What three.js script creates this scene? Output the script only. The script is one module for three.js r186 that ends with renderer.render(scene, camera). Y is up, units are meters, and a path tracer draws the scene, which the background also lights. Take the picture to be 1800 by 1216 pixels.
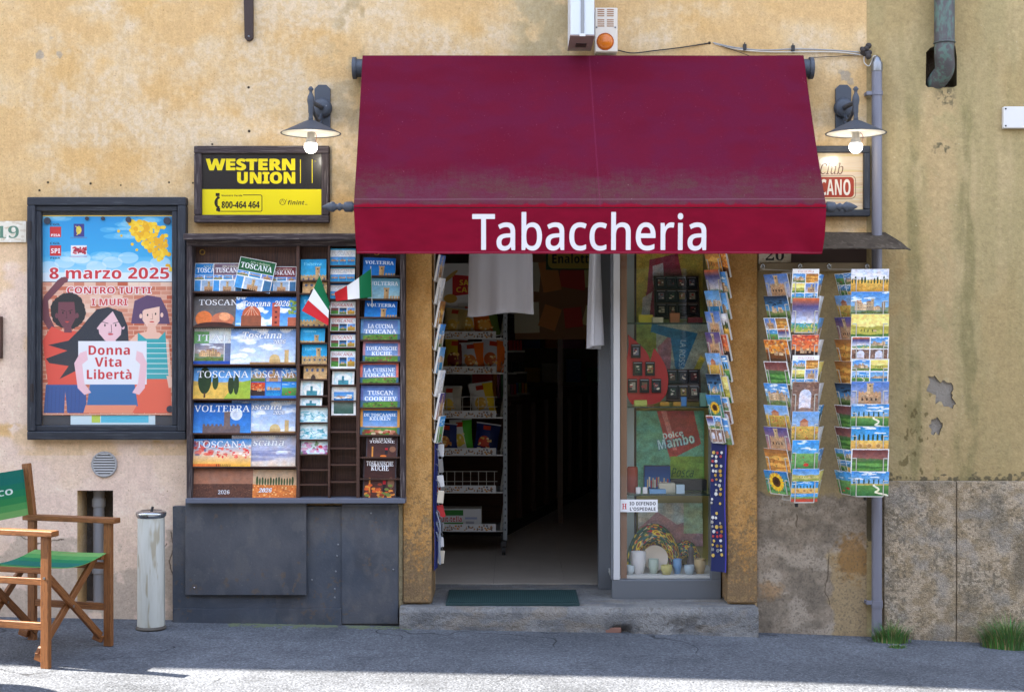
import * as THREE from 'three';
import { RoundedBoxGeometry } from 'three/addons/geometries/RoundedBoxGeometry.js';
import { mergeGeometries } from 'three/addons/utils/BufferGeometryUtils.js';

// ---------------------------------------------------------------- camera, sky, sun, exposure
const DIST = 7.5, EYE = 1.5, PPM = 330;                       // eye distance from the facade, eye height, photo pixels per metre at the facade
const scene = new THREE.Scene();
const camera = new THREE.PerspectiveCamera(2 * Math.atan(608 / PPM / DIST) * 180 / Math.PI, 1800 / 1216, 0.1, 600);
camera.position.set(0, EYE, DIST);
camera.lookAt(0, EYE, 0);
const SUN = new THREE.Vector3(-0.72, 0.74, -0.105).normalize();  // high, from the left and a little behind the shop
// a light summer sky, paler toward the horizon and round the sun
const skyMap = (() => {
  const w = 256, h = 128, d = new Float32Array(w * h * 4), zen = [0.54, 0.71, 1.1], hor = [1.3, 1.3, 1.28];
  for (let j = 0; j < h; j++) for (let i = 0; i < w; i++) {
    const up = ((j + 0.5) / h - 0.5) * Math.PI, a = ((i + 0.5) / w - 0.5) * 2 * Math.PI, x = Math.cos(up) * Math.cos(a), y = Math.sin(up), z = Math.cos(up) * Math.sin(a);
    const t = Math.pow(Math.max(0, y), 0.5), c = Math.max(0, x * SUN.x + y * SUN.y + z * SUN.z), g = 0.5 * Math.pow(c, 6) + 1.2 * Math.pow(c, 60), o = (j * w + i) * 4;
    for (let k = 0; k < 3; k++) d[o + k] = y < 0 ? 0.35 : hor[k] + (zen[k] - hor[k]) * t + g * [1, 0.97, 0.9][k];
    d[o + 3] = 1;
  }
  const t = new THREE.DataTexture(d, w, h, THREE.RGBAFormat, THREE.FloatType);
  t.mapping = THREE.EquirectangularReflectionMapping; t.magFilter = t.minFilter = THREE.LinearFilter; t.needsUpdate = true;
  return t;
})();
scene.background = scene.environment = skyMap;
scene.backgroundIntensity = scene.environmentIntensity = 0.3;
const sun = new THREE.DirectionalLight(new THREE.Color(1, 0.925, 0.81), 3.2);
sun.position.copy(SUN).multiplyScalar(30);
sun.castShadow = true;
sun.shadow.mapSize.set(4096, 4096);
Object.assign(sun.shadow.camera, { left: -14, right: 14, top: 14, bottom: -14, near: 1, far: 80 });
scene.add(sun, sun.target);
const renderer = new THREE.WebGLRenderer({ antialias: true });
renderer.toneMapping = THREE.LinearToneMapping;
renderer.toneMappingExposure = 9.9;
renderer.shadowMap.enabled = true;

// ---------------------------------------------------------------- helpers: measures, random numbers, noise
const X = (px, z = 0) => (px - 900) / PPM * (DIST - z) / DIST;         // metres along the facade plane at depth z
const Y = (py, z = 0) => EYE - (py - 608) / PPM * (DIST - z) / DIST;
const W = (n, z = 0) => n / PPM * (DIST - z) / DIST;
const GROUND = (x) => 0.008 - 0.018 * x - (x > 3 ? 0.054 + 0.036 * (x - 3) : x > 0 ? 0.006 * x * x : 0);                               // the street falls gently to the right
const R = (deg) => deg * Math.PI / 180;
function rng(seed) {
  let a = seed >>> 0;
  return () => { a = (a + 0x6d2b79f5) | 0; let t = Math.imul(a ^ (a >>> 15), 1 | a); t = (t + Math.imul(t ^ (t >>> 7), 61 | t)) ^ t; return ((t ^ (t >>> 14)) >>> 0) / 4294967296; };
}
const LAT = new Float32Array(65536); { const r = rng(77); for (let i = 0; i < 65536; i++) LAT[i] = r(); }
function noise(x, y) {
  const ix = Math.floor(x), iy = Math.floor(y); let fx = x - ix, fy = y - iy;
  fx = fx * fx * (3 - 2 * fx); fy = fy * fy * (3 - 2 * fy);
  const x0 = ix & 255, x1 = (ix + 1) & 255, y0 = (iy & 255) << 8, y1 = ((iy + 1) & 255) << 8;
  const a = LAT[y0 + x0], b = LAT[y0 + x1], c = LAT[y1 + x0], d = LAT[y1 + x1];
  return a + (b - a) * fx + (c - a + (a - b - c + d) * fx) * fy;
}
function fbm(x, y, o = 4) { let s = 0, a = 0.5, t = 0; for (let i = 0; i < o; i++) { s += a * noise(x, y); t += a; a *= 0.5; x = x * 2.03 + 17.3; y = y * 2.01 + 9.7; } return s / t; }
const ss = (a, b, x) => { x = Math.min(1, Math.max(0, (x - a) / (b - a))); return x * x * (3 - 2 * x); };
const mix3 = (a, b, t) => [a[0] + (b[0] - a[0]) * t, a[1] + (b[1] - a[1]) * t, a[2] + (b[2] - a[2]) * t];

// ---------------------------------------------------------------- helpers: textures and materials
const K = 0.72;                                                        // photo tone to surface reflectance
const srgb = (v) => { v /= 255; return v <= 0.04045 ? v / 12.92 : ((v + 0.055) / 1.055) ** 2.4; };
const tone = (r, g, b) => new THREE.Color().setRGB(srgb(r) * K, srgb(g) * K, srgb(b) * K);
function tex(w, h, fn, color = true, wrap = THREE.RepeatWrapping) {    // fn(x, y from the top) gives r, g, b of 0..255
  const d = new Uint8Array(w * h * 4);
  for (let j = 0; j < h; j++) for (let i = 0; i < w; i++) {
    const c = fn(i, h - 1 - j), o = (j * w + i) * 4;
    if (c.length) { d[o] = Math.max(0, Math.min(255, c[0])); d[o + 1] = Math.max(0, Math.min(255, c[1])); d[o + 2] = Math.max(0, Math.min(255, c[2])); }
    else d[o] = d[o + 1] = d[o + 2] = Math.max(0, Math.min(255, c));
    d[o + 3] = 255;
  }
  const t = new THREE.DataTexture(d, w, h);
  t.magFilter = THREE.LinearFilter; t.minFilter = THREE.LinearMipmapLinearFilter; t.generateMipmaps = true;
  t.wrapS = t.wrapT = wrap; if (color) t.colorSpace = THREE.SRGBColorSpace; t.needsUpdate = true;
  return t;
}
function canvasTex(w, h, draw) {
  const cv = document.createElement('canvas'); cv.width = w; cv.height = h;
  const c = cv.getContext('2d'); draw(c, w, h);
  const t = new THREE.CanvasTexture(cv); t.colorSpace = THREE.SRGBColorSpace; t.needsUpdate = true;
  return t;
}
const scaled = (t, sx, sy = sx, ox = 0, oy = 0) => { const c = t.clone(); c.repeat.set(sx, sy); c.offset.set(ox, oy); c.needsUpdate = true; return c; };
const std = (color, roughness = 0.8, more = {}) => new THREE.MeshStandardMaterial({ color: color.isColor ? color : tone(...color), roughness, ...more });
const tinted = (map, roughness = 0.85, more = {}) => { const m = new THREE.MeshPhysicalMaterial({ map, roughness, specularIntensity: roughness > 0.6 ? 0.3 : 0.8, ...more }); m.color.setScalar(K); return m; };
function noiseP(x, y, n) {                                              // noise that repeats every n cells
  const ix = Math.floor(x), iy = Math.floor(y); let fx = x - ix, fy = y - iy;
  fx = fx * fx * (3 - 2 * fx); fy = fy * fy * (3 - 2 * fy);
  const x0 = ix % n, x1 = (ix + 1) % n, y0 = (iy % n) << 8, y1 = ((iy + 1) % n) << 8, a = LAT[y0 + x0], b = LAT[y0 + x1], c = LAT[y1 + x0], d = LAT[y1 + x1];
  return a + (b - a) * fx + (c - a + (a - b - c + d) * fx) * fy;
}
const tiled = (s) => (x, y, n, o = 4) => { let v = 0, a = 0.5, t = 0; for (let i = 0; i < o && n <= 256; i++) { v += a * noiseP(x / s * n, y / s * n, n); t += a; a *= 0.5; n *= 2; } return v / t; };
const grainBump = (() => { const t = tiled(512); return tex(512, 512, (x, y) => 255 * (0.5 * t(x, y, 70, 2) + 0.5 * t(x, y, 18, 3)), false); })();
const fineBump = (s) => scaled(grainBump, s, s);

// ---------------------------------------------------------------- helpers: geometry
function uvM(g, ox = 0, oy = 0) {                                      // uv in metres, by the way each face points
  const p = g.attributes.position, n = g.attributes.normal, uv = new Float32Array(p.count * 2);
  for (let i = 0; i < p.count; i++) {
    const ax = Math.abs(n.getX(i)), ay = Math.abs(n.getY(i)), az = Math.abs(n.getZ(i));
    if (ax > ay && ax > az) { uv[2 * i] = p.getZ(i) + ox; uv[2 * i + 1] = p.getY(i) + oy; }
    else if (ay > az) { uv[2 * i] = p.getX(i) + ox; uv[2 * i + 1] = p.getZ(i) + oy; }
    else { uv[2 * i] = p.getX(i) + ox; uv[2 * i + 1] = p.getY(i) + oy; }
  }
  g.setAttribute('uv', new THREE.BufferAttribute(uv, 2));
  return g;
}
function box(w, h, d, x = 0, y = 0, z = 0, bevel = 0) {
  const g = bevel ? new RoundedBoxGeometry(w, h, d, 1, Math.min(bevel, w * 0.45, h * 0.45, d * 0.45)) : new THREE.BoxGeometry(w, h, d);
  g.translate(x, y, z); uvM(g);
  if (w > h * 1.5 && w > d) { const u = g.attributes.uv; for (let i = 0; i < u.count; i++) u.setXY(i, u.getY(i), u.getX(i)); }   // grain runs along the longest side
  return g;
}
const span = (x0, x1, y0, y1, z0, z1, bevel = 0) => box(Math.abs(x1 - x0), Math.abs(y1 - y0), Math.abs(z1 - z0), (x0 + x1) / 2, (y0 + y1) / 2, (z0 + z1) / 2, bevel);
const pspan = (px0, py0, px1, py1, z0, z1, bevel = 0) => span(X(px0, z1), X(px1, z1), Y(py1, z1), Y(py0, z1), z0, z1, bevel);   // a block whose front face at z1 spans these photo pixels
const V = (x, y, z) => new THREE.Vector3(x, y, z);
function rod(a, b, r, r2 = r, seg = 8) {
  const d = b.clone().sub(a), g = new THREE.CylinderGeometry(r2, r, d.length(), seg, 1);
  g.applyQuaternion(new THREE.Quaternion().setFromUnitVectors(V(0, 1, 0), d.clone().normalize()));
  g.translate((a.x + b.x) / 2, (a.y + b.y) / 2, (a.z + b.z) / 2);
  return g;
}
function bar(a, b, w, t, bevel = 0.002, up = V(0, 0, 1)) {             // a rectangular bar from a to b; w across, t along up
  const d = b.clone().sub(a), L = d.length(), y = d.clone().normalize(), x = new THREE.Vector3().crossVectors(y, up).normalize(), z = new THREE.Vector3().crossVectors(x, y);
  const g = box(w, L, t, 0, 0, 0, bevel); uvM(g, a.x * 3.1, a.z * 2.3);
  g.applyMatrix4(new THREE.Matrix4().makeBasis(x, y, z));
  g.translate((a.x + b.x) / 2, (a.y + b.y) / 2, (a.z + b.z) / 2);
  return g;
}
const tube = (pts, r, n = 24, seg = 6) => new THREE.TubeGeometry(new THREE.CatmullRomCurve3(pts.map((p) => (p.isVector3 ? p : V(...p))), false, 'centripetal'), n, r, seg);
const wirePath = (pts, r, seg = 5) => merge(pts.slice(1).map((p, i) => rod(pts[i], p, r, r, seg)));
const lathe = (pts, seg = 24) => new THREE.LatheGeometry(pts.map(([r, y]) => new THREE.Vector2(r, y)), seg);
function merge(list) {
  const gs = list.map((g) => { const k = g.index ? g.toNonIndexed() : g.clone(); for (const a of Object.keys(k.attributes)) if (!['position', 'normal', 'uv'].includes(a)) k.deleteAttribute(a); k.clearGroups(); return k; });
  return gs.length === 1 ? gs[0] : mergeGeometries(gs);
}
function grid(nu, nv, f) {                                              // an open sheet f(u, v) -> Vector3, v runs up
  const g = new THREE.PlaneGeometry(1, 1, nu, nv), p = g.attributes.position;
  for (let i = 0; i < p.count; i++) { const q = f(p.getX(i) + 0.5, p.getY(i) + 0.5); p.setXYZ(i, q.x, q.y, q.z); }
  g.computeVertexNormals();
  return g;
}
function thickSheet(nu, nv, f, t) {                                     // the same with a thickness t
  const a = grid(nu, nv, f), n = a.attributes.normal.array.slice(), b = a.clone(), p = b.attributes.position;
  for (let i = 0; i < p.count; i++) p.setXYZ(i, p.getX(i) - n[3 * i] * t, p.getY(i) - n[3 * i + 1] * t, p.getZ(i) - n[3 * i + 2] * t);
  const ix = b.index.array; for (let i = 0; i < ix.length; i += 3) { const s = ix[i]; ix[i] = ix[i + 1]; ix[i + 1] = s; }
  b.computeVertexNormals();
  const at = (g, i, j) => { const k = j * (nu + 1) + i; return V(g.attributes.position.getX(k), g.attributes.position.getY(k), g.attributes.position.getZ(k)); };
  const ring = []; for (let i = 0; i <= nu; i++) ring.push([i, 0]); for (let j = 1; j <= nv; j++) ring.push([nu, j]); for (let i = nu - 1; i >= 0; i--) ring.push([i, nv]); for (let j = nv - 1; j >= 0; j--) ring.push([0, j]);
  const pos = [], uv = [];
  for (let k = 0; k < ring.length - 1; k++) { const A = at(a, ...ring[k]), B = at(a, ...ring[k + 1]), C = at(b, ...ring[k + 1]), D = at(b, ...ring[k]); for (const q of [A, D, B, B, D, C]) { pos.push(q.x, q.y, q.z); uv.push(0.01, 0.01); } }
  const e = new THREE.BufferGeometry(); e.setAttribute('position', new THREE.Float32BufferAttribute(pos, 3)); e.setAttribute('uv', new THREE.Float32BufferAttribute(uv, 2)); e.computeVertexNormals();
  return merge([a, b, e]);
}
function extrude(shape, depth, bevel = 0, seg = 12) {
  return new THREE.ExtrudeGeometry(shape, { depth, curveSegments: seg, bevelEnabled: bevel > 0, bevelThickness: bevel, bevelSize: bevel, bevelSegments: 2 });
}
const poly = (pts) => new THREE.Shape(pts.map(([x, y]) => new THREE.Vector2(x, y)));
function rectHole(x0, x1, y0, y1) { const h = new THREE.Path(); h.moveTo(x0, y0); h.lineTo(x0, y1); h.lineTo(x1, y1); h.lineTo(x1, y0); h.closePath(); return h; }
const twist = (g, f) => { const p = g.attributes.position; for (let i = 0; i < p.count; i++) { const q = f(p.getX(i), p.getY(i), p.getZ(i)); p.setXYZ(i, q[0], q[1], q[2]); } g.computeVertexNormals(); return g; };

// ---------------------------------------------------------------- helpers: things, parts, setting
const taken = new Map();
const numbered = (n) => { const k = taken.get(n) || 0; taken.set(n, k + 1); return k ? n + '_' + String(k).padStart(3, '0') : n; };
function shade(o) { o.castShadow = true; o.receiveShadow = true; return o; }
function tag(o, label, category, group) { Object.assign(o.userData, { label, category }); if (group) o.userData.group = group; return o; }
function thing(name, label, category, group, at) { const o = new THREE.Group(); o.name = numbered(name); scene.add(o); if (at) o.position.copy(at); return tag(o, label, category, group); }
function part(parent, name, g, m) { const o = shade(new THREE.Mesh(g, m)); o.name = name; parent.add(o); return o; }
function single(name, label, category, g, m, group) { const o = shade(new THREE.Mesh(g, m)); o.name = numbered(name); scene.add(o); return tag(o, label, category, group); }
function struct(name, g, m) { const o = shade(new THREE.Mesh(g, m)); o.name = numbered(name); o.userData.kind = 'structure'; scene.add(o); return o; }
const ORD = ['first', 'second', 'third', 'fourth', 'fifth', 'sixth', 'seventh', 'eighth', 'ninth', 'tenth', 'eleventh', 'twelfth'];

// ---------------------------------------------------------------- surfaces
// the plaster of the shop's house, laid out in photo pixels so that its own stains, patches and scars lie where they are
const dots = [[436, 153, 2.2], [437, 230, 2.4], [83, 320, 2], [158, 322, 2], [296, 320, 1.8], [372, 253, 1.8], [338, 321, 1.6], [68, 334, 2], [1247, 75, 2.5], [211, 325, 1.4], [1020, 190, 2]];
const blobs = [[70, 97, 8, 0.75], [103, 95, 6, 0.65], [90, 66, 4, 0.5], [1486, 133, 9, 0.7], [1496, 142, 6, 0.6], [1478, 126, 5, 0.5]];
const cracks = [[[292, 955], [270, 985], [262, 1010], [268, 1035], [255, 1062]], [[1455, 980], [1456, 1010], [1452, 1040], [1458, 1062]], [[1535, 860], [1524, 890], [1528, 915]], [[300, 935], [306, 958], [298, 985], [302, 1010]], [[1400, 905], [1402, 925]], [[15, 930], [60, 955], [110, 948]]];
function nearCrack(x, y) {
  let best = 99;
  for (const c of cracks) for (let i = 1; i < c.length; i++) {
    const [ax, ay] = c[i - 1], [bx, by] = c[i], dx = bx - ax, dy = by - ay;
    if (x < Math.min(ax, bx) - 12 || x > Math.max(ax, bx) + 12 || y < Math.min(ay, by) - 12 || y > Math.max(ay, by) + 12) continue;
    const t = Math.max(0, Math.min(1, ((x - ax) * dx + (y - ay) * dy) / (dx * dx + dy * dy)));
    best = Math.min(best, Math.hypot(x - ax - t * dx, y - ay - t * dy));
  }
  return best;
}
function plaster(px, py) {
  const n1 = fbm(px / 95, py / 75, 5), n2 = fbm(px / 26 + 40, py / 22 + 11, 4), n3 = fbm(px / 7 + 90, py / 7, 3), g = noise(px / 1.6, py / 1.6), big = fbm(px / 260 + 5, py / 260 + 3, 3);
  let c = mix3([217, 187, 140], [223, 198, 156], ss(0.32, 0.68, n1));
  c = mix3(c, [216, 180, 122], 0.5 * ss(0.5, 0.76, fbm(px / 120 + 60, py / 90 + 8, 4)));
  // lime bloom where the wash has worn off
  const st = fbm(px / 5 + 12, py / 34, 3), bloom = ss(0.45, 0.66, n1 * 0.5 + n2 * 0.22 + big * 0.2 + st * 0.08 + (py < 260 && px < 620 ? 0.015 : -0.015)) * (0.55 + 0.45 * ss(0.38, 0.62, n3));
  c = mix3(c, [219, 208, 192], 0.72 * bloom);
  if (px > 880 && px < 1000 && py < 110) c = mix3(c, [168, 160, 128], 0.6 * ss(0.4, 0.6, n2 * 0.6 + n1 * 0.4) * ss(880, 930, px));
  if (px > 560 && px < 640 && py < 380) c = mix3(c, [170, 156, 122], 0.45 * ss(0.45, 0.62, n2) * ss(560, 600, px));
  // the pink repaint low on the left, with a ragged edge
  if (px < 345) {
    const e = (n1 - 0.5) * 150 + (n2 - 0.5) * 50, lo = ss(-16, 16, py - 432 + e * 0.5 - (px < 40 ? 0 : 0));
    const mold = 0.8 * ss(0.5, 0.68, fbm(px / 60 + 7, py / 50 + 31, 4)) * (py < 800 ? 1 : 0.25);
    let pink = mix3([246, 226, 214], [236, 215, 205], ss(0.3, 0.75, n2));
    pink = mix3(pink, [228, 196, 146], 0.6 * mold);
    if (py > 930) pink = mix3(pink, [196, 184, 172], 0.75 * ss(0.44, 0.56, fbm(px / 34 + 3, py / 34, 4) + (py - 1010) / 600));
    c = mix3(c, pink, lo);
    const edge = Math.abs(py - 758 + e * 0.18);
    if (py > 735 && py < 800) c = mix3(c, [224, 184, 118], 0.7 * ss(16, 6, edge) * ss(0.42, 0.55, n2));
  }
  // the walled-up part right of the door: grey and buff render over old ochre
  if (px > 1330 && py > 436) {
    let r = mix3([156, 143, 114], [168, 152, 116], ss(0.4, 0.6, n1));
    const low = ss(-6, 6, py - 872 + (n2 - 0.5) * 44 + (n1 - 0.5) * 40);
    let cem = mix3([132, 125, 116], [164, 154, 142], ss(0.28, 0.72, n2 * 0.7 + n3 * 0.3));
    cem = mix3(cem, [188, 180, 170], 0.75 * ss(0.48, 0.74, fbm(px / 40 + 21, py / 26 + 4, 5)));
    const buff = ss(6, -6, Math.abs(px - 1502) - 42 + (n2 - 0.5) * 34) * ss(-8, 8, py - 965 + (n1 - 0.5) * 60);
    cem = mix3(cem, [176, 158, 126], 0.9 * buff);
    const rust = ss(14, -6, Math.hypot(px - 1502, (py - 978) * 0.8) - 26 + (n3 - 0.5) * 30);
    cem = mix3(cem, [160, 124, 78], 0.75 * rust);
    const rust2 = ss(10, -6, Math.hypot((px - 1352) * 0.7, py - 1038) - 12 + (n3 - 0.5) * 22);
    cem = mix3(cem, [176, 140, 100], 0.6 * rust2);
    c = mix3(r, cem, low);
    c = mix3(c, [104, 98, 90], 0.5 * ss(0.56, 0.8, fbm(px / 2.4 + 8, py / 2.4, 2)) * low);
  }
  for (const [bx, by, br, k] of blobs) { const d = Math.hypot(px - bx, py - by) + (n3 - 0.5) * 7; if (d < br + 2) c = mix3(c, [168, 164, 158], k * ss(br + 1, br - 2, d)); }
  for (const [bx, by, br] of dots) { const d = Math.hypot(px - bx, py - by); if (d < br + 1) c = mix3(c, [48, 42, 38], ss(br + 0.6, br - 0.8, d)); }
  const ck = nearCrack(px + (n2 - 0.5) * 9, py + (n3 - 0.5) * 7); if (ck < 2) c = mix3(c, [92, 82, 72], 0.8 * ss(1.5, 0.3, ck));
  const k = 1 + (g - 0.5) * 0.1 + (n3 - 0.5) * 0.08 + (st - 0.5) * 0.06; c[0] *= k * 1.025; c[1] *= k * 0.985; c[2] *= k * 0.925;
  if (noise(px / 1.3 + 300, py / 1.3) > 0.955) c = mix3(c, [120, 96, 66], 0.5);
  return c;
}
const plasterMap = tex(1728, 1296, (x, y) => plaster(-64 + x / 1.08, -60 + y / 1.08), true, THREE.MirroredRepeatWrapping);
plasterMap.repeat.set(PPM / 1600, PPM / 1200); plasterMap.offset.set(964 / 1600, (1140 - 608 - PPM * EYE) / 1200);
const plasterBump = (() => { const t = tiled(1024); return tex(1024, 1024, (x, y) => 255 * (0.35 * t(x, y, 150, 2) + 0.35 * t(x, y, 48, 3) + 0.3 * t(x, y, 9, 3)), false); })();
plasterBump.repeat.set(0.7, 0.7);

function neighbourPlaster(px, py) {
  const n1 = fbm(px / 70 + 3, py / 140, 4), n2 = fbm(px / 22 + 9, py / 30 + 40, 4), n3 = fbm(px / 6, py / 6 + 70, 3), g = noise(px / 1.5, py / 1.5), run = fbm(px / 16 + 50, py / 150, 4);
  let c = mix3([184, 161, 114], [195, 173, 128], ss(0.36, 0.64, n1));
  c = mix3(c, [164, 150, 104], 0.45 * ss(0.42, 0.66, run * 0.5 + n1 * 0.5));
  // the wash-out under the outlet: pale strips beside green algae runs
  if (py > 150) {
    const wob = (fbm(px / 30, py / 60 + 5, 3) - 0.5) * 26, pale = ss(34, 14, Math.abs(px - 1652 + wob) ) * ss(0.25, 0.45, n2), gl = ss(16, 5, Math.abs(px - 1608 + wob * 0.7)) + ss(18, 6, Math.abs(px - 1702 + wob));
    const from = ss(150, 215, py + (n2 - 0.5) * 50); c = mix3(c, [200, 172, 126], 0.7 * pale * ss(150, 165, py));
    c = mix3(c, [140, 130, 88], from * Math.min(1, 0.6 * gl) * ss(0.3, 0.6, run * 0.5 + n2 * 0.5));
    const soot = ss(26, 4, Math.abs(px - 1660 + wob * 0.6)) * ss(0.56, 0.68, n2 * 0.6 + n3 * 0.4) * (py < 270 ? 1 : 0);
    c = mix3(c, [92, 86, 66], 0.8 * soot);
    const spots = ss(0.64, 0.72, fbm(px / 9 + 30, py / 14, 3)) * ss(60, 10, Math.abs(px - 1610));
    if (py > 690) c = mix3(c, [110, 96, 62], 0.7 * spots);
  }
  c = mix3(c, [182, 150, 100], 0.5 * ss(0.4, 0.65, n2) * ss(1620, 1570, px + (n1 - 0.5) * 40) * ss(110, 50, Math.abs(py - 530 + (n2 - 0.5) * 60)));
  if (py > 828) c = mix3(c, [84, 78, 62], 0.75 * ss(0.44, 0.6, n3 * 0.6 + n2 * 0.4 + (py - 842) / 90));
  // two places where the render has fallen off the stone
  const sc = Math.min(Math.hypot((px - 1653) * 1.1 + (py - 675) * 0.25, (py - 678) * 0.85) - 14, Math.hypot((px - 1664) + (py - 700) * 0.2, (py - 702) * 0.9) - 12, Math.hypot((px - 1645) * 1.2, (py - 750) * 0.8) - 8) + (n3 - 0.5) * 8;
  if (sc < 8) c = mix3(c, [196, 180, 140], 0.5 * ss(8, 1, sc) * ss(0.35, 0.6, n3));
  if (noise(px / 2 + 9, py / 2 + 61) > 0.982) c = mix3(c, [226, 214, 186], 0.7);
  const k = 1 + (g - 0.5) * 0.09 + (n3 - 0.5) * 0.14; return [c[0] * k, c[1] * k, c[2] * k];
}
const neighbourMap = tex(512, 1280, (x, y) => neighbourPlaster(1524 + x * 0.75, -60 + y * 0.75), true, THREE.MirroredRepeatWrapping);
neighbourMap.repeat.set(PPM / 384, PPM / 960); neighbourMap.offset.set((900 - 1524) / 384, (900 - 608 - PPM * EYE) / 960);
const plinthMap = tex(768, 640, (x, y) => {
  const px = 1524 + x / 2, py = 840 + y / 2, n1 = fbm(px / 46 + 8, py / 60 + 2, 4), n2 = fbm(px / 14, py / 12 + 20, 4), n3 = fbm(px / 4 + 33, py / 4, 3);
  let c = mix3([168, 148, 118], [196, 176, 148], ss(0.36, 0.66, n2));
  c = mix3(c, [198, 184, 162], 0.5 * ss(0.48, 0.76, n1));
  c = mix3(c, [112, 102, 86], 0.7 * ss(0.46, 0.74, n1 * 0.35 + n3 * 0.65));
  c = mix3(c, [112, 104, 90], 0.5 * ss(0.48, 0.74, fbm(px / 60 + 70, py / 90 + 9, 4)));
  c = mix3(c, [158, 154, 148], 0.45 * ss(0.48, 0.74, fbm(px / 36 + 12, py / 30 + 77, 5)));
  const k = 1 + (noise(px, py) - 0.5) * 0.3; return [c[0] * k, c[1] * k, c[2] * k];
}, true, THREE.MirroredRepeatWrapping);
plinthMap.repeat.set(PPM / 384, PPM / 320); plinthMap.offset.set((900 - 1524) / 384, (1160 - 608 - PPM * EYE) / 320);

const pillarMap = tex(256, 1024, (x, y) => {
  const n1 = fbm(x / 50, y / 70, 4), n2 = fbm(x / 14 + 5, y / 14, 4), n3 = noise(x / 2, y / 2);
  let c = mix3([198, 146, 84], [212, 163, 100], ss(0.35, 0.65, n1));
  c = mix3(c, [186, 128, 62], 0.5 * ss(0.46, 0.7, n2));
  const low = ss(0.4, 0.68, n1 * 0.25 + n2 * 0.35 + fbm(x / 4, y / 4 + 40, 3) * 0.4 + (y - 850) / 800);
  if (y > 560) c = mix3(c, [128, 108, 84], 0.85 * low);
  c = mix3(c, [214, 180, 120], 0.3 * ss(0.58, 0.76, n2));
  const k = 1 + (n3 - 0.5) * 0.2; return [c[0] * k, c[1] * k, c[2] * k];
}, true, THREE.MirroredRepeatWrapping);
pillarMap.repeat.set(1 / 0.55, 1 / 2.2);
const asphaltMap = (() => { const t = tiled(2048); const r = rng(5), specks = new Float32Array(2048 * 2048); for (let i = 0; i < 2048 * 2048; i++) specks[i] = r();
  return tex(2048, 2048, (x, y) => {
    const a = fbm(x / 2.6, y / 2.6, 2), b = t(x, y, 9, 4), s = specks[y * 2048 + x];
    let v = 104 + 56 * (a - 0.5) + 34 * (b - 0.5);
    if (s > 0.985) v += 62; else if (s < 0.03) v -= 34;
    const q = fbm(x / 240 + 31, y / 300 + 7, 4), ck = Math.abs(q - 0.5); if (ck < 0.0035 && fbm(x / 90, y / 90 + 50, 2) > 0.5) v *= 0.62; v *= 1 + 0.05 * ss(0.55, 0.7, fbm(x / 130 + 8, y / 70, 3)) - 0.07 * ss(0.56, 0.68, fbm(x / 60 + 80, y / 60, 4)); return [v * 0.975, v, v * 1.045];
  }); })();
asphaltMap.repeat.set(1 / 6.4, 1 / 6.4); asphaltMap.offset.set(0.5, 0.3);
const asphaltBump = tex(1024, 1024, (x, y) => 255 * fbm(x / 3.1, y / 3.1, 3), false); asphaltBump.repeat.set(1 / 2.5, 1 / 2.5);
const woodTex = (w, h, a, b, dark, seed, along = 1) => tex(w, h, (x, y) => {           // long grain runs up
  const u = along ? x : y, v = along ? y : x, wob = fbm(u / 40 + seed, v / 160, 3) * 26, ring = 0.5 + 0.5 * Math.sin((u + wob) * 0.55 + fbm(u / 9, v / 120 + seed, 3) * 7), f = fbm(u / 2.2 + seed, v / 46, 3);
  let c = mix3(a, b, 0.55 * ring + 0.45 * f);
  c = mix3(c, dark, 0.7 * ss(0.6, 0.76, fbm(u / 3 + 30 + seed, v / 90, 3)));
  const k = 1 + (noise(x / 1.5, y / 1.5) - 0.5) * 0.12; return [c[0] * k, c[1] * k, c[2] * k];
});
const darkWood = woodTex(512, 512, [70, 44, 34], [98, 64, 48], [44, 28, 24], 3);
const worn = woodTex(512, 512, [58, 50, 52], [84, 74, 74], [150, 140, 134], 9);
const navyWood = woodTex(512, 512, [32, 37, 47], [44, 49, 59], [84, 88, 94], 15);
const chairWood = woodTex(512, 512, [124, 75, 38], [172, 112, 60], [80, 46, 24], 21);
const greySheet = tex(1024, 768, (x, y) => {
  const n = fbm(x / 160, y / 130, 4), m = fbm(x / 30, y / 40 + 8, 4), f = noise(x / 2, y / 2);
  let c = mix3([72, 76, 84], [88, 90, 96], ss(0.36, 0.66, n)); c = mix3(c, [110, 108, 106], 0.35 * ss(0.56, 0.7, m)); c = mix3(c, [70, 80, 94], 0.5 * ss(0.5, 0.64, fbm(x / 220 + 40, y / 220, 3))); c = mix3(c, [124, 122, 120], 0.22 * ss(0.5, 0.78, fbm(x / 40 + 60, y / 90, 5))); c = mix3(c, [112, 92, 74], 0.55 * ss(0.64, 0.74, fbm(x / 14 + 20, y / 14 + 90, 4)) * ss(0.5, 0.62, fbm(x / 150 + 5, y / 100 + 60, 3))); if (noise(x / 3 + 11, y / 3) > 0.975) c = mix3(c, [150, 146, 140], 0.5);
  const k = 1 + (f - 0.5) * 0.07; return [c[0] * k, c[1] * k, c[2] * k];
}); 
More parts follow.
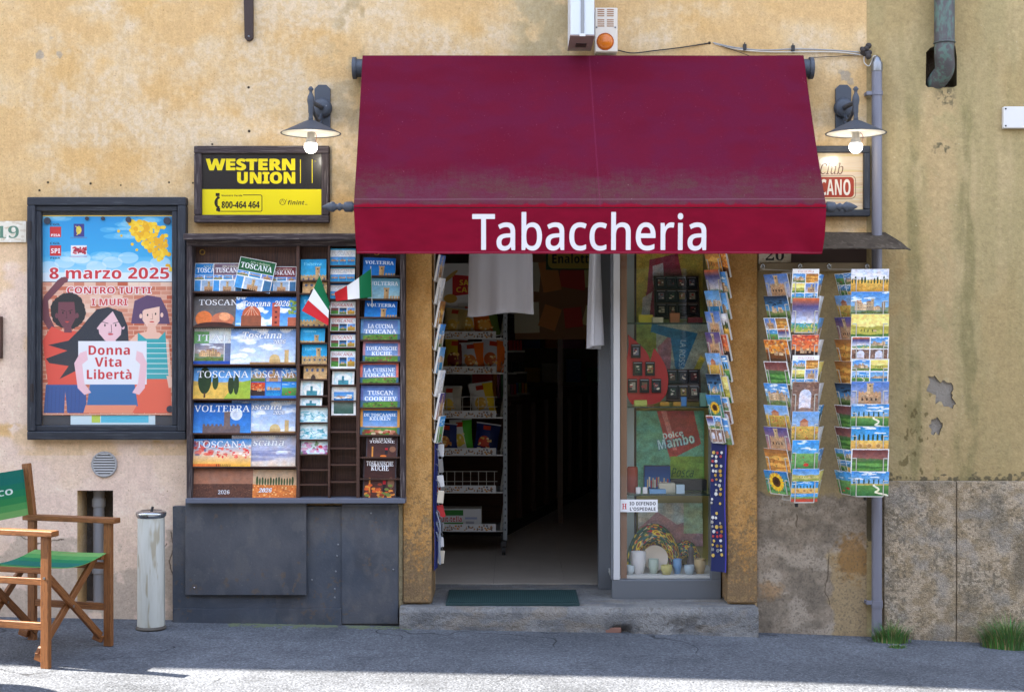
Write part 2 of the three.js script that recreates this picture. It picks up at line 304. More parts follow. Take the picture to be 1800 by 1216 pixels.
const M = {
  plaster: tinted(plasterMap, 0.95, { bumpMap: plasterBump, bumpScale: 0.003 }),
  neighbour: tinted(neighbourMap, 0.92, { bumpMap: plasterBump, bumpScale: 0.0035 }),
  plinth: tinted(plinthMap, 0.95, { bumpMap: scaled(plasterBump, 1.6), bumpScale: 0.008 }),
  pillar: tinted(pillarMap, 0.9, { bumpMap: scaled(plasterBump, 1.4), bumpScale: 0.005 }),
  asphalt: tinted(asphaltMap, 0.9, { bumpMap: asphaltBump, bumpScale: 0.006 }),
  darkWood: tinted(scaled(darkWood, 1.6), 0.55, { bumpMap: fineBump(3), bumpScale: 0.0008 }),
  worn: tinted(scaled(worn, 1.8), 0.7, { bumpMap: fineBump(4), bumpScale: 0.0012 }),
  navy: tinted(scaled(navyWood, 1.7), 0.5, { bumpMap: fineBump(4), bumpScale: 0.001 }),
  chairWood: tinted(scaled(chairWood, 3.2), 0.5, { bumpMap: fineBump(6), bumpScale: 0.0006 }),
  sheet: tinted(scaled(greySheet, 0.8, 1.05), 0.55, { bumpMap: fineBump(1.5), bumpScale: 0.0015 }),
  cover: tinted(scaled(greySheet, 0.5, 0.6, 0.3, 0.2), 0.5, { bumpMap: fineBump(1.2), bumpScale: 0.001 }),
  iron: std([78, 84, 94], 0.55, { metalness: 0.25, bumpMap: fineBump(9), bumpScale: 0.0005 }),
  blackIron: std([52, 46, 46], 0.6, { metalness: 0.3, bumpMap: fineBump(9), bumpScale: 0.0008 }),
  frameGrey: std([116, 121, 127], 0.45, { metalness: 0.2 }),
  frameWhite: std([220, 220, 220], 0.5),
  pipe: std([134, 134, 146], 0.5, { metalness: 0.15, bumpMap: fineBump(7), bumpScale: 0.0006 }),
  white: std([236, 234, 230], 0.5),
  wire: std([226, 220, 208], 0.4, { metalness: 0.1 }),
  wireGrey: std([168, 172, 176], 0.35, { metalness: 0.6 }),
  chrome: std([215, 218, 222], 0.18, { metalness: 0.95 }),
  black: std([34, 34, 36], 0.5),
  rubber: std([34, 62, 62], 0.8),
  paper: std([236, 232, 224], 0.85),
  steel: std([150, 152, 156], 0.35, { metalness: 0.8 }),
  brass: std([204, 164, 84], 0.3, { metalness: 0.9 }),
  glass: new THREE.MeshPhysicalMaterial({ color: 0xffffff, roughness: 0.02, transmission: 1, thickness: 0, ior: 1.5 }),
  shelfGlass: new THREE.MeshPhysicalMaterial({ color: 0xd8efe6, roughness: 0.02, transmission: 1, thickness: 0, ior: 1.5 }),
};
const cementMap = tex(1024, 256, (x, y) => {
  const n = fbm(x / 60, y / 60, 5), m = fbm(x / 12 + 4, y / 12, 3), f = noise(x / 1.6, y / 1.6);
  let c = mix3([122, 122, 122], [152, 150, 146], ss(0.3, 0.7, n * 0.6 + m * 0.4)); c = mix3(c, [104, 100, 94], 0.5 * ss(0.6, 0.8, m)); c = mix3(c, [152, 136, 116], 0.35 * ss(0.58, 0.7, fbm(x / 90 + 9, y / 40, 3)));
  const k = 1 + (f - 0.5) * 0.16; return [c[0] * k, c[1] * k, c[2] * k];
});
M.step = tinted(scaled(cementMap, 0.5, 2), 0.9, { bumpMap: scaled(plasterBump, 1.5), bumpScale: 0.008 });

// ---------------------------------------------------------------- street
{
  const g = new THREE.PlaneGeometry(240, 240, 480, 4); g.rotateX(-Math.PI / 2);
  const p = g.attributes.position; for (let i = 0; i < p.count; i++) p.setY(i, GROUND(p.getX(i)));
  g.computeVertexNormals(); uvM(g); struct('road', g, M.asphalt);
}
const H = 5.8, EDGE = X(1524);
// ---------------------------------------------------------------- the tobacconist's house
const house = thing('ochre_house', 'weathered ochre plaster house front with the shop doorway', 'building', null);
{
  const s = poly([[-11, -0.4], [EDGE, -0.4], [EDGE, H], [-11, H]]);
  s.holes.push(rectHole(X(757), X(1281), 0.1, Y(290)), rectHole(X(135), X(198), Y(1066), Y(862)));
  const g = extrude(s, 0.45); g.translate(0, 0, -0.45); part(house, 'wall', g, M.plaster);
  part(house, 'roof', span(-11.3, EDGE, H, H + 0.12, -4, 0.28), std([150, 120, 96], 0.9));
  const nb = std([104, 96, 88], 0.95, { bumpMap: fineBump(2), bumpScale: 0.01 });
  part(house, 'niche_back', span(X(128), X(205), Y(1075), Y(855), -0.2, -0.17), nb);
  // door pillars of painted stone
  for (const [a, b] of [[708, 759], [1279, 1332]]) {
    const w = W(b - a, 0.03), g2 = new RoundedBoxGeometry(w, Y(290) + 0.03 - 0.135, 0.3, 6, 0.008), top = (Y(290) + 0.03 + 0.135) / 2;
    g2.translate(X((a + b) / 2, 0.03), top, 0.03 - 0.15); uvM(g2, -X(a), -0.13 + 0);
    part(house, 'pillar', g2, M.pillar);
  }
  part(house, 'lintel', span(X(757), X(1281), Y(290), Y(268), -0.3, 0.02), M.pillar);
  // the crumbling filler between the metal front and the pillar
  const fg = grid(4, 60, (u, v) => V(X(699 + 9 * u), 0.1 + v * (Y(886) - 0.1), 0.012 + 0.012 * fbm(u * 4, v * 26, 3)));
  part(house, 'filler_strip', uvM(fg), std([190, 172, 132], 0.95, { bumpMap: fineBump(6), bumpScale: 0.006 }));
}
// worn stone step in front of the door
{
  const x0 = X(702, 0.13), x1 = X(1334, 0.13), yt = 0.13, zf = 0.13, zb = -0.62, n = 120;
  const front = grid(n, 14, (u, v) => {
    const x = x0 + (x1 - x0) * u, px = 900 + x * PPM * 1.018, y0 = GROUND(x) - 0.02, y = y0 + (yt - y0) * v;
    let d = 0.012 * (fbm(px / 26, v * 3, 4) - 0.5) * 2 * (1 - v * 0.5);
    const bite = ss(0.08, 0, Math.abs((px - 1090) / 700) ) * ss(0.5, 0.1, v) * 0.05 * ss(0.4, 0.6, fbm(px / 14, 3, 3));
    const bite2 = ss(42, 12, Math.abs(px - 1215 + v * 16)) * ss(0.75, 0.35, v) * 0.022 * ss(0.35, 0.6, fbm(px / 9, v * 2 + 8, 3));
    d -= bite + bite2 + 0.014 * ss(0.8, 1, v);
    return V(x, y, zf + d);
  });
  const top = grid(n, 20, (u, v) => { const x = x0 + (x1 - x0) * u, z = zf - 0.014 + (zb - zf) * v; return V(x, yt - 0.006 * (fbm(x * 8, z * 9, 3)) - 0.012 * ss(0.05, 0, v) * fbm(x * 12, 2, 2), z); });
  const sides = [span(x0, x0 + 0.002, -0.1, yt - 0.012, zb, zf - 0.03), span(x1 - 0.002, x1, -0.1, yt - 0.012, zb, zf - 0.03)];
  part(house, 'doorstep', uvM(merge([front, top, ...sides])), M.step);
  part(house, 'brick', box(0.1, 0.028, 0.05, X(1075, 0.1), GROUND(0.5) + 0.012, 0.095, 0.004), std([150, 108, 92], 0.95));
}
// ---------------------------------------------------------------- the neighbouring house
const neighbour = thing('green_ochre_house', 'greenish ochre house wall with a grey stone plinth at the right', 'building', null);
{
  const s = poly([[EDGE, -0.6], [11, -0.6], [11, H], [EDGE, H]]);
  const h = new THREE.Path([[1629, 92], [1636, 84], [1646, 80], [1680, 80], [1683, 100], [1683, 150], [1678, 153], [1632, 153], [1628, 149]].map(([a, b]) => new THREE.Vector2(X(a), Y(b))));
  s.holes.push(h);
  const scar = (cx, cy, rx, ry, tilt, seed) => { const pts = []; for (let i = 0; i < 30; i++) { const a = -i / 30 * 6.283, k = 0.35 + 1.25 * fbm(Math.cos(a) * 2.6 + seed * 7.3, Math.sin(a) * 2.6 + seed * 3.1, 3), x = Math.cos(a) * rx * k, y = Math.sin(a) * ry * k; pts.push(new THREE.Vector2(X(cx + x * Math.cos(tilt) - y * Math.sin(tilt)), Y(cy + x * Math.sin(tilt) + y * Math.cos(tilt)))); } return new THREE.Path(pts); };
  for (const a of [[1657, 689, 20, 29, -0.5, 3], [1645, 750, 10, 15, 0.1, 8]]) {
    s.holes.push(scar(...a));
    const st = grid(16, 16, (u, v) => V(X(a[0] - a[2] * 1.7 + a[2] * 3.4 * u), Y(a[1] + a[3] * 1.6 - a[3] * 3.2 * v), -0.02 + 0.012 * fbm(u * 5 + a[5], v * 5, 3)));
    part(neighbour, 'bare_stone', uvM(st), std([176, 166, 152], 0.95, { bumpMap: fineBump(8), bumpScale: 0.008 }));
  }
  const g = extrude(s, 0.4); g.translate(0, 0, -0.402); part(neighbour, 'wall', g, M.neighbour);
  part(neighbour, 'roof', span(EDGE + 0.003, 11.3, H, H + 0.12, -4, 0.28), std([150, 120, 96], 0.9));
  part(neighbour, 'niche_back', span(X(1620), X(1690), Y(160), Y(74), -0.16, -0.13), std([88, 72, 56], 0.95, { bumpMap: fineBump(3), bumpScale: 0.008 }));
  let a = X(1554, 0.03);
  for (const b of [X(1682.4, 0.03), 5.2, 8, 11]) {
    const g2 = new RoundedBoxGeometry(b - a - 0.003, Y(846, 0.03) + 0.6, 0.06, 3, 0.008); g2.translate((a + b) / 2, (Y(846, 0.03) - 0.6) / 2, 0.0);
    part(neighbour, 'plinth_slab', uvM(g2), M.plinth); a = b;
  }
}
// ---------------------------------------------------------------- the house across the street, mirrored in the glass
{
  const f = thing('facing_house', 'plain plaster house across the street behind the viewer', 'building', null), zf = 8.7, wm = std([168, 146, 112], 0.95, { bumpMap: scaled(plasterBump, 1), bumpScale: 0.004 });
  const s = poly([[-16, -0.5], [16, -0.5], [16, 4.2], [-16, 4.2]]), wins = [];
  for (let i = 0; i < 6; i++) for (const y of [1.0]) wins.push([-13 + i * 5, y]);
  for (const [x, y] of wins) s.holes.push(rectHole(x, x + 1.05, y, y + 1.55));
  const g = extrude(s, 0.3); g.translate(0, 0, zf); part(f, 'wall', g, wm);
  part(f, 'roof', span(-16.3, 16.3, 4.2, 4.4, zf - 0.4, zf + 4), std([150, 104, 80], 0.9));
  const sh = std([84, 104, 84], 0.6), pane = std([40, 48, 56], 0.08);
  for (const [x, y] of wins) {
    const w = part(f, 'window', merge([span(x, x + 0.06, y, y + 1.55, zf + 0.1, zf + 0.16), span(x + 0.99, x + 1.05, y, y + 1.55, zf + 0.1, zf + 0.16), span(x + 0.06, x + 0.99, y, y + 0.06, zf + 0.1, zf + 0.16), span(x + 0.06, x + 0.99, y + 1.49, y + 1.55, zf + 0.1, zf + 0.16)]), M.white);
    part(w, 'pane', span(x + 0.06, x + 0.99, y + 0.06, y + 1.49, zf + 0.12, zf + 0.14), pane);
    for (const sx of [x - 0.53, x + 1.06]) part(f, 'shutter', span(sx, sx + 0.52, y - 0.02, y + 1.57, zf - 0.045, zf - 0.003, 0.004), sh);
  }
}
// ---------------------------------------------------------------- inside of the shop
{
  const wallM = std([232, 224, 210], 0.9), x0 = -2.2, x1 = 2.4, zb = -7.4;
  const floorMap = tex(512, 512, (x, y) => { const n = fbm(x / 60, y / 60, 4), m = fbm(x / 8, y / 8, 3); return mix3([196, 182, 166], [220, 208, 192], n * 0.7 + m * 0.3); });
  const fm = tinted(scaled(floorMap, 1.2), 0.28);
  const base = struct('shop_floor', span(x0, x1, 0.06, 0.122, zb, -0.45), std([96, 88, 80], 0.9));
  for (let i = 0; i < 11; i++) for (let j = 0; j < 16; j++) { const tx = x0 + 0.02 + i * 0.415, tz = -0.62 - j * 0.42; if (tx + 0.41 < x1) part(base, 'tile', uvM(box(0.4135, 0.012, 0.4185, tx + 0.205, 0.124, tz - 0.207), i * 1.7, j * 0.9), fm); }
  struct('shop_wall', span(x0 - 0.1, x0, 0.05, 3.1, zb, -0.45), wallM);
  struct('shop_wall', span(x1, x1 + 0.1, 0.05, 3.1, zb, -0.45), wallM);
  struct('shop_wall', span(x0 - 0.1, x1 + 0.1, 0.05, 3.1, zb - 0.1, zb), wallM);
  struct('shop_ceiling', span(x0 - 0.1, x1 + 0.1, 3.1, 3.2, zb - 0.1, -0.45), wallM);
}

// ---------------------------------------------------------------- printed matter: two sheets that hold every cover, card and label
function Atlas() {
  const cv = document.createElement('canvas'); cv.width = cv.height = 2048;
  const c = cv.getContext('2d'); c.fillStyle = '#ddd'; c.fillRect(0, 0, 2048, 2048);
  let x = 2, y = 2, row = 0;
  const t = new THREE.CanvasTexture(cv); t.colorSpace = THREE.SRGBColorSpace;
  return { t, used: () => y + row, put(w, h, draw, warp = 0, mottle = 0) {
    w = Math.round(w); h = Math.round(h);
    if (x + w + 4 > 2048) { x = 2; y += row + 4; row = 0; }
    if (y + h > 2046) throw new Error('atlas full');
    c.save(); c.translate(x, y); c.beginPath(); c.rect(-1, -1, w + 2, h + 2); c.clip(); draw(c, w, h); c.restore();
    if (warp || mottle) likePhoto(c, x, y, w, h, warp, mottle);
    const r = [(x + 1) / 2048, 1 - (y + h - 1) / 2048, (x + w - 1) / 2048, 1 - (y + 1) / 2048];
    x += w + 4; row = Math.max(row, h); t.needsUpdate = true;
    return r;
  } };
}
// gives a drawn picture the uneven outlines and tones of a printed photograph
function likePhoto(c, x, y, w, h, warp, mottle) {
  const soft = warp > 2;
  const d = c.getImageData(x, y, w, h), s = d.data.slice(), q = d.data;
  for (let j = 0; j < h; j++) for (let i = 0; i < w; i++) {
    const X1 = x + i, Y1 = y + j, dx = Math.round((fbm(X1 / 7, Y1 / 7, 3) - 0.5) * warp * 2 + (LAT[(X1 * 7 + Y1 * 131) & 65535] - 0.5) * warp * 0.5), dy = Math.round((fbm(X1 / 7 + 50, Y1 / 7 + 9, 3) - 0.5) * warp * 2), a = Math.min(w - 1, Math.max(0, i + dx)), b = Math.min(h - 1, Math.max(0, j + dy));
    const o = (j * w + i) * 4, p = (b * w + a) * 4, k = 1 + mottle * ((fbm(X1 / 18 + 3, Y1 / 13, 3) - 0.5) * 1.3 + (noise(X1 / 2.3, Y1 / 2.3) - 0.5) * 0.8), t = 1 + mottle * (fbm(X1 / 24 + 90, Y1 / 24, 2) - 0.5) * 0.6;
    let r0 = s[p], g0 = s[p + 1], b0 = s[p + 2];
    if (soft) { const l = (r0 + g0 * 2 + b0) / 4; r0 = (l + (r0 - l) * 0.8) * 1.06 + 8; g0 = (l + (g0 - l) * 0.8) * 1.06 + 8; b0 = (l + (b0 - l) * 0.8) * 1.06 + 8; }
    q[o] = r0 * k * t; q[o + 1] = g0 * k; q[o + 2] = b0 * k / t;
  }
  c.putImageData(d, x, y);
}
const A1 = Atlas(), A2 = Atlas();
M.print = new THREE.MeshPhysicalMaterial({ map: A1.t, roughness: 0.5, specularIntensity: 0.45 }); M.print.color.setScalar(K * 1.22);
M.card = new THREE.MeshPhysicalMaterial({ map: A2.t, roughness: 0.45, specularIntensity: 0.45 }); M.card.color.setScalar(K * 1.26);
function uvTo(g, r) { const uv = g.attributes.uv; for (let i = 0; i < uv.count; i++) uv.setXY(i, r[0] + uv.getX(i) * (r[2] - r[0]), r[1] + uv.getY(i) * (r[3] - r[1])); return g; }
// a sheet, booklet or board with a printed front; bend bows it, the other faces are paper
function printed(w, h, t, r, bend = 0, curl = 0) {
  const n = bend || curl ? 6 : 1, g = new THREE.BoxGeometry(w, h, t, n, n, 1), p = g.attributes.position, uv = g.attributes.uv;
  const gr = g.groups[4], ix = g.index.array, front = new Set(); for (let i = gr.start; i < gr.start + gr.count; i++) front.add(ix[i]);
  for (const i of front) uv.setXY(i, r[0] + uv.getX(i) * (r[2] - r[0]), r[1] + uv.getY(i) * (r[3] - r[1]));
  if (n > 1) { for (let i = 0; i < p.count; i++) { const a = p.getX(i) / w * 2, b = p.getY(i) / h + 0.5; p.setZ(i, p.getZ(i) + bend * (1 - a * a) + curl * b * b); } g.computeVertexNormals(); }
  g.clearGroups(); const s = gr.start; if (s) g.addGroup(0, s, 0); g.addGroup(s, gr.count, 1); g.addGroup(s + gr.count, ix.length - s - gr.count, 0);
  return g;
}
// --- drawing
const css = (c) => (typeof c === 'string' ? c : `rgb(${c.map((v) => Math.round(v)).join(',')})`);
function rect(c, x, y, w, h, f) { c.fillStyle = css(f); c.fillRect(x, y, w, h); }
function grad(c, x, y, w, h, stops) { const g = c.createLinearGradient(0, y, 0, y + h); stops.forEach((s, i) => g.addColorStop(i / (stops.length - 1), css(s))); c.fillStyle = g; c.fillRect(x, y, w, h); }
function blob(c, x, y, rx, ry, f, a = 0) { c.fillStyle = css(f); c.beginPath(); c.ellipse(x, y, Math.max(0.3, rx), Math.max(0.3, ry), a, 0, 7); c.fill(); }
function path(c, pts, f, line) { c.beginPath(); pts.forEach(([x, y], i) => (i ? c.lineTo(x, y) : c.moveTo(x, y))); if (f) { c.closePath(); c.fillStyle = css(f); c.fill(); } if (line) { c.strokeStyle = css(line[0]); c.lineWidth = line[1]; c.stroke(); } }
function say(c, s, x, y, size, f, { font = 'sans-serif', weight = '', align = 'left', fit = 0, edge = null, sx = 0, italic = false } = {}) {   // y is the baseline; fit squeezes or widens to a width
  c.save(); c.translate(x, y); c.font = `${weight} ${size}px ${font}`; c.textAlign = align; c.textBaseline = 'alphabetic';
  const w = c.measureText(s).width; c.transform(1, 0, italic ? -0.22 : 0, 1, 0, 0); if (fit && w) c.scale(fit / w, 1); else if (sx) c.scale(sx, 1);
  if (edge) { c.strokeStyle = css(edge[0]); c.lineWidth = edge[1]; c.lineJoin = 'round'; c.strokeText(s, 0, 0); }
  c.fillStyle = css(f); c.fillText(s, 0, 0); c.restore();
}
function clouds(c, w, h, r, n = 7, col = 'rgba(255,255,255,0.55)') { for (let i = 0; i < n; i++) { const x = r() * w, y = r() * h; for (let k = 0; k < 7; k++) blob(c, x + (r() - 0.5) * w * 0.24, y + (r() - 0.5) * h * 0.12, w * (0.03 + r() * 0.07), h * (0.02 + r() * 0.06), col); } }
function hill(c, w, h, y, amp, f, seed) { const pts = [[0, h]]; for (let i = 0; i <= 24; i++) pts.push([w * i / 24, y + (fbm(i / 7 + seed * 3.7, seed, 3) - 0.5) * 2 * amp]); pts.push([w, h]); path(c, pts, f); }
const cyp = (c, x, y, h, f = [34, 58, 34]) => { blob(c, x, y - h / 2, h * 0.13, h / 2, f); blob(c, x - h * 0.03, y - h * 0.42, h * 0.08, h * 0.34, [f[0] + 16, f[1] + 20, f[2] + 8]); };
const flecks = (c, x, y, w, h, r, n, cols, s) => { for (let i = 0; i < n; i++) blob(c, x + r() * w, y + r() * h, s * (0.5 + r()), s * (0.4 + r() * 0.6), cols[Math.floor(r() * cols.length)]); };
function houses(c, x, y, w, h, r, n = 9) { for (let i = 0; i < n; i++) { const bw = w * (0.08 + r() * 0.13), bh = h * (0.35 + r() * 0.55), bx = x + r() * (w - bw), v = 150 + r() * 80; rect(c, bx, y - bh, bw, bh, [v * 1.05, v * 0.85, v * 0.62]); path(c, [[bx - 1, y - bh], [bx + bw / 2, y - bh - bh * 0.14], [bx + bw + 1, y - bh]], [160, 92, 62]); for (let k = 0; k < 4; k++) rect(c, bx + bw * (0.2 + 0.4 * (k % 2)), y - bh * (0.8 - 0.35 * (k >> 1)), bw * 0.14, bh * 0.12, [96, 72, 56]); } }
function tower(c, x, y, w, h, f = [206, 170, 118]) { rect(c, x - w / 2, y - h, w, h, f); rect(c, x, y - h, w / 2, h, f.map((v) => v * 0.86)); rect(c, x - w * 0.62, y - h, w * 1.24, h * 0.09, f.map((v) => v * 0.94)); for (let i = 0; i < 3; i++) rect(c, x - w * 0.6 + i * w * 0.45, y - h - h * 0.05, w * 0.28, h * 0.06, f); rect(c, x - w * 0.16, y - h * 0.86, w * 0.32, h * 0.16, [92, 70, 52]); }
const SKYB = [[52, 128, 214], [170, 214, 244]], GOLD = [[236, 180, 60], [206, 140, 40]], GRN = [[120, 160, 60], [70, 120, 44]];
const P = {   // motifs: (c, w, h, r)
  cypressRow(c, w, h, r, sk = [[196, 206, 230], [236, 224, 214]], ld = GOLD) { grad(c, 0, 0, w, h, sk); clouds(c, w, h * 0.4, r, 5); grad(c, 0, h * 0.42, w, h * 0.58, ld); flecks(c, 0, h * 0.5, w, h * 0.5, r, 70, [[190, 126, 40], [244, 200, 90], [160, 110, 40]], w * 0.012); for (let i = 0; i < 12; i++) cyp(c, w * (0.04 + i * 0.083), h * (0.56 + 0.02 * r()), h * (0.14 + 0.16 * r())); },
  town(c, w, h, r, sk = SKYB) { grad(c, 0, 0, w, h, sk); clouds(c, w, h * 0.5, r, 6); hill(c, w, h, h * 0.62, h * 0.1, [120, 140, 110], 2); houses(c, w * 0.1, h * 0.74, w * 0.84, h * 0.4, r, 16); tower(c, w * (0.45 + r() * 0.3), h * 0.6, w * 0.07, h * 0.3); hill(c, w, h, h * 0.8, h * 0.08, [98, 122, 60], 5); flecks(c, 0, h * 0.78, w, h * 0.22, r, 40, [[70, 100, 44], [150, 140, 70], [120, 80, 50]], w * 0.016); },
  hills(c, w, h, r, sk = [[250, 214, 96], [248, 232, 150]], a = [186, 176, 60], b = [70, 126, 50]) { grad(c, 0, 0, w, h, sk); hill(c, w, h, h * 0.5, h * 0.13, a.map((v) => v * 0.9), 3); hill(c, w, h, h * 0.62, h * 0.1, a, 7); hill(c, w, h, h * 0.8, h * 0.07, b, 11); for (let i = 0; i < 5; i++) cyp(c, w * (0.25 + i * 0.1 + r() * 0.05), h * 0.72, h * 0.13); rect(c, w * 0.6, h * 0.63, w * 0.08, h * 0.06, [220, 180, 130]); },
  sunset(c, w, h, r, a = [[214, 60, 30], [250, 170, 70]], b = [60, 40, 36]) { grad(c, 0, 0, w, h, a); flecks(c, 0, 0, w, h * 0.6, r, 60, ['rgba(255,220,140,0.5)', 'rgba(150,40,40,0.4)', 'rgba(90,60,90,0.35)'], w * 0.05); hill(c, w, h, h * 0.62, h * 0.12, b, 4); houses(c, w * 0.3, h * 0.68, w * 0.5, h * 0.24, r, 7); hill(c, w, h, h * 0.8, h * 0.1, b.map((v) => v * 0.6 + 20), 9); },
  poppies(c, w, h, r) { grad(c, 0, 0, w, h, [[40, 140, 220], [120, 190, 236]]); clouds(c, w, h * 0.3, r, 4); grad(c, 0, h * 0.4, w, h * 0.6, [[110, 170, 80], [60, 130, 60]]); flecks(c, 0, h * 0.45, w, h * 0.55, r, 40, [[214, 50, 40], [190, 40, 40], [80, 140, 60]], w * 0.018); blob(c, w * 0.55, h * 0.74, w * 0.1, h * 0.05, [216, 54, 40]); blob(c, w * 0.3, h * 0.86, w * 0.06, h * 0.03, [220, 70, 50]); },
  sunflower(c, w, h, r) { grad(c, 0, 0, w, h, [[30, 110, 200], [90, 150, 60]]); flecks(c, 0, h * 0.3, w, h * 0.7, r, 50, [[70, 120, 40], [50, 90, 36], [230, 180, 30]], w * 0.04); for (let i = 0; i < 20; i++) blob(c, w * 0.48 + Math.cos(i * 0.314) * w * 0.2, h * 0.48 + Math.sin(i * 0.314) * w * 0.2, w * 0.12, w * 0.045, i % 2 ? [250, 190, 20] : [240, 160, 10], i * 0.314); blob(c, w * 0.48, h * 0.48, w * 0.17, w * 0.17, [92, 50, 20]); blob(c, w * 0.48, h * 0.48, w * 0.09, w * 0.09, [60, 34, 18]); },
  road(c, w, h, r) { grad(c, 0, 0, w, h, [[40, 130, 214], [190, 220, 240]]); clouds(c, w, h * 0.34, r, 7, 'rgba(255,255,255,0.8)'); hill(c, w, h, h * 0.5, h * 0.05, [190, 170, 80], 6); grad(c, 0, h * 0.56, w, h * 0.44, [[90, 150, 60], [40, 104, 44]]); c.beginPath(); c.moveTo(w * 0.62, h * 0.52); c.bezierCurveTo(w * 0.5, h * 0.62, w * 0.9, h * 0.66, w * 0.66, h * 0.82); c.bezierCurveTo(w * 0.6, h * 0.88, w * 0.95, h * 0.9, w, h); c.strokeStyle = 'rgb(244,226,190)'; c.lineWidth = w * 0.05; c.stroke(); for (let i = 0; i < 7; i++) cyp(c, w * (0.08 + i * 0.13), h * 0.52, h * 0.22); },
  wheat(c, w, h, r) { grad(c, 0, 0, w, h, [[24, 132, 214], [110, 190, 236]]); clouds(c, w, h * 0.3, r, 5, 'rgba(255,255,255,0.85)'); for (let i = 0; i < 7; i++) cyp(c, w * (0.1 + i * 0.12), h * 0.6, h * 0.3); grad(c, 0, h * 0.56, w, h * 0.44, [[240, 190, 80], [220, 150, 50]]); for (let i = 0; i < 3; i++) { blob(c, w * (0.25 + i * 0.24), h * 0.78, w * 0.09, w * 0.08, [232, 176, 90]); blob(c, w * (0.25 + i * 0.24), h * 0.78, w * 0.05, w * 0.05, [190, 130, 60]); } },
  castle(c, w, h, r, sk = [[60, 110, 200], [200, 180, 180]]) { grad(c, 0, 0, w, h, sk); rect(c, w * 0.2, h * 0.45, w * 0.6, h * 0.55, [188, 140, 96]); for (let i = 0; i < 7; i++) rect(c, w * (0.2 + i * 0.088), h * 0.4, w * 0.05, h * 0.06, [196, 150, 104]); tower(c, w * 0.5, h * 0.5, w * 0.16, h * 0.42); flecks(c, w * 0.2, h * 0.5, w * 0.6, h * 0.4, r, 30, ['rgba(90,60,40,0.5)', 'rgba(230,190,140,0.5)'], w * 0.02); for (let i = 0; i < 4; i++) rect(c, w * (0.28 + i * 0.12), h * 0.66, w * 0.05, h * 0.1, [80, 54, 40]); },
  arch(c, w, h, r, sk = [[190, 196, 220], [220, 210, 220]]) { grad(c, 0, 0, w, h, [[120, 84, 70], [150, 110, 90]]); flecks(c, 0, 0, w, h, r, 60, ['rgba(80,50,40,0.5)', 'rgba(200,160,130,0.45)'], w * 0.05); c.beginPath(); c.moveTo(w * 0.28, h * 0.9); c.lineTo(w * 0.28, h * 0.4); c.arc(w * 0.5, h * 0.4, w * 0.22, Math.PI, 0); c.lineTo(w * 0.72, h * 0.9); c.closePath(); const g = c.createLinearGradient(0, 0, 0, h); g.addColorStop(0, css(sk[0])); g.addColorStop(1, css(sk[1])); c.fillStyle = g; c.fill(); blob(c, w * 0.5, h * 0.84, w * 0.24, h * 0.08, [170, 130, 110]); },
  lavender(c, w, h, r) { grad(c, 0, 0, w, h, [[236, 96, 30], [70, 64, 120], [150, 150, 180], [230, 230, 240], [210, 214, 230]]); grad(c, 0, h * 0.74, w, h * 0.26, [[40, 140, 160], [110, 160, 70], [220, 180, 70]]); flecks(c, 0, h * 0.72, w, h * 0.28, r, 70, [[60, 150, 190], [120, 170, 60], [230, 190, 70]], w * 0.03); },
  storm(c, w, h, r) { grad(c, 0, 0, w, h, [[24, 34, 54], [60, 130, 190], [210, 200, 150]]); clouds(c, w, h * 0.4, r, 5, 'rgba(20,26,40,0.5)'); hill(c, w, h, h * 0.66, h * 0.08, [110, 130, 60], 3); houses(c, w * 0.25, h * 0.72, w * 0.5, h * 0.3, r, 9); hill(c, w, h, h * 0.84, h * 0.05, [70, 96, 40], 8); },
  greens(c, w, h, r) { grad(c, 0, 0, w, h, [[110, 50, 50], [200, 140, 120]]); hill(c, w, h, h * 0.4, h * 0.1, [80, 110, 60], 2); for (let i = 0; i < 5; i++) hill(c, w, h, h * (0.5 + i * 0.11), h * 0.08, i % 2 ? [96, 160, 60] : [60, 116, 44], i * 3 + 1); },
  field(c, w, h, r) { grad(c, 0, 0, w, h, [[90, 150, 220], [200, 200, 200]]); rect(c, w * 0.3, h * 0.3, w * 0.3, h * 0.16, [190, 120, 80]); path(c, [[w * 0.26, h * 0.31], [w * 0.45, h * 0.2], [w * 0.64, h * 0.31]], [170, 90, 60]); grad(c, 0, h * 0.44, w, h * 0.56, [[220, 170, 60], [150, 120, 50]]); flecks(c, 0, h * 0.5, w, h * 0.5, r, 60, [[200, 60, 40], [120, 140, 50], [230, 180, 60]], w * 0.025); },
  sea(c, w, h, r) { grad(c, 0, 0, w, h, [[70, 140, 210], [190, 220, 236]]); grad(c, 0, h * 0.5, w, h * 0.5, [[30, 110, 180], [40, 150, 200]]); houses(c, 0, h * 0.58, w, h * 0.26, r, 14); flecks(c, 0, h * 0.6, w, h * 0.4, r, 26, ['rgba(255,255,255,0.5)', 'rgba(20,80,140,0.5)'], w * 0.02); },
  waves(c, w, h, r) { grad(c, 0, 0, w, h, [[150, 90, 40], [210, 140, 60]]); for (let i = 0; i < 6; i++) hill(c, w, h, h * (0.2 + i * 0.14), h * 0.1, i % 2 ? [226, 160, 60] : [190, 116, 40], i * 2 + 3); for (let i = 0; i < 5; i++) cyp(c, w * (0.15 + r() * 0.7), h * (0.4 + r() * 0.4), h * 0.12); },
  duo(c, w, h, r) { P.hills(c, w, h * 0.38, r, SKYB, [190, 180, 90], [150, 160, 60]); c.save(); c.translate(0, h * 0.38); P.wheat(c, w, h * 0.36, r); c.restore(); c.save(); c.translate(0, h * 0.74); P.poppies(c, w, h * 0.26, r); rect(c, 0, h * 0.16, w, h * 0.1, [200, 64, 40]); c.restore(); },
};
